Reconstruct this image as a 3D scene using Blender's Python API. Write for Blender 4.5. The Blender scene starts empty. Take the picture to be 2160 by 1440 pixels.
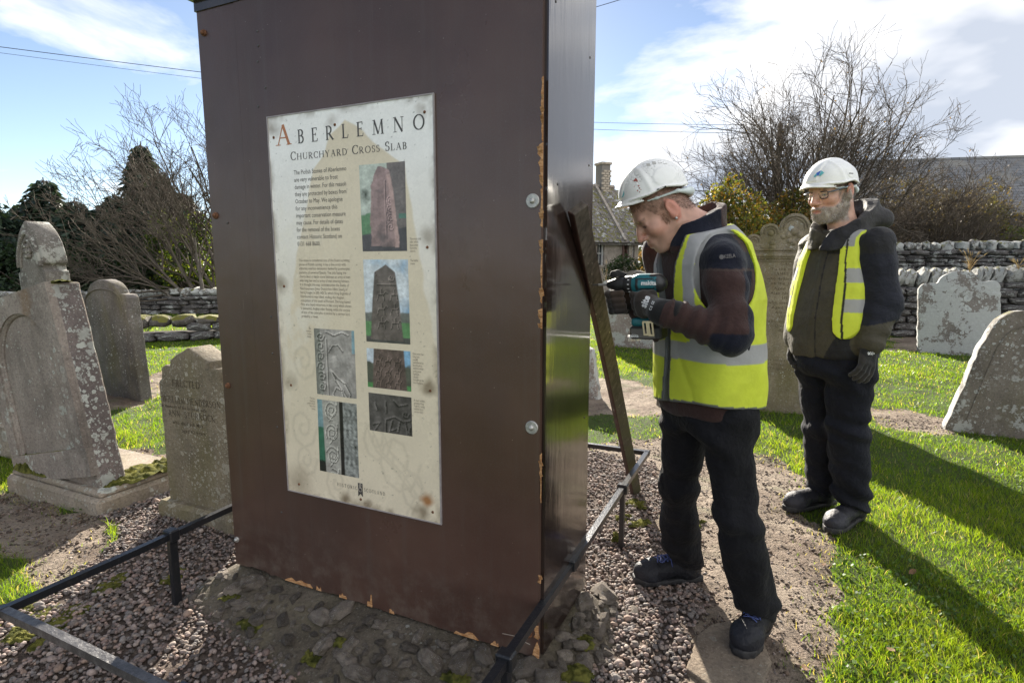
import bpy, bmesh, math, random
import numpy as np
from mathutils import Vector, Matrix, Euler, noise as mnoise

random.seed(7)
RS = np.random.RandomState(11)
SC = bpy.context.scene
COL = SC.collection
rad = math.radians
PI = math.pi

# ------------------------------------------------------------------ camera
CAM_H, PITCH = 1.37, rad(8.0)
cam_data = bpy.data.cameras.new('camera')
cam_data.lens, cam_data.sensor_width = 20.0, 36.0
cam_data.clip_start, cam_data.clip_end = 0.05, 3000
cam = bpy.data.objects.new('camera', cam_data)
COL.objects.link(cam)
cam.location = (0, 0, CAM_H)
cam.rotation_euler = (PI / 2 - PITCH, 0, 0)
SC.camera = cam

# ------------------------------------------------------------------ light
SUN_EL, SUN_AZ = rad(24.0), rad(-6.0)          # azimuth from +Y towards +X
world = bpy.data.worlds.new('World')
SC.world = world
world.use_nodes = True
wn = world.node_tree
wn.nodes.clear()


def wnode(t, **kw):
    n = wn.nodes.new(t)
    for k, v in kw.items():
        setattr(n, k, v)
    return n


def wmath(op, a, b=None, c=None, clamp=False):
    n = wnode('ShaderNodeMath', operation=op)
    n.use_clamp = clamp
    for i, s in enumerate((a, b, c)):
        if s is None:
            continue
        if isinstance(s, (int, float)):
            n.inputs[i].default_value = s
        else:
            wn.links.new(s, n.inputs[i])
    return n.outputs[0]


def wmix(fac, a, b):
    n = wnode('ShaderNodeMix', data_type='RGBA')
    for idx, s in ((0, fac), (6, a), (7, b)):
        if isinstance(s, (int, float)):
            n.inputs[idx].default_value = s
        elif isinstance(s, tuple):
            n.inputs[idx].default_value = (*s, 1)
        else:
            wn.links.new(s, n.inputs[idx])
    return n.outputs[2]


sky = wnode('ShaderNodeTexSky', sky_type='NISHITA', sun_disc=False)
sky.sun_elevation = SUN_EL
sky.sun_rotation = SUN_AZ
sky.altitude = 100
sky.air_density, sky.dust_density, sky.ozone_density = 0.72, 0.1, 1.0
tc = wnode('ShaderNodeTexCoord')
sep = wnode('ShaderNodeSeparateXYZ')
wn.links.new(tc.outputs['Generated'], sep.inputs[0])
dx, dy, dz = sep.outputs
den = wmath('ADD', wmath('MAXIMUM', dz, 0.0), 0.22)
comb = wnode('ShaderNodeCombineXYZ')
wn.links.new(wmath('DIVIDE', dx, den), comb.inputs[0])
wn.links.new(wmath('DIVIDE', dy, den), comb.inputs[1])
comb.inputs[2].default_value = 3.7


def wnoise(scale, detail, rough, off, dist=0.0):
    mp = wnode('ShaderNodeMapping')
    mp.inputs['Location'].default_value = off
    wn.links.new(comb.outputs[0], mp.inputs[0])
    n = wnode('ShaderNodeTexNoise')
    n.inputs['Scale'].default_value = scale
    n.inputs['Detail'].default_value = detail
    n.inputs['Roughness'].default_value = rough
    n.inputs['Distortion'].default_value = dist
    wn.links.new(mp.outputs[0], n.inputs['Vector'])
    return n.outputs[0]


CL_OFF = (11.2, 9.1, 0.0)
big = wnoise(1.15, 9, 0.56, CL_OFF, 0.25)
sunside = (CL_OFF[0] - 0.02, CL_OFF[1] + 0.10, 0.0)
big2 = wnoise(1.15, 5, 0.5, sunside, 0.25)
# the cloud bank lies to the right of straight ahead; open sky to the left, extra cloud behind the camera, out of view, added for fill light
bank = wmath('MULTIPLY_ADD', dx, 0.46, -0.004)
bank = wmath('MINIMUM', wmath('MAXIMUM', bank, -0.11), 0.125)
bank = wmath('ADD', bank, wmath('MULTIPLY', wmath('SUBTRACT', 0.1, dy, clamp=True), 0.12))
lowc = wmath('MULTIPLY', wmath('SUBTRACT', 0.28, dz, clamp=True), 0.22)
dens = wmath('ADD', wmath('ADD', big, bank), lowc)
cover = wmath('MULTIPLY', wmath('SUBTRACT', dens, 0.50), 7.5, clamp=True)
cover = wmath('SMOOTH_MIN', cover, 0.97, 0.15)
# thick undersides turn grey, sun-side edges glow
thick = wmath('MULTIPLY', wmath('SUBTRACT', wmath('ADD', big2, bank), 0.555), 5.5, clamp=True)
# clouds opposite the sun are front-lit; out of view, brightened to fill the shade
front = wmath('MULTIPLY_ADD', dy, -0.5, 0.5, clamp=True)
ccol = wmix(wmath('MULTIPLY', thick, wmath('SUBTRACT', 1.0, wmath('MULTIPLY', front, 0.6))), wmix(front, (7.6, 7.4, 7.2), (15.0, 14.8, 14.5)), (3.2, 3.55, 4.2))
skyc = wmix(1.0, sky.outputs[0], sky.outputs[0])
sat = wnode('ShaderNodeHueSaturation')
sat.inputs['Saturation'].default_value = 0.92
sat.inputs['Value'].default_value = 0.86
wn.links.new(skyc, sat.inputs['Color'])
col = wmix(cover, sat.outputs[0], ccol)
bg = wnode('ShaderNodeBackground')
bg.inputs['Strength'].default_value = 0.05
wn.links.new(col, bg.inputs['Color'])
wo = wnode('ShaderNodeOutputWorld')
wn.links.new(bg.outputs[0], wo.inputs['Surface'])

sun_data = bpy.data.lights.new('sun', 'SUN')
sun_data.energy = 5.0
sun_data.angle = rad(0.5)
sun_data.color = (1.0, 0.92, 0.80)
sun = bpy.data.objects.new('sun', sun_data)
COL.objects.link(sun)
sv = Vector((math.sin(SUN_AZ) * math.cos(SUN_EL), math.cos(SUN_AZ) * math.cos(SUN_EL), math.sin(SUN_EL)))
sun.rotation_euler = sv.to_track_quat('Z', 'Y').to_euler()
sun.location = (0, 20, 30)

SC.view_settings.view_transform = 'Standard'
SC.view_settings.look = 'None'
SC.view_settings.gamma = 1
SC.view_settings.use_curve_mapping = False
SC.view_settings.exposure = 1.95
SC.render.engine = 'CYCLES'

# ------------------------------------------------------------------ pixel picks -> points of the place (photo is 2160 x 1440)
_c, _s = math.cos(PITCH), math.sin(PITCH)


def ray(px, py):
    x, y = (px - 1080) / 1200.0, -(py - 720) / 1200.0
    return np.array([x, _c + y * _s, -_s + y * _c])


def G(px, py, z=0.0):
    d = ray(px, py)
    return np.array([0, 0, CAM_H]) + d * ((z - CAM_H) / d[2])


def at(px, py, Y):
    d = ray(px, py)
    return np.array([0, 0, CAM_H]) + d * (Y / d[1])


# ------------------------------------------------------------------ materials
class NT:
    def __init__(s, name, rough=0.6, spec=0.5, metal=0.0, coord='Object'):
        s.m = bpy.data.materials.new(name)
        s.m.use_nodes = True
        s.t = s.m.node_tree
        s.b = s.t.nodes['Principled BSDF']
        s.b.inputs['Roughness'].default_value = rough
        s.b.inputs['Specular IOR Level'].default_value = spec
        s.b.inputs['Metallic'].default_value = metal
        c = s.t.nodes.new('ShaderNodeTexCoord')
        s.vec = c.outputs[coord]
        s.nrm = None

    def put(s, sock, v):
        if isinstance(v, (int, float)):
            sock.default_value = v
        elif isinstance(v, (tuple, list)):
            sock.default_value = (*v, 1) if len(v) == 3 and sock.type == 'RGBA' else v
        else:
            s.t.links.new(v, sock)

    def scale(s, v, vec=None, loc=(0, 0, 0)):
        n = s.t.nodes.new('ShaderNodeMapping')
        n.inputs['Scale'].default_value = v
        n.inputs['Location'].default_value = loc
        s.t.links.new(vec or s.vec, n.inputs[0])
        return n.outputs[0]

    def noise(s, scale, detail=4, rough=0.55, vec=None, dist=0.0, color=False):
        n = s.t.nodes.new('ShaderNodeTexNoise')
        n.inputs['Scale'].default_value = scale
        n.inputs['Detail'].default_value = detail
        n.inputs['Roughness'].default_value = rough
        n.inputs['Distortion'].default_value = dist
        s.t.links.new(vec or s.vec, n.inputs['Vector'])
        return n.outputs[1 if color else 0]

    def voro(s, scale, vec=None, feature='F1', rnd=1.0):
        n = s.t.nodes.new('ShaderNodeTexVoronoi')
        n.feature = feature
        n.inputs['Scale'].default_value = scale
        n.inputs['Randomness'].default_value = rnd
        s.t.links.new(vec or s.vec, n.inputs['Vector'])
        return n.outputs

    def math(s, op, a, b=0.0, c=None, clamp=False):
        n = s.t.nodes.new('ShaderNodeMath')
        n.operation = op
        n.use_clamp = clamp
        s.put(n.inputs[0], a)
        s.put(n.inputs[1], b)
        if c is not None:
            s.put(n.inputs[2], c)
        return n.outputs[0]

    def step(s, v, lo, hi):
        n = s.t.nodes.new('ShaderNodeMapRange')
        n.interpolation_type = 'SMOOTHSTEP'
        s.put(n.inputs[0], v)
        n.inputs[1].default_value = lo
        n.inputs[2].default_value = hi
        return n.outputs[0]

    def mix(s, f, a, b, blend='MIX'):
        n = s.t.nodes.new('ShaderNodeMix')
        n.data_type = 'RGBA'
        n.blend_type = blend
        s.put(n.inputs[0], f)
        s.put(n.inputs[6], a)
        s.put(n.inputs[7], b)
        return n.outputs[2]

    def attr(s, name):
        n = s.t.nodes.new('ShaderNodeAttribute')
        n.attribute_name = name
        return n.outputs['Color']

    def sepxyz(s, v=None):
        n = s.t.nodes.new('ShaderNodeSeparateXYZ')
        s.t.links.new(v or s.vec, n.inputs[0])
        return n.outputs

    def warp(s, amt, scale, vec=None):
        n = s.t.nodes.new('ShaderNodeVectorMath')
        n.operation = 'MULTIPLY_ADD'
        s.put(n.inputs[0], s.noise(scale, 2, 0.5, vec, color=True))
        n.inputs[1].default_value = (amt, amt, amt)
        s.put(n.inputs[2], vec or s.vec)
        return n.outputs[0]

    def bump(s, h, strength=0.5, dist=0.01):
        n = s.t.nodes.new('ShaderNodeBump')
        n.inputs['Strength'].default_value = strength
        n.inputs['Distance'].default_value = dist
        s.put(n.inputs['Height'], h)
        if s.nrm is not None:
            s.t.links.new(s.nrm, n.inputs['Normal'])
        s.nrm = n.outputs[0]
        s.t.links.new(s.nrm, s.b.inputs['Normal'])

    def base(s, c):
        s.put(s.b.inputs['Base Color'], c)
        return s

    def set(s, k, v):
        s.put(s.b.inputs[k], v)
        return s


def plain(name, col, rough=0.6, spec=0.5, metal=0.0, var=0.15, scale=30, bump=0.0, bscale=200, bdist=0.002):
    k = NT(name, rough, spec, metal)
    dark = tuple(c * (1 - var) for c in col)
    lite = tuple(min(1, c * (1 + var)) for c in col)
    k.base(k.mix(k.step(k.noise(scale, 5), 0.3, 0.7), dark, lite))
    if bump:
        k.bump(k.noise(bscale, 4), bump, bdist)
    return k.m


def vcol(name, rough=0.6, spec=0.4, var=0.12, scale=60, bump=0.0, bscale=250, bdist=0.002, attr='Col'):
    k = NT(name, rough, spec)
    a = k.attr(attr)
    d = k.mix(1.0, a, (1 - var,) * 3, 'MULTIPLY')
    l = k.mix(1.0, a, (1 + var,) * 3, 'MULTIPLY')
    k.base(k.mix(k.step(k.noise(scale, 5), 0.3, 0.7), d, l))
    if bump:
        k.bump(k.noise(bscale, 4), bump, bdist)
    return k.m


# ------------------------------------------------------------------ objects
ORG = {}


def tag(o, label=None, cat=None, group=None, kind=None):
    if label:
        o['label'] = label
    if cat:
        o['category'] = cat
    if group:
        o['group'] = group
    if kind:
        o['kind'] = kind
    return o


def thing(name, label, cat, loc=(0, 0, 0), rot=(0, 0, 0), group=None):
    o = bpy.data.objects.new(name, None)
    COL.objects.link(o)
    o.empty_display_size = 0.1
    o.location = loc
    o.rotation_euler = rot
    ORG[o.name] = np.array(loc, float)
    return tag(o, label, cat, group)


def mesh(name, V, F, mats, smooth=True, cols=None, fmat=None, sharp=None):
    me = bpy.data.meshes.new(name)
    V = np.asarray(V, np.float32)
    if isinstance(F, np.ndarray) and F.ndim == 2:
        n, k = F.shape
        me.vertices.add(len(V))
        me.vertices.foreach_set('co', V.ravel())
        me.loops.add(n * k)
        me.loops.foreach_set('vertex_index', F.astype(np.int32).ravel())
        me.polygons.add(n)
        me.polygons.foreach_set('loop_start', np.arange(0, n * k, k, dtype=np.int32))
        me.update(calc_edges=True)
        me.validate()
    else:
        me.from_pydata([tuple(v) for v in V.tolist()], [], [tuple(int(i) for i in f) for f in F])
        me.update()
    for m in (mats if isinstance(mats, (list, tuple)) else [mats]):
        me.materials.append(m)
    if fmat is not None:
        me.polygons.foreach_set('material_index', np.asarray(fmat, np.int32))
    if smooth:
        me.polygons.foreach_set('use_smooth', np.ones(len(me.polygons), bool))
        if sharp:
            me.set_sharp_from_angle(angle=rad(sharp))
    if cols is not None:
        ca = me.color_attributes.new('Col', 'FLOAT_COLOR', 'POINT')
        c4 = np.ones((len(me.vertices), 4), np.float32)
        c4[:, :3] = cols
        ca.data.foreach_set('color', c4.ravel())
    return me


def place(name, me, parent=None, loc=None, rot=None):
    o = bpy.data.objects.new(name, me)
    COL.objects.link(o)
    if parent is not None:
        o.parent = parent
    if loc is not None:
        o.location = loc
    if rot is not None:
        o.rotation_euler = rot
    return o


def wobj(name, V, F, mats, parent=None, **kw):
    """mesh given in world coordinates; origin = parent's origin, or the base of the mesh"""
    V = np.asarray(V, float)
    if parent is not None:
        org = ORG[parent.name]
    else:
        org = np.array([(V[:, 0].min() + V[:, 0].max()) / 2, (V[:, 1].min() + V[:, 1].max()) / 2, V[:, 2].min()])
    o = place(name, mesh(name, V - org, F, mats, **kw), parent, None if parent is not None else tuple(org))
    ORG[o.name] = org
    return o


class MB:
    """collects shapes in world (or local) coordinates for ONE mesh object"""

    def __init__(s):
        s.V, s.F, s.C = [], [], []
        s.n = 0

    def add(s, V, F, col=None):
        V = np.asarray(V, float)
        s.V.append(V)
        s.F += [tuple(int(i) + s.n for i in f) for f in F]
        if col is not None:
            s.C.append(np.tile(np.asarray(col, float), (len(V), 1)) if np.ndim(col) == 1 else col)
        s.n += len(V)
        return s

    def box(s, c, h, R=None, bev=0.0, col=None):
        """centre, half sizes, rotation matrix (3x3), chamfer"""
        h = np.asarray(h, float)
        if bev <= 0:
            P = np.array([(x, y, z) for x in (-1, 1) for y in (-1, 1) for z in (-1, 1)], float) * h
            F = [(0, 1, 3, 2), (4, 6, 7, 5), (0, 4, 5, 1), (2, 3, 7, 6), (0, 2, 6, 4), (1, 5, 7, 3)]
        else:
            P, idx = [], {}
            for sx in (-1, 1):
                for sy in (-1, 1):
                    for sz in (-1, 1):
                        for ax in range(3):
                            p = h * (sx, sy, sz)
                            for q in range(3):
                                if q != ax:
                                    p[q] -= bev * (sx, sy, sz)[q]
                            idx[(sx, sy, sz, ax)] = len(P)
                            P.append(p)
            P = np.array(P)
            F = []
            for ax in range(3):
                a, b = [q for q in range(3) if q != ax]
                for sg in (-1, 1):
                    quad = []
                    for (u, v) in ((-1, -1), (1, -1), (1, 1), (-1, 1)):
                        k = [0, 0, 0]
                        k[ax], k[a], k[b] = sg, u, v
                        quad.append(idx[(*k, ax)])
                    F.append(tuple(quad if (sg > 0) == (ax != 1) else quad[::-1]))
                # edges along ax
                for u in (-1, 1):
                    for v in (-1, 1):
                        q = []
                        for w, fx in ((-1, a), (-1, b), (1, b), (1, a)):
                            k = [0, 0, 0]
                            k[ax], k[a], k[b] = w, u, v
                            q.append(idx[(*k, fx)])
                        F.append(tuple(q if (u * v < 0) == (ax != 1) else q[::-1]))
            for sx in (-1, 1):
                for sy in (-1, 1):
                    for sz in (-1, 1):
                        t = [idx[(sx, sy, sz, a)] for a in range(3)]
                        F.append(tuple(t if sx * sy * sz > 0 else t[::-1]))
        if R is not None:
            P = P @ np.asarray(R, float).T
        return s.add(P + np.asarray(c, float), F, col)

    def tube(s, pts, r, n=8, col=None, cap=True, sq=None):
        """round (or sq-sided) bar through pts with radius r (number or list)"""
        pts = np.asarray(pts, float)
        m = len(pts)
        r = np.full(m, r) if np.isscalar(r) else np.asarray(r, float)
        T = np.gradient(pts, axis=0)
        T /= np.linalg.norm(T, axis=1)[:, None] + 1e-12
        up = np.array([0, 0, 1.0])
        if abs(T[0] @ up) > 0.95:
            up = np.array([0.0, 1, 0])
        V, F = [], []
        a = np.arange(n) * 2 * PI / n + (PI / n if n == 4 else 0)
        nrm = up
        for i in range(m):
            b1 = np.cross(T[i], nrm)
            if np.linalg.norm(b1) < 1e-3:
                b1 = np.cross(T[i], (1, 0, 0))
            b1 /= np.linalg.norm(b1)
            b2 = np.cross(b1, T[i])
            nrm = b2
            V.append(pts[i] + r[i] * (np.cos(a)[:, None] * b1 + np.sin(a)[:, None] * b2))
        for i in range(m - 1):
            for j in range(n):
                k = (j + 1) % n
                F.append((i * n + j, i * n + k, (i + 1) * n + k, (i + 1) * n + j))
        if cap:
            F.append(tuple(range(n))[::-1])
            F.append(tuple((m - 1) * n + j for j in range(n)))
        return s.add(np.concatenate(V), F, col)

    def lathe(s, prof, c, axis=(0, 0, 1), n=20, col=None):
        """prof: (radius, height) along axis"""
        ax = np.asarray(axis, float)
        ax /= np.linalg.norm(ax)
        t = np.array([1.0, 0, 0]) if abs(ax[0]) < 0.9 else np.array([0, 1.0, 0])
        u = np.cross(ax, t)
        u /= np.linalg.norm(u)
        v = np.cross(ax, u)
        a = np.arange(n) * 2 * PI / n
        V = np.concatenate([np.asarray(c, float) + ax * h + r * (np.cos(a)[:, None] * u + np.sin(a)[:, None] * v) for r, h in prof])
        F = []
        for i in range(len(prof) - 1):
            for j in range(n):
                k = (j + 1) % n
                F.append((i * n + j, i * n + k, (i + 1) * n + k, (i + 1) * n + j))
        F.append(tuple(range(n))[::-1])
        F.append(tuple((len(prof) - 1) * n + j for j in range(n)))
        return s.add(V, F, col)

    def prism(s, poly, y0, y1, col=None):
        """poly in (x, z), extruded along y"""
        poly = np.asarray(poly, float)
        n = len(poly)
        V = np.concatenate([np.c_[poly[:, 0], np.full(n, y0), poly[:, 1]], np.c_[poly[:, 0], np.full(n, y1), poly[:, 1]]])
        F = [tuple(range(n)), tuple(range(2 * n - 1, n - 1, -1))]
        for i in range(n):
            k = (i + 1) % n
            F.append((i, i + n, k + n, k))
        return s.add(V, F, col)

    def xf(s, fn):
        s.V = [fn(v) for v in s.V]
        return s

    def arrays(s):
        return np.concatenate(s.V), s.F

    def world(s, name, mats, parent=None, **kw):
        V, F = s.arrays()
        if s.C and 'cols' not in kw:
            kw['cols'] = np.concatenate(s.C)
        kw.setdefault('smooth', False)
        return wobj(name, V, F, mats, parent, **kw)

    def local(s, name, mats, parent=None, loc=None, rot=None, **kw):
        V, F = s.arrays()
        if s.C and 'cols' not in kw:
            kw['cols'] = np.concatenate(s.C)
        kw.setdefault('smooth', False)
        return place(name, mesh(name, V, F, mats, **kw), parent, loc, rot)


def bevel(o, w, seg=2, ang=35):
    """apply a real bevel to a mesh object"""
    bm = bmesh.new()
    bm.from_mesh(o.data)
    ed = [e for e in bm.edges if len(e.link_faces) == 2 and e.calc_face_angle(0) > rad(ang)]
    bmesh.ops.bevel(bm, geom=ed, offset=w, segments=seg, affect='EDGES', profile=0.5, clamp_overlap=True)
    bm.to_mesh(o.data)
    bm.free()
    o.data.polygons.foreach_set('use_smooth', np.ones(len(o.data.polygons), bool))
    o.data.set_sharp_from_angle(angle=rad(50))
    return o


def rotz(a):
    return np.array([[math.cos(a), -math.sin(a), 0], [math.sin(a), math.cos(a), 0], [0, 0, 1]])


def euler(x, y, z):
    return np.array(Euler((x, y, z)).to_matrix())


# ------------------------------------------------------------------ implicit surfaces (smooth unions -> one continuous mesh)
def cap(P, a, b, ra, rb=None):
    a, b = np.asarray(a, np.float32), np.asarray(b, np.float32)
    rb = ra if rb is None else rb
    ba = b - a
    pa = P - a
    t = np.clip(pa @ ba / (ba @ ba + 1e-9), 0, 1)
    return np.linalg.norm(pa - t[:, None] * ba, axis=1) - (ra + (rb - ra) * t)


def chain(P, pts, rs, k=0.0):
    d = None
    for i in range(len(pts) - 1):
        e = cap(P, pts[i], pts[i + 1], rs[i], rs[i + 1])
        d = e if d is None else (smin(d, e, k) if k > 0 else np.minimum(d, e))
    return d


def ell(P, c, r, R=None):
    q = P - np.asarray(c, np.float32)
    if R is not None:
        q = q @ np.asarray(R, np.float32)
    r = np.asarray(r, np.float32)
    k0 = np.linalg.norm(q / r, axis=1)
    k1 = np.linalg.norm(q / (r * r), axis=1) + 1e-9
    return np.where(k0 < 0.05, -r.min(), k0 * (k0 - 1) / k1)


def rbox(P, c, h, R=None, rr=0.01):
    q = P - np.asarray(c, np.float32)
    if R is not None:
        q = q @ np.asarray(R, np.float32)
    q = np.abs(q) - (np.asarray(h, np.float32) - rr)
    return np.linalg.norm(np.maximum(q, 0), axis=1) + np.minimum(q.max(axis=1), 0) - rr


def smin(a, b, k):
    h = np.clip(0.5 + 0.5 * (b - a) / k, 0, 1)
    return b + (a - b) * h - k * h * (1 - h)


def smax(a, b, k):
    return -smin(-a, -b, k)


def nz(P, f, seed=0):
    """cheap smooth pseudo-noise, about -1..1"""
    r = np.random.RandomState(seed)
    d = np.zeros(len(P), np.float32)
    for i in range(5):
        w = r.normal(size=3).astype(np.float32)
        w = w / np.linalg.norm(w) * f * r.uniform(0.7, 1.4)
        d += np.sin(P @ w + r.uniform(0, 6.28) + 1.3 * np.sin(P @ (w[[1, 2, 0]] * 0.7) + r.uniform(0, 6)))
    return d / 3.2


def surface(f, lo, hi, h):
    """surface nets of f<0 on a sparse grid -> V, F (quads)"""
    B = 8
    lo = np.asarray(lo, float)
    n = np.ceil((np.asarray(hi, float) - lo) / (h * B)).astype(int)
    nb = n
    D = np.empty(tuple(nb * B), np.float32)
    ctr = np.stack(np.meshgrid(*[np.arange(k) for k in nb], indexing='ij'), -1).reshape(-1, 3)
    cp = (lo + (ctr * B + (B - 1) / 2) * h).astype(np.float32)
    cd = f(cp)
    thr = h * B * 0.87 * 1.7 + 0.012
    act = np.abs(cd) < thr
    D5 = D.reshape(nb[0], B, nb[1], B, nb[2], B)
    D5[:] = np.where(np.abs(cd) < 1e-9, 1e-6, cd).reshape(nb[0], 1, nb[1], 1, nb[2], 1)
    off = np.stack(np.meshgrid(*[np.arange(B)] * 3, indexing='ij'), -1).reshape(-1, 3)
    A = ctr[act]
    for s in range(0, len(A), 400):
        a = A[s:s + 400]
        g = (a[:, None, :] * B + off[None]).reshape(-1, 3)
        v = f((lo + g * h).astype(np.float32)).reshape(len(a), B, B, B)
        D5[a[:, 0], :, a[:, 1], :, a[:, 2], :] = v
    I = D < 0
    # cells with a sign change
    s0 = I[:-1, :-1, :-1]
    allc, anyc = s0.copy(), s0.copy()
    for dx_ in (0, 1):
        for dy_ in (0, 1):
            for dz_ in (0, 1):
                c = I[dx_:I.shape[0] - 1 + dx_, dy_:I.shape[1] - 1 + dy_, dz_:I.shape[2] - 1 + dz_]
                allc &= c
                anyc |= c
    cell = anyc & ~allc
    ci = np.argwhere(cell)
    idx = -np.ones(cell.shape, np.int32)
    idx[cell] = np.arange(len(ci))
    acc = np.zeros((len(ci), 3))
    cnt = np.zeros(len(ci))
    corners = [(x, y, z) for x in (0, 1) for y in (0, 1) for z in (0, 1)]
    val = {c: D[ci[:, 0] + c[0], ci[:, 1] + c[1], ci[:, 2] + c[2]] for c in corners}
    for a in corners:
        for ax in range(3):
            if a[ax]:
                continue
            b = list(a)
            b[ax] = 1
            b = tuple(b)
            va, vb = val[a], val[b]
            m = (va < 0) != (vb < 0)
            t = np.where(m, va / np.where(m, va - vb, 1), 0)
            p = np.tile(np.array(a, float), (len(ci), 1))
            p[:, ax] += t
            acc[m] += p[m]
            cnt[m] += 1
    V = lo + (ci + acc / cnt[:, None]) * h
    Fs = []
    for ax in range(3):
        a, b = [(1, 2), (2, 0), (0, 1)][ax]
        sl0 = [slice(None)] * 3
        sl1 = [slice(None)] * 3
        sl0[ax], sl1[ax] = slice(0, -1), slice(1, None)
        i0, i1 = I[tuple(sl0)], I[tuple(sl1)]
        e = np.argwhere(i0 != i1)
        e = e[(e[:, a] > 0) & (e[:, b] > 0) & (e[:, a] < I.shape[a] - 1) & (e[:, b] < I.shape[b] - 1)]
        ins = I[e[:, 0], e[:, 1], e[:, 2]]
        q = []
        for (u, v) in ((-1, -1), (0, -1), (0, 0), (-1, 0)):
            k = e.copy()
            k[:, a] += u
            k[:, b] += v
            q.append(idx[k[:, 0], k[:, 1], k[:, 2]])
        q = np.stack(q, 1)
        q[~ins] = q[~ins][:, ::-1]
        Fs.append(q)
    return V, np.concatenate(Fs)


def solid(name, f, lo, hi, h, mats, parent=None, color=None, relax=1, **kw):
    V, F = surface(f, lo, hi, h)
    for _ in range(relax):                     # light smoothing
        acc = np.zeros_like(V)
        cnt = np.zeros(len(V))
        for i in range(4):
            a, b = F[:, i], F[:, (i + 1) % 4]
            np.add.at(acc, a, V[b])
            np.add.at(cnt, a, 1)
        V = 0.5 * V + 0.5 * acc / np.maximum(cnt, 1)[:, None]
    if color is not None:
        kw['cols'] = color(V.astype(np.float32))
    return wobj(name, V, F, mats, parent, **kw)


# ------------------------------------------------------------------ lettering
SERIF = {}


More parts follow.
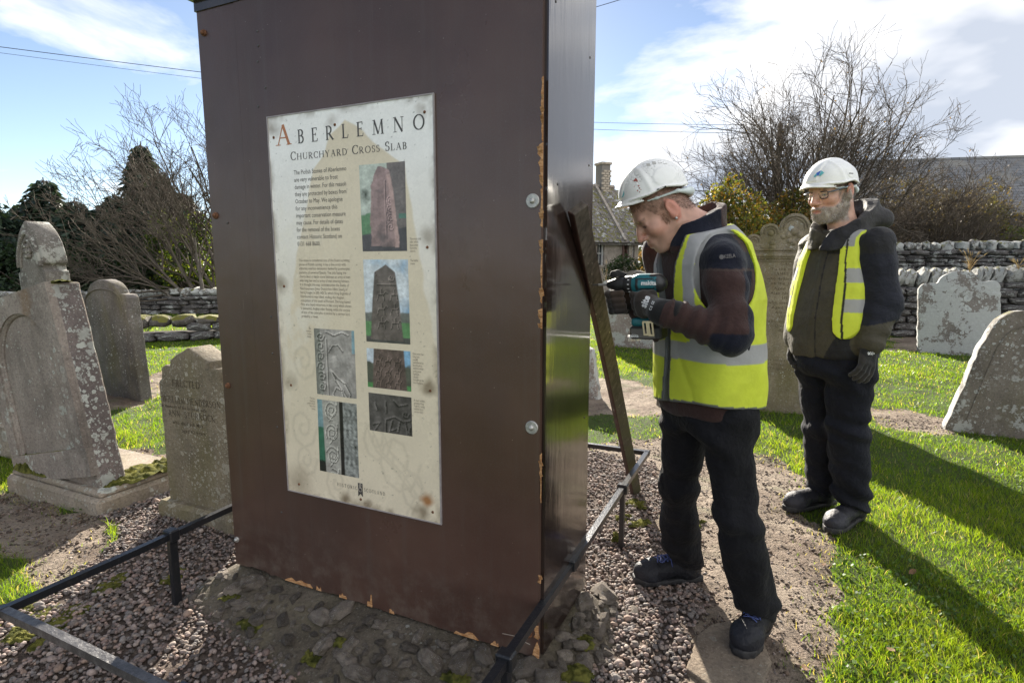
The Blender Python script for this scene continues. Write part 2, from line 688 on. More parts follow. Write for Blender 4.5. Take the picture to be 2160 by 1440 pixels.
def _glyphs():
    T, t, s = 0.145, 0.06, 0.16                # thick, thin, serif half-length

    def st(x0, y0, x1, y1, w):                 # a stroke
        dx, dy = x1 - x0, y1 - y0
        L = math.hypot(dx, dy)
        nx, ny = -dy / L * w / 2, dx / L * w / 2
        return [(x0 + nx, y0 + ny), (x0 - nx, y0 - ny), (x1 - nx, y1 - ny), (x1 + nx, y1 + ny)]

    def sf(x, y, l=s):                         # a serif at a stroke end
        return [(x - l, y - 0.022), (x + l, y - 0.022), (x + l * 0.75, y + 0.022), (x - l * 0.75, y + 0.022)]

    def stem(x, w=T):
        return [st(x, 0, x, 1, w), sf(x, 0.022), sf(x, 0.978)]

    def arc(cx, cy, rx, ry, a0, a1, w0, w1, n=14):
        out = []
        for i in range(n):
            A, B = a0 + (a1 - a0) * i / n, a0 + (a1 - a0) * (i + 1) / n
            q = []
            for ang, sgn in ((A, 1), (A, -1), (B, -1), (B, 1)):
                w = w0 + (w1 - w0) * abs(math.cos(ang))
                q.append((cx + (rx + sgn * w / 2) * math.cos(ang), cy + (ry + sgn * w / 2) * math.sin(ang)))
            out.append(q)
        return out

    def ser(ch, w, polys):
        SERIF[ch] = (w, polys)
    H = PI / 2
    ser('A', 0.92, [st(0.14, 0, 0.46, 1, t), st(0.46, 1, 0.78, 0, T), st(0.24, 0.36, 0.68, 0.36, t), sf(0.14, 0.022), sf(0.78, 0.022, 0.17)])
    ser('B', 0.68, stem(0.16) + arc(0.3, 0.76, 0.24, 0.22, -H, H, t, T) + arc(0.3, 0.28, 0.29, 0.26, -H, H, t, T) + [st(0.16, 0.98, 0.32, 0.98, t), st(0.16, 0.53, 0.32, 0.53, t), st(0.16, 0.02, 0.32, 0.02, t)])
    ser('C', 0.82, arc(0.47, 0.5, 0.38, 0.48, 0.24 * PI, 1.76 * PI, t, T, 22) + [st(0.74, 0.68, 0.77, 0.97, t), st(0.74, 0.06, 0.78, 0.3, t * .7)])
    ser('D', 0.9, stem(0.16) + arc(0.34, 0.5, 0.46, 0.48, -H, H, t, T) + [st(0.16, 0.98, 0.36, 0.98, t), st(0.16, 0.02, 0.36, 0.02, t)])
    ser('E', 0.68, stem(0.16) + [st(0.16, 0.975, 0.56, 0.975, t), st(0.16, 0.52, 0.46, 0.52, t), st(0.16, 0.025, 0.6, 0.025, t), st(0.56, 0.8, 0.56, 0.99, t), st(0.46, 0.42, 0.46, 0.62, t), st(0.58, 0.0, 0.63, 0.22, t)])
    ser('F', 0.64, stem(0.16) + [st(0.16, 0.975, 0.56, 0.975, t), st(0.16, 0.5, 0.46, 0.5, t), st(0.56, 0.8, 0.56, 0.99, t), st(0.46, 0.4, 0.46, 0.6, t)])
    ser('G', 0.88, SERIF['C'][1][:22] + [st(0.72, 0.02, 0.72, 0.42, T), sf(0.72, 0.42)])
    ser('H', 0.98, stem(0.16) + stem(0.8) + [st(0.16, 0.51, 0.8, 0.51, t)])
    ser('I', 0.36, stem(0.18))
    ser('J', 0.42, [st(0.24, 0.05, 0.24, 1, T), sf(0.24, 0.978), st(0.24, 0.06, 0.02, -0.14, t)])
    ser('K', 0.86, stem(0.16) + [st(0.18, 0.48, 0.68, 1, t), st(0.3, 0.56, 0.76, 0, T), sf(0.68, 0.978), sf(0.78, 0.022)])
    ser('L', 0.66, stem(0.16) + [st(0.16, 0.025, 0.6, 0.025, t), st(0.57, 0, 0.63, 0.26, t)])
    ser('M', 1.14, [st(0.18, 0, 0.22, 1, t), st(0.22, 1, 0.57, 0.03, T), st(0.57, 0.03, 0.9, 1, t), st(0.9, 1, 0.96, 0, T), sf(0.18, 0.022), sf(0.96, 0.022), sf(0.16, 0.978, 0.1), sf(0.96, 0.978, 0.1)])
    ser('N', 1.0, [st(0.18, 0, 0.18, 1, t), st(0.18, 1, 0.82, 0, T), st(0.82, 0, 0.82, 1, t), sf(0.18, 0.022), sf(0.82, 0.978), sf(0.12, 0.978, 0.1)])
    ser('O', 1.0, arc(0.5, 0.5, 0.42, 0.48, 0, 2 * PI, t, T, 28))
    ser('P', 0.68, stem(0.16) + arc(0.3, 0.72, 0.27, 0.26, -H, H, t, T) + [st(0.16, 0.98, 0.32, 0.98, t), st(0.16, 0.46, 0.32, 0.46, t)])
    ser('R', 0.84, SERIF['P'][1] + [st(0.36, 0.46, 0.74, 0, T), sf(0.77, 0.022, 0.1)])
    ser('S', 0.6, arc(0.3, 0.75, 0.2, 0.23, 0.25 * PI, 1.5 * PI, t, T * .9) + arc(0.3, 0.27, 0.22, 0.25, -0.75 * PI, 0.5 * PI, t, T * .9) + [st(0.46, 0.72, 0.48, 0.98, t), st(0.1, 0.02, 0.12, 0.28, t)])
    ser('T', 0.78, stem(0.38) + [st(0.04, 0.975, 0.72, 0.975, t), st(0.05, 0.78, 0.05, 0.99, t), st(0.71, 0.78, 0.71, 0.99, t)])
    ser('U', 0.94, [st(0.16, 0.34, 0.16, 1, T), st(0.78, 0.34, 0.78, 1, t), sf(0.16, 0.978), sf(0.78, 0.978)] + arc(0.47, 0.34, 0.31, 0.33, -PI, 0, t, T * .8))
    ser('V', 0.9, [st(0.14, 1, 0.48, 0, T), st(0.48, 0, 0.8, 1, t), sf(0.14, 0.978), sf(0.8, 0.978)])
    ser('W', 1.3, [st(0.12, 1, 0.38, 0, T), st(0.38, 0, 0.64, 1, t), st(0.64, 1, 0.9, 0, T), st(0.9, 0, 1.16, 1, t), sf(0.12, 0.978), sf(1.16, 0.978)])
    ser('Y', 0.86, [st(0.1, 1, 0.42, 0.45, T), st(0.42, 0.45, 0.74, 1, t), st(0.42, 0, 0.42, 0.48, T), sf(0.42, 0.022), sf(0.1, 0.978), sf(0.74, 0.978)])


_glyphs()


def serif_text(text, x, y, h, xs=0.85, track=0.1, caps=1.0, width=None):
    """polygons (list of 2D quads) and the end x; lower-case letters become small capitals of height caps*h"""
    out, cx = [], 0.0
    for i, ch in enumerate(text):
        if ch == ' ':
            cx += 0.45 * h
            continue
        k = h * (caps if ch.islower() else 1.0)
        w, polys = SERIF[ch.upper()]
        for p in polys:
            out.append([(cx + px * k * xs, py * k) for px, py in p])
        cx += w * k * xs + track * h
    cx -= track * h
    f = (width / cx) if width else 1.0
    return [[(x + px * f, y + py) for px, py in p] for p in out], x + cx * f


def flat_polys(polys, frame, lift=0.0006, step=2e-6):
    """2D quads -> world vertices through frame(x, y, lift); each a hair above the last so none are coplanar"""
    V, F = [], []
    for i, p in enumerate(polys):
        n = len(V)
        V += [frame(px, py, lift + (i % 40) * step) for px, py in p]
        F.append(tuple(range(n, n + len(p))))
    return V, F


_FONT = {}


def sans_text(text, size, xs=1.0, spacing=1.0, align='LEFT', lines=1.0, bold=0.0):
    """(V2, F) of a text set in Blender's own font"""
    cu = bpy.data.curves.new('lettering', 'FONT')
    cu.body = text
    cu.size = size
    cu.align_x = align
    cu.space_character = spacing
    cu.space_line = lines
    cu.resolution_u = 2
    cu.offset = bold
    ob = bpy.data.objects.new('lettering', cu)
    COL.objects.link(ob)
    dg = bpy.context.evaluated_depsgraph_get()
    me = ob.evaluated_get(dg).to_mesh()
    V = np.array([v.co[:2] for v in me.vertices]).reshape(-1, 2)
    F = [tuple(p.vertices) for p in me.polygons]
    ob.evaluated_get(dg).to_mesh_clear()
    bpy.data.objects.remove(ob)
    bpy.data.curves.remove(cu)
    V[:, 0] *= xs
    return V, F
# ================================================================== GROUND
U = np.array([0.907, -0.42, 0.0])
U /= np.linalg.norm(U)
VV = np.array([-U[1], U[0], 0.0])              # depth direction of box and stones
YAW = math.atan2(U[1], U[0])


def inpoly(x, y, poly):
    r = np.zeros(np.shape(x), bool)
    n = len(poly)
    for i in range(n):
        x0, y0 = poly[i][:2]
        x1, y1 = poly[(i + 1) % n][:2]
        if y0 == y1:
            continue
        c = ((y0 > y) != (y1 > y)) & (x < (x1 - x0) * (y - y0) / (y1 - y0) + x0)
        r ^= c
    return r


def gp(*pts):
    return [tuple(G(px, py)[:2]) for px, py in pts]


POLY_GRAVEL = gp((-900, 1500), (-260, 1350), (30, 1282), (130, 1225), (235, 1165), (275, 1110), (215, 1085), (330, 985), (335, 968), (480, 962),
                 (700, 950), (1225, 952), (1345, 948), (1385, 975), (1400, 1090), (1465, 1170), (1500, 1290), (1455, 1345), (1450, 1460), (1500, 2200), (-900, 2200))
POLY_PATH = gp((1225, 952), (1240, 930), (1400, 922), (1580, 938), (1655, 962), (1702, 1010), (1692, 1062), (1745, 1120), (1742, 1200), (1765, 1300), (1795, 1440), (1830, 2200),
               (1440, 2200), (1400, 1440), (1480, 1290), (1390, 1100), (1380, 975))
POLY_SOIL = [gp((1200, 795), (1330, 800), (1400, 825), (1420, 862), (1380, 876), (1200, 880)),
             gp((1825, 858), (1915, 862), (2005, 882), (2080, 905), (1985, 916), (1890, 905), (1830, 890)),
             gp((1870, 690), (2400, 690), (2400, 745), (2120, 750), (2060, 742), (1880, 742)),
             gp((170, 838), (330, 790), (365, 770), (380, 790), (320, 832), (300, 852), (180, 868)),
             gp((-500, 1020), (60, 1040), (250, 1095), (235, 1165), (130, 1222), (20, 1280), (45, 1225), (40, 1160), (-500, 1120)),
             gp((255, 952), (480, 948), (480, 968), (330, 975), (240, 1000))]


def gwarp(x, y):
    wx = 0.05 * np.sin(5.1 * y + 1.7 * np.sin(3.3 * x)) + 0.03 * np.sin(13 * y + 2 * np.sin(9 * x + 1))
    wy = 0.05 * np.sin(4.7 * x + 1.3 * np.sin(3.9 * y)) + 0.03 * np.sin(15 * x + 2 * np.sin(8 * y + 2))
    return x + wx, y + wy


def zone(x, y):
    """0 lawn, 1 path / bare soil, 2 gravel"""
    wx, wy = gwarp(x, y)
    z = np.zeros(np.shape(x), int)
    for p in POLY_SOIL:
        z[inpoly(wx, wy, p)] = 1
    z[inpoly(wx, wy, POLY_GRAVEL)] = 2
    z[inpoly(wx, wy, POLY_PATH)] = 1
    return z


def gheight(x, y):
    """small unevenness of the ground (zero far away)"""
    f = np.exp(-np.maximum(np.hypot(x, y) - 9, 0) / 3)
    h = 0.010 * np.sin(2.3 * x + 1.1 * np.sin(1.7 * y)) + 0.008 * np.sin(3.1 * y + 1.3 * np.sin(2.1 * x + 1)) \
        + 0.004 * np.sin(11 * x + 2 * np.sin(7 * y)) + 0.004 * np.sin(13 * y + 2 * np.sin(9 * x + 3))
    return (h - 0.012) * f


def axis_coords(a, b, st, far):
    mid = np.arange(a, b, st)
    g = []
    s, p = st, 0
    while p < far:
        s *= 1.25
        p += s
        g.append(p)
    g = np.array(g)
    return np.concatenate([a - g[::-1], mid, mid[-1] + g])


gx = axis_coords(-4.6, 4.6, 0.03, 900)
gy_ = axis_coords(0.7, 7.0, 0.03, 900)
XX, YY = np.meshgrid(gx, gy_)
rough = 0.006 * nz(np.c_[XX.ravel(), YY.ravel(), 0 * XX.ravel()].astype(np.float32), 40, 3) + 0.005 * nz(np.c_[XX.ravel(), YY.ravel(), 0 * XX.ravel()].astype(np.float32), 90, 4)
near = (np.abs(XX) < 6) & (YY < 9)
ZZ = gheight(XX, YY)
ZZ = ZZ + np.where(near & (zone(XX, YY) == 1), rough.reshape(XX.shape), 0)
ny, nx = XX.shape
GV = np.c_[XX.ravel(), YY.ravel(), ZZ.ravel()]
ii = np.arange(ny * nx).reshape(ny, nx)
GF = np.stack([ii[:-1, :-1], ii[:-1, 1:], ii[1:, 1:], ii[1:, :-1]], -1).reshape(-1, 4)
fc = GV[GF].mean(1)
fz = zone(fc[:, 0], fc[:, 1])

k = NT('lawn_soil', 0.95, 0.2)
n1 = k.noise(1.3, 5)
k.base(k.mix(k.step(k.noise(45, 5), 0.35, 0.65), k.mix(k.step(n1, 0.35, 0.65), (0.035, 0.055, 0.012), (0.05, 0.085, 0.015)), (0.06, 0.075, 0.02)))
k.bump(k.noise(60, 6, 0.7), 0.8, 0.03)
m_lawn = k.m
k = NT('trodden_earth', 0.95, 0.25)
n1 = k.noise(2.2, 6, 0.6)
c1 = k.mix(k.step(n1, 0.3, 0.7), (0.19, 0.14, 0.105), (0.39, 0.32, 0.25))
c1 = k.mix(k.step(k.noise(26, 6, 0.65), 0.5, 0.75), c1, (0.09, 0.07, 0.055))
c1 = k.mix(k.math('MULTIPLY', k.step(k.noise(3.1, 4, 0.6, k.scale((1, 1, 1), loc=(7, 3, 0))), 0.52, 0.7), 0.5), c1, (0.13, 0.15, 0.07))
v = k.voro(95, k.warp(0.01, 30))
c1 = k.mix(k.math('MULTIPLY', k.step(v[0], 0.32, 0.12), k.step(k.noise(9), 0.45, 0.6)), c1, k.mix(k.sepxyz(v[1])[0], (0.22, 0.18, 0.15), (0.36, 0.30, 0.26)))
k.base(c1)
k.bump(k.noise(38, 8, 0.75), 1.0, 0.05)
k.bump(k.noise(7, 4, 0.6), 0.8, 0.08)
k.bump(v[0], 0.5, 0.012)
m_path = k.m
k = NT('gravel_earth', 0.95, 0.2)
k.base(k.mix(k.step(k.noise(30, 6), 0.35, 0.7), (0.07, 0.052, 0.042), (0.15, 0.118, 0.098)))
k.bump(k.noise(70, 6, 0.7), 0.9, 0.02)
m_gravel = k.m
for nm, zz, m in (('ground', 0, m_lawn), ('dirt_path', 1, m_path), ('gravel_bed', 2, m_gravel)):
    f = GF[fz == zz]
    used, inv = np.unique(f, return_inverse=True)
    o = place(nm, mesh(nm, GV[used], inv.reshape(-1, 4), m))
    tag(o, kind='structure')

# ================================================================== STONE MATERIALS


def stone_mat(name, c0, c1, lich=0.5, lcol=(0.44, 0.45, 0.40), moss=0.0, algae=0.0, dark=0.0, big=9.0, bump=0.6, rust=0.0, crust=0.0, fac=1.3):
    c0, c1 = tuple(x * fac for x in c0), tuple(x * fac for x in c1)
    k = NT(name, 0.92, 0.25)
    w = k.warp(0.03, 14)
    c = k.mix(k.step(k.noise(3.5, 6, 0.65), 0.3, 0.7), c0, c1)
    c = k.mix(k.math('MULTIPLY', k.step(k.noise(60, 6, 0.7), 0.42, 0.72), 0.7), c, tuple(x * 0.55 for x in c0))
    c = k.mix(k.math('MULTIPLY', k.step(k.noise(150, 3, 0.6), 0.55, 0.7), 0.45), c, tuple(min(1, x * 1.5) for x in c1))
    if dark:
        c = k.mix(k.math('MULTIPLY', k.step(k.noise(2.6, 5, 0.6, k.scale((1.4, 1.4, 0.5))), 0.45, 0.68), dark), c, (0.045, 0.04, 0.036))
    if algae:
        c = k.mix(k.math('MULTIPLY', k.step(k.noise(2.2, 5, 0.65, k.scale((2.2, 2.2, 0.6), loc=(2, 5, 1))), 0.45, 0.7), algae), c, (0.15, 0.13, 0.055))
    if rust:
        c = k.mix(k.math('MULTIPLY', k.step(k.noise(4.2, 5, 0.6, k.scale((1, 1, .7), loc=(9, 2, 5))), 0.55, 0.72), rust), c, (0.22, 0.12, 0.04))
    h = k.noise(90, 6, 0.7)
    if lich:
        patch = k.step(k.noise(2.4, 4, 0.6, k.scale((1, 1, 1), loc=(3, 8, 2))), 0.62 - 0.3 * lich, 0.75 - 0.25 * lich)
        tot = None
        for sc, lo in ((big, 0.30), (big * 2.3, 0.30), (big * 5.5, 0.28)):
            v = k.voro(sc, w)
            rnd = k.sepxyz(v[1])
            r = k.math('MULTIPLY', rnd[0], lo + 0.16 * lich)
            d = k.math('ADD', v[0], k.math('MULTIPLY', k.math('SUBTRACT', k.noise(sc * 5, 3, 0.6), 0.5), 0.35))
            mk = k.math('MULTIPLY', k.step(k.math('SUBTRACT', r, d), -0.02, 0.03), k.step(rnd[1], 0.75 - 0.65 * lich, 0.8 - 0.62 * lich))
            mk = k.math('MULTIPLY', mk, k.math('MULTIPLY_ADD', patch, 0.75, 0.25))
            # ring: greyer in the middle of the disc
            ring = k.step(k.math('DIVIDE', d, k.math('MAXIMUM', r, 0.02)), 0.45, 0.75)
            lc = k.mix(ring, tuple(x * 0.62 for x in lcol), lcol)
            c = k.mix(mk, c, lc)
            tot = mk if tot is None else k.math('MAXIMUM', tot, mk)
        h = k.math('ADD', h, k.math('MULTIPLY', tot, 0.35))
    if crust:
        cn_ = k.math('ADD', k.noise(4.5, 6, 0.68, k.scale((1, 1, 1), loc=(1, 7, 3))), k.math('MULTIPLY', k.math('SUBTRACT', k.noise(45, 4, 0.7), 0.5), 0.22))
        mk = k.step(cn_, 0.60 - 0.16 * crust, 0.625 - 0.16 * crust)
        c = k.mix(k.math('MULTIPLY', mk, 0.85), c, k.mix(k.noise(28, 5), tuple(x * 0.7 for x in lcol), lcol))
        h = k.math('ADD', h, k.math('MULTIPLY', mk, 0.3))
    if moss:
        geo = k.t.nodes.new('ShaderNodeNewGeometry')
        up = k.sepxyz(geo.outputs['Normal'])[2]
        mk = k.math('MULTIPLY', k.step(up, 0.3, 0.75), k.step(k.noise(7, 5), 0.55 - 0.3 * moss, 0.65 - 0.2 * moss))
        c = k.mix(mk, c, k.mix(k.noise(40), (0.07, 0.075, 0.012), (0.22, 0.20, 0.04)))
    k.base(c)
    k.bump(k.noise(9, 5, 0.6), 0.5, 0.02)
    k.bump(h, bump, 0.012)
    return k.m


m_big = stone_mat('weathered_sandstone', (0.155, 0.13, 0.112), (0.25, 0.215, 0.185), 0.42, moss=0.4, rust=0.4, dark=0.45, big=13, crust=0.05)
m_bigside = stone_mat('lichened_sandstone', (0.09, 0.075, 0.07), (0.15, 0.125, 0.115), 0.98, (0.42, 0.43, 0.39), moss=0.4, big=13, crust=0.2)
m_plinth = stone_mat('mossy_plinth_stone', (0.15, 0.125, 0.10), (0.25, 0.21, 0.165), 0.6, moss=0.0, algae=0.35)
m_gothic = stone_mat('grey_brown_stone', (0.095, 0.085, 0.075), (0.18, 0.165, 0.145), 0.7, (0.40, 0.40, 0.36), dark=0.4, big=16, crust=0.35)
m_darkst = stone_mat('dark_slab_stone', (0.085, 0.075, 0.07), (0.15, 0.135, 0.125), 0.5, (0.42, 0.42, 0.40), algae=0.5, dark=0.4, big=13)
m_erect = stone_mat('yellow_brown_stone', (0.115, 0.095, 0.066), (0.20, 0.165, 0.115), 0.7, (0.36, 0.33, 0.26), algae=0.5, dark=0.35, big=20, crust=0.1)
m_ornate = stone_mat('buff_carved_stone', (0.145, 0.122, 0.085), (0.25, 0.215, 0.155), 0.42, (0.42, 0.42, 0.38), algae=0.7, dark=0.3, big=24, rust=0.35)
m_pale = stone_mat('pale_lichen_stone', (0.12, 0.105, 0.095), (0.19, 0.17, 0.155), 0.9, (0.50, 0.51, 0.50), big=7, crust=1.0)
m_right = stone_mat('lichen_spotted_stone', (0.105, 0.09, 0.075), (0.18, 0.155, 0.13), 0.7, (0.44, 0.44, 0.41), algae=0.3, dark=0.4, big=12, crust=0.22)
m_back = stone_mat('blotched_stone', (0.17, 0.14, 0.125), (0.26, 0.22, 0.20), 0.9, (0.50, 0.51, 0.49), big=8, crust=0.55)
m_incised = plain('incised_shadow_stone', (0.08, 0.064, 0.045), 0.95, 0.1, var=0.35, scale=80)
m_moss = None
k = NT('moss', 0.95, 0.1)
k.base(k.mix(k.step(k.noise(30, 5), 0.35, 0.65), (0.045, 0.05, 0.012), (0.15, 0.145, 0.035)))
k.bump(k.noise(160, 5, 0.7), 1.0, 0.01)
m_moss = k.m
m_wallstone = stone_mat('wall_stone', (0.05, 0.045, 0.045), (0.115, 0.105, 0.10), 0.5, (0.42, 0.43, 0.41), big=9, bump=0.9, crust=0.3)
m_copestone = stone_mat('coping_stone', (0.12, 0.11, 0.10), (0.20, 0.185, 0.17), 0.8, (0.52, 0.53, 0.51), moss=0.2, big=8, bump=0.9, crust=0.9)
m_mosscope = stone_mat('mossy_coping_stone', (0.07, 0.06, 0.055), (0.13, 0.115, 0.10), 0.5, (0.5, 0.5, 0.47), moss=0.95, big=6, bump=0.9)
m_mortar = plain('dark_wall_core', (0.05, 0.045, 0.042), 0.95, 0.1, var=0.4, scale=20, bump=0.5, bscale=40, bdist=0.02)

# ================================================================== DRY-STONE WALLS


def rock_mesh(name, mat, seed, sub=1, box=0.5, rough=0.18):
    """a lump about one unit across: block-like when box is near 1"""
    bm = bmesh.new()
    bmesh.ops.create_icosphere(bm, subdivisions=sub, radius=1)
    r = np.random.RandomState(seed)
    o = Vector(r.uniform(0, 50, 3))
    for v in bm.verts:
        p = v.co.copy()
        m = max(abs(p.x), abs(p.y), abs(p.z))
        q = p.lerp(p / m * 0.86, box)
        q *= 1 + rough * mnoise.noise(p * 1.6 + o) + rough * 0.5 * mnoise.noise(p * 3.7 + o)
        v.co = q * 0.5
    me = bpy.data.meshes.new(name)
    bm.to_mesh(me)
    bm.free()
    me.materials.append(mat)
    me.polygons.foreach_set('use_smooth', np.ones(len(me.polygons), bool))
    me.set_sharp_from_angle(angle=rad(28))
    return me


BLOCKS = [rock_mesh('stone', m_wallstone, s, 2, 0.97, 0.24) for s in range(6)]
COPES = [rock_mesh('coping_stone', m_copestone, s + 20, 2, 0.9, 0.28) for s in range(5)]
MCOPES = [rock_mesh('coping_stone', m_mosscope, s + 40, 2, 0.7, 0.22) for s in range(5)]


def merged(name, parts, mat, parent, stuff=True):
    """many (mesh, matrix) as one mesh object, in the parent's local space"""
    Vs, Fs, n = [], [], 0
    for me, M in parts:
        v = np.empty(len(me.vertices) * 3, np.float32)
        me.vertices.foreach_get('co', v)
        v = v.reshape(-1, 3) @ np.array(M.to_3x3()).T + np.array(M.translation)
        f = np.empty(len(me.loops), np.int32)
        me.loops.foreach_get('vertex_index', f)
        Vs.append(v)
        Fs.append(f.reshape(-1, 3) + n)
        n += len(v)
    o = place(name, mesh(name, np.concatenate(Vs), np.concatenate(Fs), mat, smooth=True, sharp=40), parent)
    if stuff:
        o['kind'] = 'stuff'
    return o


def dry_wall(label, p0, p1, h0, h1, thick, sl, sh, cope, ch, single, seed, cope_meshes=COPES, tilt=0.0, z0=0.0):
    r = random.Random(seed)
    p0, p1 = np.array((*p0, z0)), np.array((*p1, z0))
    L = np.linalg.norm(p1 - p0)
    ang = math.atan2(p1[1] - p0[1], p1[0] - p0[0])
    root = thing('stone_wall', label, 'stone wall', tuple(p0), (0, 0, ang))
    core = MB().box((L / 2, 0, (min(h0, h1) - ch) / 2), (L / 2, thick * 0.36, (min(h0, h1) - ch) / 2))
    core.local('wall_core', m_mortar, root)
    parts, copes = [], []
    hh = lambda x: h0 + (h1 - h0) * x / L
    z = 0.0
    while z < max(h0, h1) - ch - sh * 0.3:
        c = sh * r.uniform(0.75, 1.3)
        x = -r.uniform(0, sl)
        while x < L:
            l = sl * r.uniform(0.5, 1.7)
            if z + c < hh(max(0, x)) - ch + sh * .6:
                M = Matrix.Translation((x + l / 2, -thick * 0.36 + r.uniform(-.045, .03), z + c / 2)) @ Euler((r.uniform(-.12, .12), r.uniform(-.12, .12), r.uniform(-.14, .14))).to_matrix().to_4x4() \
                    @ Matrix.Diagonal((l * 1.08, thick * 0.5, c * 1.1, 1))
                parts.append((r.choice(BLOCKS), M))
            x += l
        z += c
    x = 0
    while x < L:
        l = cope * r.uniform(0.6, 1.4)
        M = Matrix.Translation((x + l / 2, r.uniform(-.03, .03), hh(x) - ch / 2 + r.uniform(-.02, .03))) @ Euler((r.uniform(-.1, .1), r.uniform(-.15, .15) + tilt, r.uniform(-.12, .12))).to_matrix().to_4x4() \
            @ Matrix.Diagonal((l * 1.12, thick * 1.15, ch * r.uniform(1.0, 1.35), 1))
        copes.append((r.choice(cope_meshes), M))
        x += l
    for lst, nm in ((parts, 'stone'), (copes, 'coping_stone')):
        if single and len(lst) <= 300:
            for me, M in lst:
                o = place(nm, me, root)
                o.matrix_local = M
        else:
            merged(nm + 's', lst, lst[0][0].materials[0], root)
    return root


dry_wall('dry-stone boundary wall with tilted pale lichened coping behind the leaning pale headstone', (5.6, 11.4), (10.6, 9.1), 1.16, 1.34, 0.5, 0.26, 0.13, 0.15, 0.30, True, 3, tilt=0.35)
dry_wall('farther straight stone wall topped with a row of white-lichened stones below the shrubs', (7.4, 18.3), (16.5, 14.5), 1.86, 1.98, 0.5, 0.42, 0.11, 0.26, 0.26, False, 4)
dry_wall('low wall with thick yellow moss on its top, behind the round-shouldered dark headstone', (-9.6, 8.7), (-2.0, 11.5), 0.34, 0.5, 0.45, 0.32, 0.13, 0.3, 0.2, True, 5, MCOPES)
dry_wall('dark blackened stone wall below the bare tree and the ivy, beyond the mossy wall', (-15.5, 14.6), (-4.0, 15.4), 0.55, 0.72, 0.45, 0.4, 0.11, 0.22, 0.18, False, 6)

# ================================================================== COTTAGE
m_cwall = stone_mat('cottage_rubble_wall', (0.20, 0.17, 0.145), (0.34, 0.30, 0.26), 0.55, (0.5, 0.47, 0.42), big=2.2, bump=0.9)
m_slate = stone_mat('stone_roof_slate', (0.10, 0.09, 0.085), (0.20, 0.18, 0.17), 0.85, (0.45, 0.45, 0.44), moss=0.25, big=2.0)
m_brick = plain('pale_chimney_brick', (0.42, 0.36, 0.29), 0.9, 0.2, var=0.25, scale=6)
m_mortarp = plain('chimney_mortar', (0.22, 0.2, 0.18), 0.9, 0.2)
m_wpaint = plain('white_window_paint', (0.6, 0.6, 0.58), 0.5)
m_dwood = plain('dark_red_door_paint', (0.10, 0.05, 0.04), 0.5)
k = NT('window_glass', 0.08, 0.5)
k.base((0.03, 0.035, 0.04))
m_glass = k.m


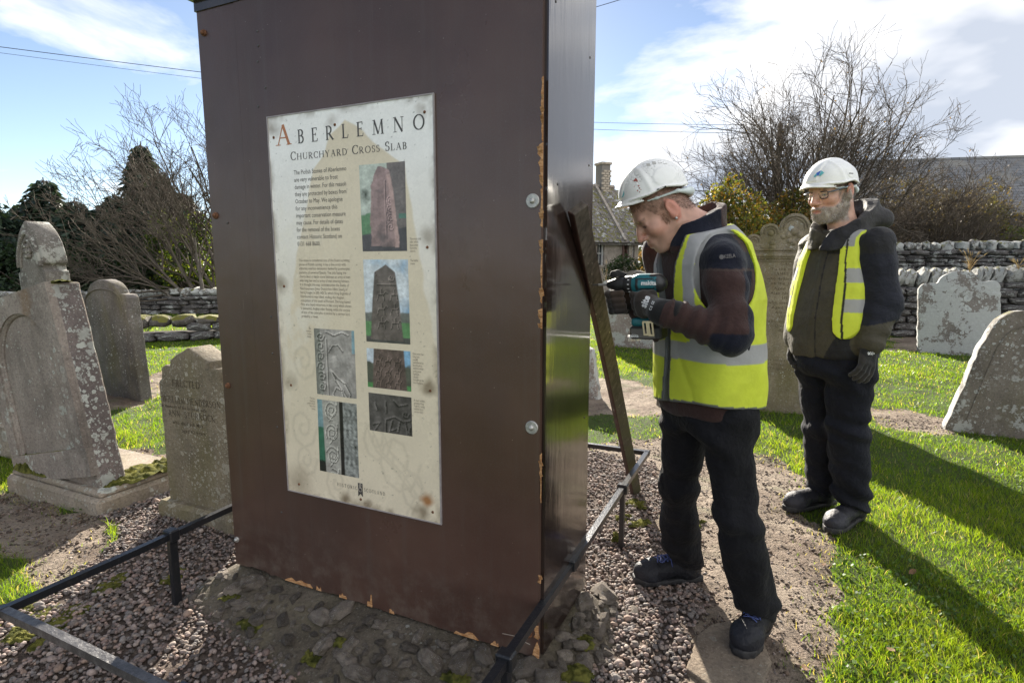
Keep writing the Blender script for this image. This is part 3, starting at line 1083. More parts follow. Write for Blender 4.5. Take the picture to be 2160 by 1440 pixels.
def cottage():
    c0 = at(1346, 551, 29.0)                     # far right corner of the front wall
    ang = rad(25)
    root = thing('stone_cottage', 'old single-storey stone cottage with mossy slate roof and brick chimney beyond the graves', 'cottage', (c0[0], c0[1], 0), (0, 0, ang))
    L, D, E, Rz = 9.5, 5.0, 2.5, 5.25
    w = MB()
    # front wall pieces around the openings (x from -L to 0)
    ops = [(-0.30, 0.14, 1.55, 2.27, 'w'), (-0.75, 0.34, 1.55, 2.27, 'd'), (-2.25, 0.42, 1.2, 2.32, 'w'), (-3.55, 0.5, 0.25, 2.34, 'd'), (-5.6, 0.7, 0.9, 2.1, 'w')]
    xs = sorted([(x - b / 2 if b < .2 else x - b / 2, x + b / 2, z0, z1, t) for x, b, z0, z1, t in ops])
    px = -L
    for x0, x1, z0, z1, t in xs:
        w.box(((px + x0) / 2, 0.25, E / 2), ((x0 - px) / 2, 0.25, E / 2))
        w.box(((x0 + x1) / 2, 0.25, z0 / 2), ((x1 - x0) / 2, 0.25, z0 / 2))
        w.box(((x0 + x1) / 2, 0.25, (z1 + E) / 2), ((x1 - x0) / 2, 0.25, (E - z1) / 2))
        px = x1
    w.box((px / 2, 0.25, E / 2), (-px / 2, 0.25, E / 2))
    w.box((-L / 2, D - 0.25, E / 2), (L / 2, 0.25, E / 2))
    for gx_ in (-0.25, -L + 0.25):
        w.prism([(0.5, 0), (D - 0.5, 0), (D - 0.5, E), (D / 2, Rz - 0.15), (0.5, E)], -0.25, 0.25).xf(lambda v: v)
        v = w.V[-1]
        w.V[-1] = np.c_[v[:, 1] + gx_, v[:, 0], v[:, 2]]
    w.local('wall', m_cwall, root)
    for x0, x1, z0, z1, t in xs:
        nm = 'door' if (t == 'd') else 'window'
        fr = MB()
        for bx in (x0 + 0.03, x1 - 0.03):
            fr.box((bx, 0.17, (z0 + z1) / 2), (0.03, 0.04, (z1 - z0) / 2))
        fr.box(((x0 + x1) / 2, 0.17, z1 - 0.03), ((x1 - x0) / 2 - 0.06, 0.04, 0.03))
        fr.box(((x0 + x1) / 2, 0.17, (z0 + z1) / 2), ((x1 - x0) / 2 - 0.06, 0.035, 0.02))
        if x1 - x0 > 0.3:
            fr.box(((x0 + x1) / 2, 0.171, (z0 + z1) / 2), (0.012, 0.03, (z1 - z0) / 2 - 0.07))
        f = fr.local(nm, m_wpaint if t == 'w' or x0 < -3 else m_dwood, root)
        MB().box(((x0 + x1) / 2, 0.22, (z0 + z1) / 2), ((x1 - x0) / 2, 0.012, (z1 - z0) / 2)).local('pane' if t == 'w' else 'door_leaf', m_glass if t == 'w' else m_dwood, f)
        MB().box(((x0 + x1) / 2, 0.05, z0 - 0.05), ((x1 - x0) / 2 + 0.1, 0.12, 0.05)).local('sill', m_cwall, f)
    # roof: courses of stone slates on a deck
    sl = math.hypot(D / 2 + 0.25, Rz - E)
    a = math.atan2(Rz - E, D / 2)
    deck = MB()
    for sg in (0, 1):
        q = [(-0.2, E - 0.22), (D / 2, Rz - 0.02), (D / 2, Rz - 0.14), (-0.2, E - 0.34)]
        if sg:
            q = [(D - y, z) for y, z in q]
        n0 = len(deck.V)
        deck.prism(q, -L - 0.15, 0.15)
        v = deck.V[-1]
        deck.V[-1] = np.c_[v[:, 1], v[:, 0], v[:, 2]]
    roof = deck.local('roof', m_slate, root)
    parts = []
    rr = random.Random(5)
    slate = BLOCKS[0]
    ncourse = 17
    for i in range(ncourse):
        t = (i + 0.5) / ncourse
        y, z = -0.28 + t * (D / 2 + 0.28), E - 0.2 + t * (Rz - E + 0.2)
        x = -L - 0.15 - rr.uniform(0, .3)
        while x < 0.15:
            l = rr.uniform(0.22, 0.5)
            M = Matrix.Translation((x + l / 2, y, z + 0.03 + rr.uniform(-.012, .012))) @ Euler((a - 0.10 + rr.uniform(-.05, .05), 0, rr.uniform(-.04, .04))).to_matrix().to_4x4() @ Matrix.Diagonal((l * 1.1, sl / ncourse * 1.9, 0.05, 1))
            parts.append((rr.choice(BLOCKS), M))
            x += l
    merged('slates', parts, m_slate, root)
    sk = MB()
    # raised skew stones running up the slope, and the ridge
    x_s = -1.05
    sk.tube([(x_s, -0.3, E - 0.12), (x_s, D / 2, Rz + 0.12)], 0.10, 4)
    sk.local('skew', m_cwall, root)
    MB().tube([(-L - 0.1, D / 2, Rz + 0.03), (0.15, D / 2, Rz + 0.03)], 0.13, 6).local('ridge', m_cwall, root)
    MB().tube([(-1.0, -0.09, 0.2), (-1.0, -0.09, E - 0.25)], 0.05, 8).local('drainpipe', m_dwood, root)
    ch = MB().box((-0.55, D / 2, Rz + 0.42), (0.26, 0.3, 0.75)).local('chimney', m_mortarp, root)
    bm_ = MB().box((0, 0, 0), (0.112, 0.03, 0.05), bev=0.006)
    V, F = bm_.arrays()
    bme = mesh('brick', V, F, m_brick, smooth=False)
    for i in range(9):
        for sx in (-1, 0, 1):
            x = -0.55 + sx * 0.24 + (0.06 if i % 2 else -0.06)
            if abs(x + 0.55) > 0.27:
                continue
            place('brick', bme, ch, (x, D / 2 - 0.305, Rz - 0.2 + i * 0.125))
        for sy in (-1, 0, 1):
            o = place('brick', bme, ch, (-0.55 + 0.265, D / 2 + sy * 0.22 + (.04 if i % 2 else -.04), Rz - 0.2 + i * 0.125), (0, 0, PI / 2))
    MB().box((-0.55, D / 2, Rz + 1.2), (0.33, 0.37, 0.06), bev=0.02).local('chimney_cap', m_brick, root)
    return root


cottage()

# ================================================================== BARN behind the shrubs on the right, pale house in the ivy on the left
m_barnwall = stone_mat('dark_barn_wall', (0.05, 0.045, 0.045), (0.10, 0.09, 0.085), 0.3, (0.3, 0.3, 0.28), big=2)
k = NT('barn_slates', 0.8, 0.3)
br = k.t.nodes.new('ShaderNodeTexBrick')
br.inputs['Scale'].default_value = 1.0
br.inputs['Brick Width'].default_value = 0.35
br.inputs['Row Height'].default_value = 0.22
br.inputs['Mortar Size'].default_value = 0.012
br.inputs['Color1'].default_value = (0.13, 0.135, 0.145, 1)
br.inputs['Color2'].default_value = (0.20, 0.20, 0.205, 1)
br.inputs['Mortar'].default_value = (0.05, 0.05, 0.055, 1)
k.t.links.new(k.scale((1, 1, 1)), br.inputs[0])
k.base(k.mix(k.step(k.noise(0.9, 5), 0.45, 0.7), br.outputs[0], (0.22, 0.21, 0.19)))
m_barnroof = k.m


def barn():
    p0 = at(1795, 551, 27.0)
    root = thing('stone_barn', 'long dark stone barn with grey slate roof rising behind the bare shrubs at right', 'barn', (p0[0], p0[1], 0), (0, 0, YAW * 0.5))
    L, D, E, Rz = 16.0, 7.0, 3.55, 6.35
    w = MB()
    w.box((L / 2, 0.3, E / 2), (L / 2, 0.3, E / 2)).box((L / 2, D - 0.3, E / 2), (L / 2, 0.3, E / 2))
    for x in (0.3, L - 0.3):
        w.prism([(0.6, 0), (D - 0.6, 0), (D - 0.6, E), (D / 2, Rz - 0.1), (0.6, E)], -0.3, 0.3)
        v = w.V[-1]
        w.V[-1] = np.c_[v[:, 1] + x, v[:, 0], v[:, 2]]
    w.local('wall', m_barnwall, root)
    rr = random.Random(9)
    parts = []
    z = 0.2
    while z < E - 0.1:
        c = rr.uniform(0.1, 0.18)
        x = 0
        while x < L:
            l = rr.uniform(0.25, 0.7)
            M = Matrix.Translation((x + l / 2, 0.0 + rr.uniform(-.02, .02), z)) @ Matrix.Diagonal((l * 1.02, 0.14, c * 1.0, 1))
            parts.append((rr.choice(BLOCKS), M))
            x += l
        z += c
    merged('wall_stones', parts, m_barnwall, root)
    sl = math.hypot(D / 2 + 0.3, Rz - E)
    for sg in (1, -1):
        a = math.atan2(Rz - E, D / 2) * sg
        R = euler(a, 0, 0)
        yc, zc = D / 2 - sg * (D / 4 + 0.1), (E + Rz) / 2 - 0.06
        MB().box((0, 0, 0), (L / 2 + 0.2, sl / 2 - (0.0 if sg > 0 else 0.05), 0.05)).local('roof', m_barnroof, root, (L / 2, yc, zc), (a, 0, 0))
    MB().tube([(-0.2, D / 2, Rz + 0.02), (L + 0.2, D / 2, Rz + 0.02)], 0.12, 6).local('ridge', m_barnroof, root)


barn()
m_pharl = plain('pale_rendered_wall', (0.42, 0.40, 0.33), 0.9, 0.2, var=0.15, scale=3)


def pale_house():
    p0 = at(384, 551, 24.0)
    root = thing('small_house', 'pale rendered house half hidden by ivy and branches beside the brown box', 'house', (p0[0], p0[1], 0), (0, 0, 0.1))
    MB().box((2.0, 1.6, 1.05), (2.0, 1.6, 1.05)).local('wall', m_pharl, root)
    q = MB()
    q.prism([(-0.25, 2.1), (1.6, 3.1), (3.45, 2.1), (3.3, 2.1), (1.6, 2.98), (-0.1, 2.1)][:3] + [(1.6, 2.98)], -0.2, 4.2)
    v = q.V[-1]
    q.V[-1] = np.c_[v[:, 1], v[:, 0], v[:, 2]]
    q.local('roof', m_pharl, root)
    for x in (0.7, 1.9):
        f = MB().box((x, -0.02, 1.4), (0.32, 0.04, 0.42)).local('window', m_wpaint, root)
        MB().box((x, -0.065, 1.4), (0.26, 0.012, 0.36)).local('pane', m_glass, f)


pale_house()
# ================================================================== GRAVESTONES


def arcpts(cx, cz, r, a0, a1, n=10, rz=None):
    rz = rz or r
    return [(cx + r * math.cos(rad(a0 + (a1 - a0) * i / n)), cz + rz * math.sin(rad(a0 + (a1 - a0) * i / n))) for i in range(n + 1)]


def densify(poly, d=0.05, jit=0.003, seed=0):
    r = np.random.RandomState(seed)
    out = []
    n = len(poly)
    for i in range(n):
        a, b = np.array(poly[i], float), np.array(poly[(i + 1) % n], float)
        L = np.linalg.norm(b - a)
        m = max(1, int(L / d))
        for j in range(m):
            out.append(a + (b - a) * j / m + r.normal(size=2) * jit * (1 if j else 0.5))
    return out


def slab(poly, t, mats, parent, name='slab', bev=0.012, jit=0.003, seed=0, y0=0.0):
    p = densify(poly, 0.05, jit, seed)
    n = len(p)
    V = [(x, y0, z) for x, z in p] + [(x, y0 + t, z) for x, z in p]
    F = [tuple(range(n)), tuple(range(2 * n - 1, n - 1, -1))] + [(i, i + n, (i + 1) % n + n, (i + 1) % n) for i in range(n)]
    me = mesh(name, V, F, mats, smooth=False, fmat=[0, 0] + [len(mats) - 1 if isinstance(mats, list) else 0] * n)
    bm = bmesh.new()
    bm.from_mesh(me)
    bmesh.ops.recalc_face_normals(bm, faces=bm.faces)
    bm.to_mesh(me)
    bm.free()
    return bevel(place(name, me, parent), bev, 2, 40)


def grave(label, base, tilt=(0, 0), yaw=YAW, group='gravestones in the churchyard'):
    return thing('gravestone', label, 'gravestone', tuple(base), (tilt[0], tilt[1], yaw), group)


def engrave(lines, parent, mat=m_incised, name='inscription_line', y=-0.0012):
    """lines: (text, x, z, size, 'serif' or 'sans', align, xs)"""
    for text, x, z, size, kind, al, xs in lines:
        V, F = [], []
        if kind == 'serif':
            polys, xe = serif_text(text, 0, 0, size, 0.85 * xs, 0.12)
            off = {'L': 0, 'C': -xe / 2, 'R': -xe}[al]
            for i, p in enumerate(polys):
                n = len(V)
                V += [(x + off + px, y - (i % 40) * 4e-6, z + pz) for px, pz in p]
                F.append(tuple(range(n, n + len(p))))
        else:
            v, f = sans_text(text, size, xs, 1.15, {'L': 'LEFT', 'C': 'CENTER', 'R': 'RIGHT'}[al], bold=size * 0.012)
            n = len(V)
            V += [(x + a, y, z + b) for a, b in v]
            F += [tuple(i + n for i in q) for q in f]
        place(name, mesh(name, V, F, mat, smooth=False), parent)


def bead(pts, r, mat, parent, name, n=8):
    """a moulding laid along (x, z) points on the face"""
    return MB().tube([(x, -0.002, z) for x, z in pts], r, n).local(name, mat, parent, smooth=True, sharp=60)


# -- the big leaning stone on its plinth, left
ped = G(215, 1083)[:2]
pc = np.array([ped[0], ped[1], 0]) - U * 0.46
root = grave('big leaning headstone with recessed arched panel and thickly lichened side, on a stepped plinth', (pc[0], pc[1], 0))
root.rotation_euler = (0, 0, YAW)
pl = MB()
pl.box((0, 0.27, 0.005), (0.47, 0.29, 0.075), bev=0.02)
pl.box((0, 0.27, 0.094), (0.45, 0.265, 0.022), bev=0.016)
o = pl.local('plinth', m_plinth, root, smooth=True, sharp=40)
lean = place('headstone', None, root) if False else None
ang = rad(-12)
hs_out = [(-0.41, -0.1), (0.41, -0.1), (0.405, 0.6), (0.395, 1.09), (0.2, 1.105), (-0.2, 1.10), (-0.395, 1.09), (-0.405, 0.6)]
hs = slab(hs_out, 0.145, [m_big, m_bigside], root, 'headstone', 0.012, 0.004, 2)
hs.location = (-0.03, 0.045, 0.11)
hs.rotation_euler = (0, ang, 0)
# raised frame round the arched recess
arch = arcpts(0, 0.66, 0.31, 180, 0, 22, 0.32)
inner = [(-0.31, 0.16)] + [(-0.31, 0.16 + 0.5 * i / 6) for i in range(1, 6)] + arch + [(0.31, 0.66 - 0.5 * i / 6) for i in range(1, 7)]
outer = []
for x, z in inner:
    if z > 0.9 or (abs(x) < 0.3 and z > 0.66):
        outer.append((x * 1.29, 1.095 if abs(x) < 0.305 else z))
    else:
        outer.append((math.copysign(0.404, x), z))
outer = [(max(-0.398, min(0.398, a)), min(b, 1.096)) for a, b in outer]
m = len(inner)
fr = MB()
V = [(x, -0.028, z) for x, z in outer] + [(x, -0.028, z) for x, z in inner] + [(x, 0.004, z) for x, z in outer] + [(x, 0.004, z) for x, z in inner]
F = []
for i in range(m - 1):
    F += [(i, i + 1, m + i + 1, m + i), (m + i, m + i + 1, 3 * m + i + 1, 3 * m + i), (i + 1, i, 2 * m + i, 2 * m + i + 1)]
fr.add(V, F)
fr.box((0, -0.011, 0.078), (0.404, 0.0168, 0.081))
f1 = fr.local('panel_frame', m_big, hs)
bead(inner, 0.017, m_big, hs, 'arch_moulding')
bead([(x * 0.93, z * 0.985 + 0.01) for x, z in inner], 0.009, m_big, hs, 'arch_moulding')
mo = MB()
rr = random.Random(3)


def moss_clump(c, rx, ry, rz, seed, h=0.008):
    def f(P):
        d = ell(P, c, (rx, ry, rz))
        return d + 0.35 * rz * nz(P, 60 / max(rx, .05) * .06 * 10, seed) * 0.5 + 0.006 * nz(P, 160, seed + 1)
    return f


def moss_patch(V0, F0, c, rx, ry, rz, seed):
    """lumpy cushion: a dome grid with noise"""
    n = 16
    g = np.linspace(-1, 1, n)
    X, Y = np.meshgrid(g, g)
    d = np.sqrt(X ** 2 + Y ** 2)
    P = np.c_[X.ravel() * 3, Y.ravel() * 3, np.full(n * n, seed * 3.1)].astype(np.float32)
    e = 0.25 * nz(P, 2.2, seed).reshape(n, n)
    H = np.clip(1 - (d + e) ** 2, 0, 1) ** 0.6
    Z = H * rz * (0.7 + 0.5 * nz(P, 5, seed + 2).reshape(n, n)) + 0.15 * rz * nz(P, 14, seed + 5).reshape(n, n) * (H > 0)
    keep = H > 0.01
    I = np.arange(n * n).reshape(n, n)
    b = len(V0)
    V0 += [(c[0] + x * rx, c[1] + y * ry, c[2] + max(z, -0.002)) for x, y, z in zip(X.ravel(), Y.ravel(), np.where(keep, Z, -0.01).ravel())]
    for i in range(n - 1):
        for j in range(n - 1):
            if keep[i, j] or keep[i + 1, j] or keep[i, j + 1] or keep[i + 1, j + 1]:
                F0.append((b + I[i, j], b + I[i, j + 1], b + I[i + 1, j + 1], b + I[i + 1, j]))


V0, F0 = [], []
for c, rx, ry, rz in (((0.36, 0.30, 0.114), 0.11, 0.16, 0.045), ((0.36, 0.44, 0.114), 0.10, 0.11, 0.045), ((0.40, 0.17, 0.114), .04, .10, 0.03), ((-0.33, 0.045, 0.114), 0.13, 0.05, 0.085), ((-0.17, 0.035, 0.114), 0.10, 0.03, 0.03), ((0.36, 0.1, 0.112), 0.06, 0.05, 0.015)):
    moss_patch(V0, F0, c, rx, ry, rz, rr.randint(0, 99))
place('moss', mesh('moss', V0, F0, m_moss), root)['kind'] = 'stuff'

V0, F0 = [], []
for i in range(9):
    x = -0.36 + 0.09 * i
    moss_patch(V0, F0, (x, 0.05 + 0.05 * (i % 2), 1.088 + (0.010 if abs(x) < .25 else 0)), 0.07, 0.05, 0.016, 60 + i)
place('moss', mesh('moss', V0, F0, m_moss), hs)['kind'] = 'stuff'

# -- pointed stone behind it
b = at(72, 551, 5.0)
root = grave('pointed gothic-arched headstone rising behind the big leaning one', (b[0], b[1], 0.02), (0, rad(-3)))
half = 0.215
pts = [(-half, -0.1), (half, -0.1), (half, 1.26), (half - 0.035, 1.27), (half - 0.035, 1.31), (half, 1.325)]
R_ = 0.455
right = [(half - R_ + R_ * math.cos(rad(t)), 1.325 + R_ * math.sin(rad(t)) * 0.98) for t in np.linspace(4, 57, 9)]
pts += right + [(-x, z) for x, z in right[::-1]] + [(-half, 1.325), (-half + 0.035, 1.31), (-half + 0.035, 1.27), (-half, 1.26)]
slab(pts, 0.19, m_gothic, root, 'slab', 0.012, 0.002, 4)
lan = lambda s: [(x * s, 1.325 + (z - 1.325) * s - 0.02) for x, z in [(half, 1.325)] + right + [(-a, c) for a, c in right[::-1]] + [(-half, 1.325)]]
bead(lan(0.80), 0.02, m_gothic, root, 'arch_moulding')
bead(lan(0.62), 0.014, m_gothic, root, 'arch_moulding')
cv = MB()
for a in range(6):
    cv.lathe([(0.001, -0.025), (0.022, -0.015), (0.03, 0)], (0.04 * math.cos(a * PI / 3), 0, 1.44 + 0.045 * math.sin(a * PI / 3)), (0, 1, 0), 8)
cv.lathe([(0.001, -0.03), (0.025, -0.02), (0.035, 0)], (0, 0, 1.44), (0, 1, 0), 8)
cv.local('carved_rosette', m_gothic, root, smooth=True)

# -- dark round-shouldered stone
b = (G(190, 832) + G(300, 834)) / 2
root = grave('dark round-shouldered headstone with pale lichen blots, in bare soil before the mossy wall', (b[0], b[1], 0), (rad(1), rad(-2)))
w = 0.40
pts = [(-w, -0.1), (w, -0.1), (w, 1.0), (w - 0.03, 1.035), (w - 0.13, 1.04)] + arcpts(0, 1.02, 0.26, 8, 172, 12, 0.17) + [(-w + 0.13, 1.04), (-w + 0.03, 1.035), (-w, 1.0)]
slab(pts, 0.12, m_darkst, root, 'slab', 0.014, 0.003, 5)
mp = MB().prism([(-0.30, 0.25), (0.30, 0.25), (0.30, 0.95)] + arcpts(0, 0.95, 0.30, 0, 180, 10, 0.13) + [(-0.30, 0.95)], -0.006, 0.002)
bead([(-0.31, 0.28), (-0.31, 0.95)] + arcpts(0, 0.95, 0.31, 180, 0, 12, 0.15) + [(0.31, 0.95), (0.31, 0.28)], 0.009, m_darkst, root, 'border_moulding')

# -- inscribed stone half behind the box
b = G(361, 1049, 0.09) * [1, 1, 0] + U * 0.25
root = grave('yellow-brown headstone with gabled top and worn capital lettering, partly hidden by the brown box', (b[0], b[1], -0.065), (rad(0), rad(-1)))
MB().box((0.0, 0.09, 0.08), (0.305, 0.14, 0.075), bev=0.02).local('base_course', m_erect, root, smooth=True, sharp=40)
w = 0.258
pts = [(-w, 0.0), (w, 0.0), (w, 0.80), (w - 0.03, 0.825), (w - 0.035, 0.88), (w - 0.06, 0.9), (w - 0.1, 0.895), (w - 0.11, 0.93), (0.0, 1.0), (-w + 0.11, 0.93), (-w + 0.1, 0.895), (-w + 0.06, 0.9), (-w + 0.035, 0.88), (-w + 0.03, 0.825), (-w, 0.80)]
slab(pts, 0.14, m_erect, root, 'slab', 0.008, 0.003, 6)
engrave([('ERECTED', -0.145, 0.79, 0.036, 'serif', 'L', 1.15), ('WILLIAM HENDERSON', -0.235, 0.70, 0.034, 'serif', 'L', 0.98), ('in memory of his beloved wife', -0.25, 0.67, 0.026, 'sans', 'L', 0.95),
         ('ANN', -0.20, 0.625, 0.034, 'serif', 'L', 1.05), ('STURROCK', -0.07, 0.625, 0.034, 'serif', 'L', 1.05), ('who died 6th May', -0.17, 0.585, 0.028, 'sans', 'L', 1), ('aged 62 years', -0.1, 0.545, 0.028, 'sans', 'L', 1)], root)

# -- stone at the far left edge
b = at(-40, 551, 4.05)
root = grave('narrow leaning stone on a mossy plinth cut by the left edge of the photo', (b[0], b[1], 0))
hs = slab([(-0.3, -0.02), (0.3, -0.02), (0.28, 0.6), (-0.28, 0.6)], 0.16, m_big, root, 'slab', 0.012, 0.004, 8)
hs.location = (-0.06, 0.1, 0.22)
hs.rotation_euler = (0, rad(-15), 0)
MB().box((0, 0.17, 0.1), (0.42, 0.25, 0.13), bev=0.02).local('plinth', m_plinth, root, smooth=True, sharp=40)
V0, F0 = [], []
moss_patch(V0, F0, (0.33, 0.1, 0.23), 0.09, 0.16, 0.04, 5)
place('moss', mesh('moss', V0, F0, m_moss), root)['kind'] = 'stuff'

# -- carved stone between the two men
b = G(1650, 868)
root = grave('tall buff headstone with scrolled carved top and long inscription, standing between the two men', (b[0], b[1], 0), (rad(1), 0))
w = 0.40
Rt = [(w, -0.1), (w, 1.40), (w + 0.012, 1.41), (w + 0.012, 1.435), (w - 0.005, 1.45), (w - 0.005, 1.53)] + arcpts(0.325, 1.545, 0.07, 0, 150, 7) + arcpts(0.195, 1.62, 0.085, 0, 140, 8) + arcpts(0, 1.66, 0.125, -8, 90, 9)
pts = Rt + [(-x, z) for x, z in Rt[::-1][1:]]
slab(pts[::-1], 0.13, m_ornate, root, 'slab', 0.007, 0.002, 9)
for cx, cz, r in ((0, 1.66, 0.125), (0.195, 1.62, 0.085), (-0.195, 1.62, 0.085), (0.325, 1.545, 0.07), (-0.325, 1.545, 0.07)):
    bead(arcpts(cx, cz, r - 0.018, -5, 185, 12), 0.009, m_ornate, root, 'scroll_moulding', 6)
    bead(arcpts(cx, cz, r - 0.042, -5, 185, 12), 0.007, m_ornate, root, 'scroll_moulding', 6)
MB().box((0, -0.012, 1.425), (w + 0.008, 0.018, 0.012), bev=0.005).local('cornice', m_ornate, root)
MB().box((0, -0.006, 1.405), (w + 0.004, 0.012, 0.006)).local('cornice', m_ornate, root)
MB().box((0, -0.006, 1.475), (w - 0.01, 0.010, 0.006)).local('cornice', m_ornate, root)
bead([(-0.3, 0.3), (-0.3, 1.375), (0.3, 1.375), (0.3, 0.3)], 0.008, m_ornate, root, 'panel_border', 6)
for cx, cz, r in ((0, 1.63, 0.04), (-0.045, 1.60, 0.03), (0.045, 1.60, 0.03), (-0.085, 1.585, 0.024), (0.085, 1.585, 0.024), (0, 1.535, 0.03), (0.035, 1.55, 0.025), (-0.035, 1.55, 0.025), (-0.17, 1.53, 0.026), (-0.17, 1.49, 0.03), (0.17, 1.53, 0.026), (0.17, 1.49, 0.03), (-0.19, 1.62, 0.03), (0.19, 1.62, 0.03), (-0.25, 1.5, 0.02), (.25, 1.5, .02)):
    MB().lathe([(0.0005, -r * 0.55), (r * 0.5, -r * 0.45), (r * 0.9, -r * 0.15), (r, 0.0)], (cx, 0.001, cz), (0, 1, 0), 9).local('carved_figure', m_ornate, root, smooth=True)
MB().lathe([(0.021, -0.001), (0.024, 0.001)], (-0.026, -0.006, 1.655), (0, 1, 0), 12).local('lichen_spot', plain('grey_lichen', (0.36, 0.39, 0.40), 0.9, 0.1), root)
L = [('SACRED', 0.0, 1.335, 0.030, 'serif', 'C', 1.35), ('To the memory of', 0, 1.292, 0.034, 'sans', 'C', 1.15), ('JAMES BENNET', 0.0, 1.25, 0.027, 'serif', 'C', 1.2), ('who departed this life', 0, 1.207, 0.034, 'sans', 'C', 1.12), ('on the 10 June 18', 0, 1.165, 0.034, 'sans', 'C', 1.15),
     ('Aged 77 years', 0, 1.12, 0.034, 'sans', 'C', 1.2), ('Also his daughter', 0, 1.077, 0.034, 'sans', 'C', 1.15), ('HELEN', 0.0, 1.035, 0.027, 'serif', 'C', 1.3), ('who died in infancy', 0, 0.992, 0.034, 'sans', 'C', 1.12), ('Aged 9 months', 0, 0.948, 0.034, 'sans', 'C', 1.2),
     ('Also his son', 0, 0.905, 0.034, 'sans', 'C', 1.15), ('WALTER', 0.0, 0.865, 0.027, 'serif', 'C', 1.3), ('who died at sea on', 0, 0.822, 0.034, 'sans', 'C', 1.12), ('the 17 Nov', 0, 0.782, 0.034, 'sans', 'C', 1.2), ('Aged 20', 0, 0.742, 0.034, 'sans', 'C', 1.2),
     ('This stone is erected by', 0, 0.47, 0.03, 'sans', 'C', 1.05), ('an affectionate family', 0, 0.43, 0.03, 'sans', 'C', 1.1), ('To their Father', 0, 0.39, 0.03, 'sans', 'C', 1.2)]
engrave(L, root, plain('incised_dark_stone', (0.13, 0.105, 0.07), 0.95, 0.1, var=0.4, scale=70))

# -- pale leaning stone by the wall
b = (G(1948, 745) + G(2100, 752)) / 2
root = grave('pale lichen-covered headstone leaning beside the boundary wall, with round-topped centre', (b[0], b[1], -0.05), (rad(-4), rad(-4)))
w = 0.5
pts = [(-w, -0.1), (w, -0.1), (w - .01, 1.02)] + arcpts(w - 0.12, 1.02, 0.11, 0, 90, 6) + [(0.27, 1.12)] + arcpts(0, 1.10, 0.25, 10, 170, 10, 0.19) + [(-0.27, 1.12)] + arcpts(-w + 0.12, 1.02, 0.11, 90, 180, 6)
slab(pts, 0.1, [m_pale, m_copestone], root, 'slab', 0.012, 0.004, 10)

# -- large right-hand stone
b = G(1997, 907) + U * 0.66
root = grave('large dark leaning headstone with white lichen blotches, cut by the right edge of the photo', (b[0], b[1], -0.02), (rad(-3), rad(13)))
w = 0.66
pts = [(-w, -0.15), (w, -0.15), (w, 0.9), (0.3, 0.92), (-0.1, 0.905), (-0.25, 0.93)] + [(-w + 0.24 - 0.2 * math.sin(rad(a)), 0.71 + 0.23 * math.cos(rad(a))) for a in range(0, 91, 15)] + [(-w + 0.02, 0.6)]
slab(pts, 0.13, [m_right, m_copestone], root, 'slab', 0.012, 0.004, 11)
bead([(-w + 0.11, 0.0), (-w + 0.12, 0.62)] + [(-w + 0.3 - 0.17 * math.sin(rad(a)), 0.64 + 0.2 * math.cos(rad(a))) for a in range(90, -1, -15)] + [(0.4, 0.84)], 0.006, m_right, root, 'border_moulding', 6)

# -- stones beyond the box on the right
b = (G(1268, 728) + G(1400, 736)) / 2
root = grave('grey headstone blotched with white lichen, seen under the drill', (b[0], b[1], 0), (0, rad(1)))
pts = [(-0.56, -0.1), (0.56, -0.1), (0.55, 0.95)] + arcpts(0.44, 0.95, 0.11, 0, 90, 5) + [(0.3, 1.07), (-0.3, 1.08)] + arcpts(-0.44, 0.95, 0.11, 90, 180, 5)
slab(pts, 0.12, m_back, root, 'slab', 0.012, 0.004, 12)
b = at(1340, 551, 11.0)
root = grave('round-topped headstone just showing above the drill, before the cottage bushes', (b[0], b[1], 0))
slab([(-0.36, -0.1), (0.36, -0.1), (0.36, 0.9)] + arcpts(0, 0.9, 0.36, 0, 180, 14, 0.30), 0.12, m_darkst, root, 'slab', 0.012, 0.003, 13)
b = G(1262, 842) - U * 0.34
root = grave('low tapered stone with white-crusted edge beside the brown box', (b[0], b[1], 0), (0, rad(-9)))
slab([(-0.34, -0.1), (0.34, -0.1), (0.33, 0.45), (0.2, 0.55), (-0.33, 0.56)], 0.12, [m_back, m_copestone], root, 'slab', 0.012, 0.004, 14)
b = G(1388, 852) + U * 0.06
root = grave('small dark foot-stone between the drill man and the soil patch', (b[0], b[1], 0))
slab([(-0.075, -0.05), (0.075, -0.05), (0.075, 0.34)] + arcpts(0, 0.34, 0.075, 0, 180, 6, 0.05), 0.07, m_darkst, root, 'slab', 0.008, 0.002, 15)

# ================================================================== RUBBLE FOOTING under the box
BA = np.array([-1.169, 2.255, 0.1])            # front-left foot of the box
BW, BD, BTOP = 1.381, 0.444, 2.325
root = thing('rubble_footing', 'mortared rubble footing of mossy stones under the brown box', 'stone footing', tuple(BA * [1, 1, 0]), (0, 0, YAW))
m_footing = stone_mat('footing_mortar', (0.055, 0.045, 0.034), (0.11, 0.092, 0.07), 0.3, (0.36, 0.36, 0.33), moss=0.0, algae=0.2, big=30, bump=1.0)
m_rubble = stone_mat('footing_stone', (0.07, 0.057, 0.048), (0.15, 0.128, 0.108), 0.45, (0.45, 0.46, 0.45), moss=0.0, algae=0.2, big=26, bump=0.8)
nxg, nyg = 120, 60
xs = np.linspace(-0.30, BW + 0.34, nxg)
ys = np.linspace(-0.42, BD + 0.36, nyg)
X, Y = np.meshgrid(xs, ys)
dxo = np.maximum(np.maximum(-X, X - BW), 0)
dyo = np.maximum(np.maximum(-Y, Y - BD), 0)
wid = np.where(Y < 0, 0.17 + 0.12 * np.clip(X / BW, 0, 1), 0.14)
dd = np.hypot(dxo, dyo * 0.17 / wid * 1.0)
P = np.c_[X.ravel(), Y.ravel(), 0 * X.ravel()].astype(np.float32)
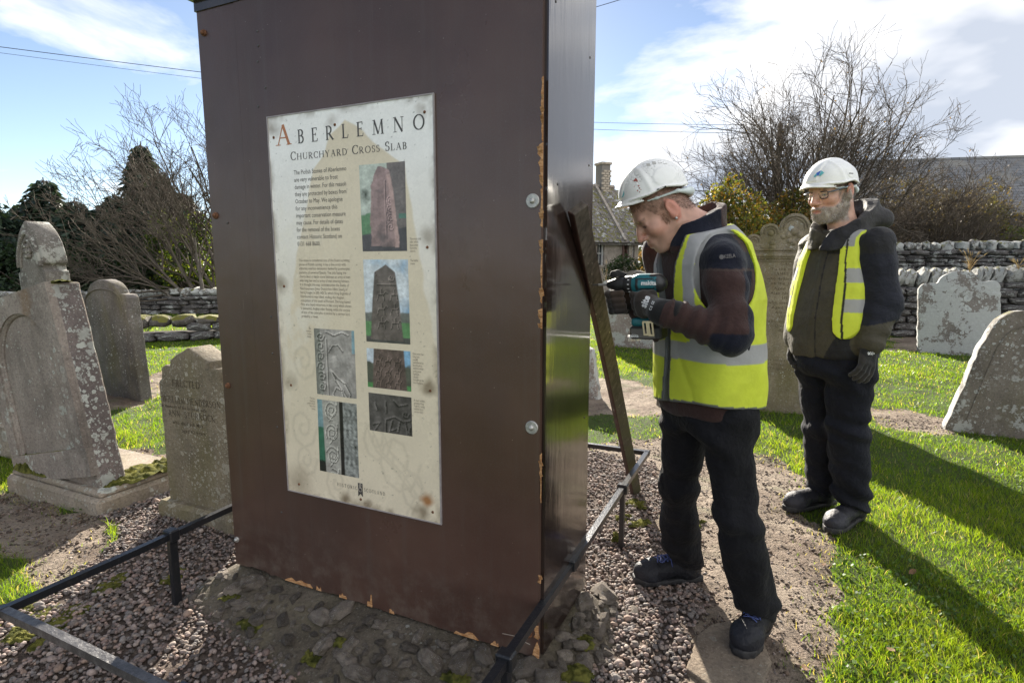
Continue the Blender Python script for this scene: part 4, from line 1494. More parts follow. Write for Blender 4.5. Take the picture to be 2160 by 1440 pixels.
lump = (0.02 * nz(P, 9, 1) + 0.012 * nz(P, 24, 2) + 0.006 * nz(P, 60, 3)).reshape(X.shape)
t = np.clip((dd + lump * 1.5) / 0.17, 0, 1.4)
Z = 0.092 * (1 - t ** 1.1) + lump * np.clip(t * 2.5, 0, 1) * 0.9 - 0.004
inside = (dxo == 0) & (dyo == 0)
Z = np.where(inside, 0.094, Z)
Z = np.where(t >= 1.25, -0.06, Z)
I = np.arange(nxg * nyg).reshape(nyg, nxg)
F = np.stack([I[:-1, :-1], I[:-1, 1:], I[1:, 1:], I[1:, :-1]], -1).reshape(-1, 4)
place('mortar', mesh('mortar', np.c_[X.ravel(), Y.ravel(), Z.ravel()], F, m_footing), root)
_t = m_rubble.node_tree
_b = _t.nodes['Principled BSDF']
_src = _b.inputs['Base Color'].links[0].from_socket
_oi = _t.nodes.new('ShaderNodeObjectInfo')
_mr = _t.nodes.new('ShaderNodeMapRange')
_mr.inputs[3].default_value, _mr.inputs[4].default_value = 0.65, 1.75
_t.links.new(_oi.outputs['Random'], _mr.inputs[0])
_mx = _t.nodes.new('ShaderNodeVectorMath')
_mx.operation = 'SCALE'
_t.links.new(_src, _mx.inputs[0])
_t.links.new(_mr.outputs[0], _mx.inputs['Scale'])
_t.links.new(_mx.outputs[0], _b.inputs['Base Color'])
RUB = [rock_mesh('stone', m_rubble, 60 + s, 2, 0.55, 0.45) for s in range(8)]
rr = random.Random(21)
ft = []
tries = 0
while len(ft) < 240 and tries < 6000:
    tries += 1
    side = rr.random()
    if side < 0.72:
        x, y = rr.uniform(-0.15, BW + 0.1), -rr.uniform(0.03, 0.30)
    else:
        x, y = BW + rr.uniform(0.03, 0.2), rr.uniform(-0.2, BD + 0.1)
    s = rr.choice((0.020, 0.025, 0.03, 0.038, 0.048, 0.06, 0.075))
    if any((x - a) ** 2 + (y - b_) ** 2 < ((s + c) * 0.42) ** 2 for a, b_, c in ft):
        continue
    j, i = int((x - xs[0]) / (xs[1] - xs[0])), int((y - ys[0]) / (ys[1] - ys[0]))
    if not (0 <= j < nxg and 0 <= i < nyg) or Z[i, j] < -0.02:
        continue
    ft.append((x, y, s))
    o = place('stone', rr.choice(RUB), root, (x, y, Z[i, j] + s * 0.10), (rr.uniform(-.35, .35), rr.uniform(-.3, .3), rr.uniform(0, 6.3)))
    o.scale = (s * rr.uniform(1.1, 1.8), s * rr.uniform(0.8, 1.1), s * rr.uniform(0.45, 0.8))
V0, F0 = [], []
for x, y, r in ((0.28, -0.16, .06), (0.62, -0.2, .05), (0.68, -0.13, .04), (0.95, -0.24, .05), (1.15, -0.12, .05), (BW + 0.1, 0.05, 0.07), (BW + 0.07, 0.2, 0.06), (0.1, -0.1, .05)):
    j, i = int((x - xs[0]) / (xs[1] - xs[0])), int((y - ys[0]) / (ys[1] - ys[0]))
    moss_patch(V0, F0, (x, y, Z[i, j]), r, r * 0.7, 0.018, int(x * 100))
place('moss', mesh('moss', V0, F0, m_moss), root)['kind'] = 'stuff'

# ================================================================== THE BROWN BOX
k = NT('brown_faced_plywood', 0.35, 0.65)
w_ = k.sepxyz()
n1 = k.noise(2.2, 6, 0.6)
c = k.mix(k.step(n1, 0.3, 0.7), (0.060, 0.029, 0.021), (0.086, 0.045, 0.033))
c = k.mix(k.math('MULTIPLY', k.step(k.noise(180, 4, 0.7), 0.45, 0.7), 0.6), c, (0.075, 0.055, 0.048))
st = k.noise(1.0, 5, 0.6, k.scale((26, 26, 0.7)))
c = k.mix(k.math('MULTIPLY', k.step(st, 0.5, 0.72), 0.35), c, (0.085, 0.065, 0.056))
scr = k.noise(1.0, 2, 0.5, k.scale((70, 70, 2.2), loc=(4, 2, 7)))
c = k.mix(k.math('MULTIPLY', k.math('MULTIPLY', k.step(scr, 0.70, 0.74), k.step(k.noise(3.2), 0.5, 0.6)), 0.6), c, (0.20, 0.16, 0.14))
k.base(c)
big_ = k.step(k.noise(1.3, 5, 0.65, k.scale((1, 1, 0.6), loc=(5, 1, 2))), 0.35, 0.65)
c = k.mix(k.math('MULTIPLY', big_, 0.45), c, (0.034, 0.018, 0.015))
sv = k.voro(48)
fl_ = k.math('MULTIPLY', k.step(sv[0], 0.10, 0.05), k.step(k.sepxyz(sv[1])[0], 0.86, 0.88))
c = k.mix(k.math('MULTIPLY', fl_, 0.7), c, (0.26, 0.22, 0.19))
c = k.mix(k.math('MULTIPLY', k.step(w_[2], 0.34, 0.0), k.math('MULTIPLY', k.step(k.noise(14, 5, 0.7), 0.4, 0.75), 0.5)), c, (0.16, 0.13, 0.105))
k.base(c)
k.set('Roughness', k.math('MULTIPLY_ADD', big_, 0.12, k.math('MULTIPLY_ADD', k.noise(3.3, 5, 0.6), 0.25, 0.17)))
k.bump(k.noise(1.0, 5, 0.6, k.scale((150, 150, 40))), 0.10, 0.003)
k.bump(k.noise(2.2, 3), 0.25, 0.03)
m_ply = k.m
k = NT('glossy_dark_paint', 0.12, 0.5)
c = k.mix(k.step(k.noise(2.0, 6, 0.6), 0.35, 0.7), (0.018, 0.012, 0.010), (0.034, 0.022, 0.018))
c = k.mix(k.math('MULTIPLY', k.step(k.noise(22, 5, 0.75, k.scale((1, 1, .4))), 0.66, 0.72), 0.4), c, (0.005, 0.004, 0.004))
k.base(c)
k.set('Roughness', k.math('MULTIPLY_ADD', k.noise(5, 6, 0.7), 0.20, 0.06))
k.set('Coat Weight', 0.6)
k.set('Coat Roughness', 0.10)
k.bump(k.noise(1.0, 4, 0.6, k.scale((120, 120, 12))), 0.06, 0.002)
k.bump(k.noise(1.0, 4, 0.6, k.scale((14, 14, 2.2))), 0.16, 0.012)
m_gloss = k.m
k = NT('raw_splintered_ply', 0.85, 0.2)
k.base(k.mix(k.step(k.noise(1.0, 5, 0.6, k.scale((40, 40, 160))), 0.35, 0.65), (0.32, 0.15, 0.06), (0.55, 0.32, 0.16)))
k.bump(k.noise(1.0, 4, 0.6, k.scale((80, 80, 200))), 0.7, 0.004)
m_raw = k.m
m_steel = plain('zinc_washer', (0.42, 0.41, 0.39), 0.45, 0.5, 0.6, var=0.2, scale=80)
m_rust = plain('rusty_steel', (0.16, 0.075, 0.04), 0.8, 0.3, 0.2, var=0.4, scale=120, bump=0.4)
m_darkmetal = plain('dull_screw_head', (0.10, 0.095, 0.09), 0.5, 0.5, 0.5)

box = thing('protective_box', 'tall dark brown plywood box covering the cross slab, with chipped corner edge and glossy side', 'box', tuple(BA), (0, 0, YAW))
BH = BTOP - BA[2]
T = 0.018
SPL = 0.195                                     # width of the joined strip at the left


def ragged(x0, x1, z0, z1, seed, top=False):
    """panel outline with a slightly splintered lower edge"""
    r = np.random.RandomState(seed)
    n = int((x1 - x0) / 0.03)
    bot = [(x0 + (x1 - x0) * i / n, z0 + (abs(r.normal()) * 0.004 if 0 < i < n else 0)) for i in range(n + 1)]
    return bot + [(x1, z1), (x0, z1)]


fp = MB().prism(ragged(SPL + 0.0015, BW - 0.0, 0.0, BH, 1), 0.0, T).local('front_panel', m_ply, box)
ep = MB().prism(ragged(0.0, SPL, 0.004, BH, 2), 0.001, T).local('edge_panel', m_ply, box)
sp = MB().box((BW + 0.006, (BD + T) / 2 + 0.0085, BH / 2 + 0.004), (0.006, (BD - T) / 2 + 0.0085, BH / 2 - 0.004)).local('side_panel', m_gloss, box)
MB().box((0.006, BD / 2 + T / 2 + 0.001, BH / 2), (0.006, BD / 2 - T / 2 - 0.002, BH / 2)).local('side_panel', m_gloss, box)
MB().box((BW / 2, BD - T / 2 + 0.001, BH / 2), (BW / 2 - 0.014, T / 2 - 0.001, BH / 2)).local('back_panel', m_ply, box)
MB().box((BW / 2, BD / 2, BH + 0.03), (BW / 2 + 0.035, BD / 2 + 0.035, 0.029), bev=0.004).local('lid', m_gloss, box)
MB().box((BW / 2, BD / 2, BH - 0.022), (BW / 2 + 0.006, BD / 2 + 0.004, 0.02)).local('lid_batten', m_gloss, box)


def fb(px, py):
    """photo pixel on the front face -> local (x, z) of the box"""
    d = ray(px, py)
    n = VV
    t_ = np.dot(BA - [0, 0, CAM_H], n) / np.dot(d, n)
    p = np.array([0, 0, CAM_H]) + d * t_ - BA
    return float(p @ U), float(p[2])


def chip(px0, px1, py0, py1, seed):
    r = np.random.RandomState(seed)
    x1, z1 = fb(px1, py0)
    x0, z0 = fb(px0 + (px1 - px0) * 0.3, py1)
    n = max(4, int((z1 - z0) / 0.012))
    left = [(x0 + (x1 - x0) * r.uniform(0.0, 0.7), z0 + (z1 - z0) * (i + 0.5) / n) for i in range(n)]
    poly = [(x1, z0), (x1, z1)] + left[::-1]
    m_ = MB().prism(poly, -0.0016, 0.0006)
    # a few torn flakes standing off the surface
    for q in range(max(2, n // 3)):
        zc = z0 + (z1 - z0) * r.uniform(0.05, 0.95)
        xc = x0 + (x1 - x0) * r.uniform(0.1, 0.7)
        s_ = r.uniform(0.006, 0.014)
        V = np.array([(xc, -0.002, zc), (xc + s_, -0.004, zc + s_ * .5), (xc + s_ * 0.8, -0.008 * r.uniform(.6, 1.4), zc + s_ * 1.6), (xc - s_ * .4, -0.003, zc + s_ * 1.5)])
        m_.add(V, [(0, 1, 2), (0, 2, 3)])
    return m_.local('splintered_edge', m_raw, box)


for i, c_ in enumerate(((1138, 1147, 160, 300), (1128, 1146, 300, 395), (1136, 1145, 395, 480), (1131, 1145, 505, 525), (1137, 1144, 525, 640), (1128, 1144, 650, 694), (1136, 1143, 955, 1000), (1138, 1142, 1000, 1060), (1131, 1141, 1222, 1228), (1120, 1136, 1318, 1345))):
    chip(*c_, i + 3)
r = np.random.RandomState(5)
for px0, px1, py0, py1 in ((602, 660, 1216, 1242), (668, 678, 1246, 1250), (716, 732, 1258, 1266), (775, 786, 1262, 1283), (822, 832, 1288, 1300), (958, 1010, 1337, 1358), (1035, 1052, 1370, 1382)):
    x0, x1 = fb(px0, py1)[0], fb(px1, py1)[0]
    n = 6
    up = [(x0 + (x1 - x0) * (i + .5) / n, r.uniform(0.006, 0.022) if px0 != 775 else 0.02 + 0.03 * (i > 3)) for i in range(n)]
    MB().prism([(x1, 0.001), *up[::-1], (x0, 0.001)], -0.0016, 0.0005).local('splintered_edge', m_raw, box)
MB().prism([fb(1122, 1385), fb(1137, 1388), fb(1138, 1368), fb(1133, 1352), fb(1126, 1368)], -0.0016, 0.0005).local('splintered_edge', m_raw, box)
# the pale scratch bottom right
sc_ = [fb(x, y) for x, y in ((1060, 1335), (1085, 1340), (1105, 1352), (1118, 1358))]
MB().tube([(x, -0.0005, z) for x, z in sc_], 0.0012, 4).local('scratch', plain('scratched_paint', (0.35, 0.3, 0.25), 0.8), box)


def bolt(px, py, rw, rb, rusty=False):
    x, z = fb(px, py)
    m_ = m_rust if rusty else m_steel
    wsh = MB().lathe([(rw * 0.45, -0.0045), (rw * 0.9, -0.0045), (rw, -0.0025), (rw, 0.0015)], (x, 0, z), (0, 1, 0), 24).local('washer', m_, box, smooth=True, sharp=40)
    MB().lathe([(rb * 0.3, -0.012), (rb * 0.8, -0.011), (rb, -0.008), (rb, -0.002)], (x, 0, z), (0, 1, 0), 14).local('bolt', m_rust if rusty else m_steel, wsh, smooth=True, sharp=50)


bolt(1124, 424, 0.021, 0.008)
bolt(1122, 901, 0.021, 0.008)
bolt(1115, 1336, 0.013, 0.009, True)
bolt(430, 70, 0.012, 0.008, True)
bolt(455, 455, 0.013, 0.008, True)
bolt(500, 1137, 0.012, 0.008)
bolt(481, 813, 0.012, 0.006, True)
for px, py in ((543, 66), (545, 97), (544, 130), (572, 668), (575, 745), (594, 1080), (545, 225), (560, 185), (480, 470), (585, 900)):
    x, z = fb(px, py)
    MB().lathe([(0.0008, -0.002), (0.004, -0.0016), (0.0045, 0.001)], (x, 0, z), (0, 1, 0), 8).local('screw', m_darkmetal, box, smooth=True)
# scuffs on the side panel: small screws
for v_, z_ in ((0.07, 2.0), (0.4, 1.95), (0.41, 1.6), (0.39, 1.35), (0.1, 1.5), (0.41, 0.7)):
    MB().lathe([(0.0008, -0.002), (0.004, -0.0016), (0.0045, 0.001)], (BW + 0.012, v_, z_), (-1, 0, 0), 8).local('screw', m_darkmetal, box, smooth=True)

# ================================================================== INFORMATION BOARD
bx0, bz0 = fb(567, 250)
bx1 = fb(930, 1104)[0]
PW, PH = 0.69, 1.38
px_, pz_ = bx0, bz0                              # top-left corner in box-local x, z
borg = BA + U * (px_ + PW / 2) + np.array([0, 0, pz_ - PH])
board = thing('information_board', 'weathered cream notice board with heading, text and stone photographs, screwed to the brown box', 'notice board', tuple(borg), (0, 0, YAW))


def loc(u, v, lift):
    """board coordinates (u 0..1 across, v 0..2 down) -> local"""
    return (u * PW - PW / 2, -0.005 - lift, PH - v * PW)


nu, nv = 200, 400
gu, gv = np.meshgrid(np.linspace(0, 1, nu), np.linspace(0, 2, nv))
P = np.c_[gu.ravel(), gv.ravel(), np.zeros(gu.size)].astype(np.float32)


def fbm(P, f, seed, oct=4):
    d = np.zeros(len(P), np.float32)
    a = 1.0
    for o in range(oct):
        d += a * nz(P, f * 2 ** o, seed + o)
        a *= 0.55
    return d


u_, v_ = P[:, 0], P[:, 1]
base = np.tile(np.array([0.72, 0.63, 0.48]), (len(P), 1))
white = np.array([0.88, 0.87, 0.85])
# the printed silhouette of the slab: everything outside it fades to white at the top
sil_w = np.interp(v_, [0.05, 0.12, 0.2, 0.28, 0.5, 0.8, 1.1, 2.0], [0.0, 0.10, 0.17, 0.27, 0.33, 0.40, 0.46, 0.6])
sil_c = np.interp(v_, [0.05, 0.3, 1.0], [0.5, 0.56, 0.52])
insil = np.abs(u_ - sil_c) - sil_w + 0.012 * nz(P, 40, 5)
outs = np.clip(insil / 0.012 + 0.5, 0, 1) * np.clip(1.15 - v_ * 0.85, 0, 1)
c = base * (1 - outs[:, None]) + white * outs[:, None]
c *= (1 + 0.03 * fbm(P, 20, 9))[:, None]
# pale shine of worn varnish painted into the colour, down the left
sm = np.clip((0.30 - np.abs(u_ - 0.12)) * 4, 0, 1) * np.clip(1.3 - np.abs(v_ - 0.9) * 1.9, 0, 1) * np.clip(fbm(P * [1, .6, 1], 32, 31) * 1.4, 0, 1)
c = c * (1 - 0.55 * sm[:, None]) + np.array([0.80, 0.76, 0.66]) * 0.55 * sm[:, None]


def line_field(pts, wd):
    d = np.full(len(P), 9.0)
    for (a, b_), (e, f) in zip(pts[:-1], pts[1:]):
        A, B = np.array((a, b_)), np.array((e, f))
        t_ = np.clip(((P[:, :2] - A) @ (B - A)) / ((B - A) @ (B - A) + 1e-9), 0, 1)
        d = np.minimum(d, np.linalg.norm(P[:, :2] - A - t_[:, None] * (B - A), axis=1))
    return np.clip(1 - d / wd, 0, 1)


# ghosted knot-work in the paper
gh = np.zeros(len(P))
for cx, cy, r0 in ((0.13, 1.62, 0.10), (0.16, 1.25, 0.09), (0.75, 1.72, 0.14), (0.62, 1.62, 0.1), (0.85, 1.85, 0.1), (0.35, 1.9, 0.09), (0.14, 1.8, .08)):
    sp_ = [(cx + (r0 * (1 - t_ / 16)) * math.cos(t_ * 0.75), cy + (r0 * (1 - t_ / 16)) * 1.3 * math.sin(t_ * 0.75)) for t_ in range(15)]
    gh = np.maximum(gh, line_field(sp_, 0.014))
for off in (0, 0.03, 0.09):
    gh = np.maximum(gh, line_field([(0.56 + off, 1.55), (0.62 + off, 1.68), (0.75 + off, 1.78), (0.85 + off, 1.9), (0.80 + off, 1.99)], 0.012))
c = c * (1 - 0.14 * gh[:, None])
# dirt at the rim, corners, screws and rust
edge = np.minimum(np.minimum(u_, 1 - u_), np.minimum(v_, 2 - v_))
dirt = np.clip(1 - edge / 0.035, 0, 1) * np.clip(0.3 + 0.9 * fbm(P, 30, 41), 0, 1) * 0.6
for cx, cy, r0, am in ((0.03, 0.06, 0.06, 0.9), (0.95, 0.05, 0.05, 0.7), (0.96, 0.62, 0.07, 0.6), (0.95, 1.33, 0.055, 0.8), (0.03, 0.85, 0.06, 0.7), (0.04, 1.38, 0.06, 0.6), (0.08, 1.95, 0.13, 0.65), (0.42, 0.05, 0.05, 0.6), (0.9, 1.96, 0.06, 0.8), (0.4, 1.99, 0.06, 1.0), (0.7, 1.99, 0.04, 1.0), (0.55, 1.99, 0.03, .8)):
    d = np.hypot(u_ - cx, v_ - cy) + 0.02 * fbm(P, 26, int(cx * 90 + cy * 7))
    dirt = np.maximum(dirt, np.clip(1 - d / r0, 0, 1) * am)
c = c * (1 - dirt[:, None]) + np.array([0.20, 0.15, 0.095]) * dirt[:, None]
rs = np.clip(1.25 - np.hypot((u_ - 0.925), (v_ - 1.90)) / 0.042 - 0.4 * fbm(P, 30, 71), 0, 1) * 0.9
c = c * (1 - rs[:, None]) + np.array([0.33, 0.13, 0.03]) * rs[:, None]
spk = np.clip((nz(P, 420, 51) + nz(P, 310, 52)) - 1.75, 0, 1) * 2
c = c * (1 - np.clip(spk, 0, .5)[:, None])
V = np.c_[u_ * PW - PW / 2, np.full(len(P), -0.005), PH - v_ * PW]
I = np.arange(nu * nv).reshape(nv, nu)
F = np.stack([I[:-1, :-1], I[:-1, 1:], I[1:, 1:], I[1:, :-1]], -1).reshape(-1, 4)[:, ::-1]
k = NT('varnished_print', 0.28, 0.5)
k.base(k.mix(1.0, k.attr('Col'), k.mix(k.step(k.noise(120, 4, 0.7), 0.3, 0.7), (0.93, 0.93, 0.93), (1.0, 1.0, 1.0)), 'MULTIPLY'))
k.set('Roughness', k.math('MULTIPLY_ADD', k.noise(6, 4), 0.2, 0.18))
k.bump(k.noise(7, 3), 0.05, 0.01)
m_print = k.m
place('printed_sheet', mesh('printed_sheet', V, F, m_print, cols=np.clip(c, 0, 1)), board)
m_backing = plain('board_edge', (0.30, 0.27, 0.27), 0.4, 0.5)
MB().box((0, -0.0022, PH / 2), (PW / 2 + 0.001, 0.0021, PH / 2 + 0.001)).local('backing', m_backing, board)
tr = MB()
for a, b_ in (((-PW / 2 - 0.002, PH / 2), (0.002, PH / 2 + .004)), ((PW / 2 + 0.002, PH / 2), (0.002, PH / 2 + .004))):
    tr.box((a[0], -0.004, a[1]), (b_[0], 0.0035, b_[1]))
for z_ in (-0.002, PH + 0.002):
    tr.box((0, -0.004, z_), (PW / 2, 0.0034, 0.002))
tr.local('edge_trim', m_backing, board)


def frame(u, v, lift):
    return loc(u, v, lift)


def board_serif(text, u, v, h, mat, name, width=None, caps=1.0, xs=0.85, track=0.1):
    _, nat = serif_text(text, 0, 0, h, xs, track, caps)
    f = (width / nat) if width else 1.0
    cx = 0.0
    for ch in text:
        if ch == ' ':
            cx += 0.45 * h * f
            continue
        polys, xe = serif_text(ch, 0, 0, h, xs, 0, caps)
        Vx, Fx = [], []
        for i, p in enumerate(polys):
            n = len(Vx)
            Vx += [loc(u + cx + a * f, v - b_, 0.0005 + (i % 40) * 3e-6) for a, b_ in p]
            Fx.append(tuple(range(n, n + len(p))))
        place(name, mesh(name, Vx, Fx, mat, smooth=False), board)
        cx += (xe + track * h) * f


def board_sans(lines, u, v, size, step, mat, name, xs=0.72, align='LEFT', width=None):
    Vx, Fx = [], []
    for i, ln in enumerate(lines):
        q, f = sans_text(ln, size, xs, 1.0, align)
        if not len(q):
            continue
        if width:
            q[:, 0] *= width[i] / max(1e-6, q[:, 0].max()) if width[i] else 1
        n = len(Vx)
        Vx += [loc(u + a, v + i * step - b_, 0.0006) for a, b_ in q]
        Fx += [tuple(j + n for j in t_) for t_ in f]
    return place(name, mesh(name, Vx, Fx, mat, smooth=False), board)


m_ink = plain('black_print', (0.065, 0.058, 0.055), 0.4, 0.5, var=0.2, scale=300)
m_inkfade = plain('faded_print', (0.24, 0.20, 0.155), 0.4, 0.5, var=0.3, scale=90)
m_inkor = plain('orange_print', (0.42, 0.17, 0.075), 0.4, 0.5, var=0.1, scale=200)
board_serif('A', 0.047, 0.1425, 0.100, m_inkor, 'heading_letter', width=0.108)
board_serif('BERLEMNO', 0.197, 0.1425, 0.066, m_ink, 'heading_letter', width=0.758, track=0.62, xs=0.8)
board_serif('Churchyard Cross Slab', 0.143, 0.221, 0.041, m_ink, 'subheading_letter', width=0.712, caps=0.76, track=0.1)
board_sans(['The Pictish Stones of Aberlemno', 'are very vulnerable to frost', 'damage in winter. For this reason', 'they are protected by boxes from', 'October to May. We apologise', 'for any inconvenience this', 'important conservation measure', 'may cause. For details of dates', 'for the removal of the boxes', 'contact Historic Scotland on', '0131 668 8600.'],
           0.16, 0.293, 0.0315, 0.0357, m_ink, 'notice_text', width=[.34, .285, .335, .335, .31, .275, .325, .305, .285, .295, .155])
board_sans(['This stone is considered one of the finest surviving', 'pieces of Pictish carving. It has a fine cross with', 'elaborate interlace decoration flanked by zoomorphic', 'patterns of entwined beasts. The side facing the', 'church bears a battle scene between an army of men', 'with long hair and an army of men wearing helmets.', 'It is thought this may commemorate the Battle of', 'Nechtansmere [near Dunnichen 10km South of', 'here] fought in 685 AD, in which King Ecgfrith of', 'Northumbria was killed, ending the Anglian', 'occupation of the south of Pictland. The long-haired', 'Picts are clearly victorious in the scene which shows', 'a helmeted, Anglian rider fleeing, while the corpse', 'of one of his comrades is pecked by a carrion bird,', 'probably a raven.'],
           0.163, 0.73, 0.0195, 0.0207, m_inkfade, 'history_text', width=[.335, .31, .335, .31, .335, .33, .325, .315, .335, .29, .33, .335, .325, .325, .115])
for t_, u0, v0, al in ((['The cross slab', 'side, which', 'faces away', 'from the', 'church.'], 0.859, 0.63, 'LEFT'), (['The battle', 'scene.'], 0.859, 0.73, 'LEFT'),
                       (['One army has', 'long hair,', 'usually', 'considered to', 'be the picts,', 'and the other', 'army wear', 'helmets,', 'usually', 'thought to be', 'the Anglians.'], 0.86, 1.172, 'LEFT'),
                       (['A dead soldier,', 'possibly King', 'Ecgfrith, being', 'pecked by a', 'carrion bird.'], 0.86, 1.40, 'LEFT'), (['The', 'intricate', 'carving', 'design.'], 0.225, 1.082, 'RIGHT'), (['The fine', 'interlace', 'panels which', 'form the', 'cross.'], 0.227, 1.458, 'RIGHT')):
    board_sans(t_, u0, v0, 0.0155, 0.0141, m_inkfade, 'caption', align=al, xs=0.7)
board_serif('HISTORIC', 0.355, 1.917, 0.019, m_ink, 'publisher_letter', width=0.134, track=0.35)
board_serif('SCOTLAND', 0.535, 1.917, 0.019, m_ink, 'publisher_letter', width=0.134, track=0.35)
MB().add([loc(*q, 0.0006) for q in ((0.495, 1.876), (0.526, 1.876), (0.526, 1.95), (0.5105, 1.935), (0.495, 1.95))], [(0, 4, 3, 2, 1)]).local('crest', m_ink, board)
cr = MB()
for cx, cz, r0 in ((0.5105, 1.888, 0.006), (0.5105, 1.912, 0.011)):
    ring = [loc(cx + r0 * math.cos(a), cz + r0 * math.sin(a), 0.0011) for a in np.linspace(0, 2 * PI, 13)]
    cr.tube(ring, 0.0007, 4, cap=False)
cr.box(loc(0.5105, 1.899, 0.0011), (0.0045, 0.0003, 0.0008)).box(loc(0.5105, 1.88, 0.0011), (0.0006, 0.0003, 0.003))
cr.local('crest_ornament', plain('crest_pale', (0.55, 0.5, 0.42), 0.5), board)


def photo(corners, fn, n, m, name='stone_photograph'):
    """print of m x n cells; fn(s, t) -> colour; corners TL TR BR BL in board u, v"""
    s, t_ = np.meshgrid(np.linspace(0, 1, m), np.linspace(0, 1, n))
    s, t_ = s.ravel(), t_.ravel()
    C = np.array(corners)
    uv = ((1 - s) * (1 - t_))[:, None] * C[0] + (s * (1 - t_))[:, None] * C[1] + (s * t_)[:, None] * C[2] + ((1 - s) * t_)[:, None] * C[3]
    I = np.arange(n * m).reshape(n, m)
    F = np.stack([I[:-1, :-1], I[:-1, 1:], I[1:, 1:], I[1:, :-1]], -1).reshape(-1, 4)[:, ::-1]
    Vx = np.array([loc(a, b_, 0.0004) for a, b_ in uv])
    asp = np.linalg.norm((C[3] - C[0])) / np.linalg.norm(C[1] - C[0])
    col_ = fn(s, t_ * asp, asp) * (1 + 0.16 * nn(s, t_ * asp, 26, n))[:, None] * (1 + 0.10 * nn(s, t_ * asp, 70, m))[:, None]
    col_ = 0.8 * col_ + 0.2 * col_.mean(1)[:, None]
    return place(name, mesh(name, Vx, F, m_print, cols=np.clip(col_, 0, 1)), board)


def nn(s, t_, f, seed, z=0.0):
    return fbm(np.c_[s, t_, np.full(len(s), z)].astype(np.float32), f, seed, 4)


def lay(c, mask, col_):
    m_ = np.clip(mask, 0, 1)[:, None]
    return c * (1 - m_) + np.asarray(col_) * m_


def relief(s, t_, lines, wd):
    """carved ridge: bright on one side, dark on the other"""
    d = np.full(len(s), 9.0)
    sg = np.zeros(len(s))
    for pts in lines:
        for (a, b_), (e, f) in zip(pts[:-1], pts[1:]):
            A, B = np.array((a, b_)), np.array((e, f))
            BA_ = B - A
            q = np.clip(((s - A[0]) * BA_[0] + (t_ - A[1]) * BA_[1]) / (BA_ @ BA_ + 1e-9), 0, 1)
            ox, oy = s - A[0] - q * BA_[0], t_ - A[1] - q * BA_[1]
            dd_ = np.hypot(ox, oy)
            m_ = dd_ < d
            d = np.where(m_, dd_, d)
            sg = np.where(m_, -(ox * 0.6 + oy * 0.8), sg)
    return np.clip(1 - d / wd, 0, 1) * np.sign(sg), d


def spiral(cx, cy, r0, turns, n=26, ph=0.0, ry=1.0):
    return [(cx + r0 * (1 - 0.8 * i / n) * math.cos(ph + turns * 2 * PI * i / n), cy + ry * r0 * (1 - 0.8 * i / n) * math.sin(ph + turns * 2 * PI * i / n)) for i in range(n + 1)]


def ph1(s, t_, A):
    c = lay(np.tile([0.50, 0.56, 0.48], (len(s), 1)), (t_ - 0.55 * A - 0.03 * nn(s, t_, 9, 1)) * 40, [0.10, 0.26, 0.11])
    c = lay(c, (s - 0.60) * 60 * (t_ < 0.78 * A), [0.17, 0.14, 0.13])
    c = lay(c, 1.3 - np.hypot((s - 0.12) / 0.16, (t_ - 0.34 * A) / 0.2) * 1.4 - 0.5 * nn(s, t_, 14, 2), [0.05, 0.07, 0.04])
    c = lay(c, ((t_ > 0.57 * A) & (t_ < 0.63 * A) & (s > .84)) * 0.8, [0.05, 0.22, 0.15])
    c = lay(c, (t_ - (0.80 - 0.08 * s) * A) * 40, [0.07, 0.065, 0.075])
    jg = 0.02 * nn(s * 0, t_, 12, 21)
    lft = jg + np.interp(t_ / A, [0.03, 0.1, 0.24, 0.5, 0.9], [0.42, 0.32, 0.24, 0.22, 0.19])
    rgt = jg * 0.6 + np.interp(t_ / A, [0.03, 0.08, 0.3, 0.6, 0.9], [0.5, 0.66, 0.74, 0.80, 0.84])
    ins = np.minimum(s - lft, rgt - s) * 60 * ((t_ > 0.03 * A) & (t_ < 0.93 * A + 0.05 * s))
    st_ = np.tile([0.33, 0.21, 0.20], (len(s), 1)) * (1 + 0.22 * nn(s, t_, 14, 3))[:, None]
    rl, _ = relief(s, t_, [spiral(0.66, A * (0.42 + 0.1 * i), 0.09, 1.6, ph=i) for i in range(4)] + [[(0.56, 0.2 * A), (0.56, 0.85 * A)]], 0.035)
    st_ = st_ * (1 + 0.8 * rl)[:, None]
    st_ = lay(st_, nn(s, t_, 7, 8) - 0.5 + (s < 0.6) * 0.1, [0.15, 0.11, 0.11])
    st_ = lay(st_, (s - rgt + 0.11) * 40 * (t_ > .12 * A), [0.46, 0.29, 0.26])
    return lay(c, ins, st_)


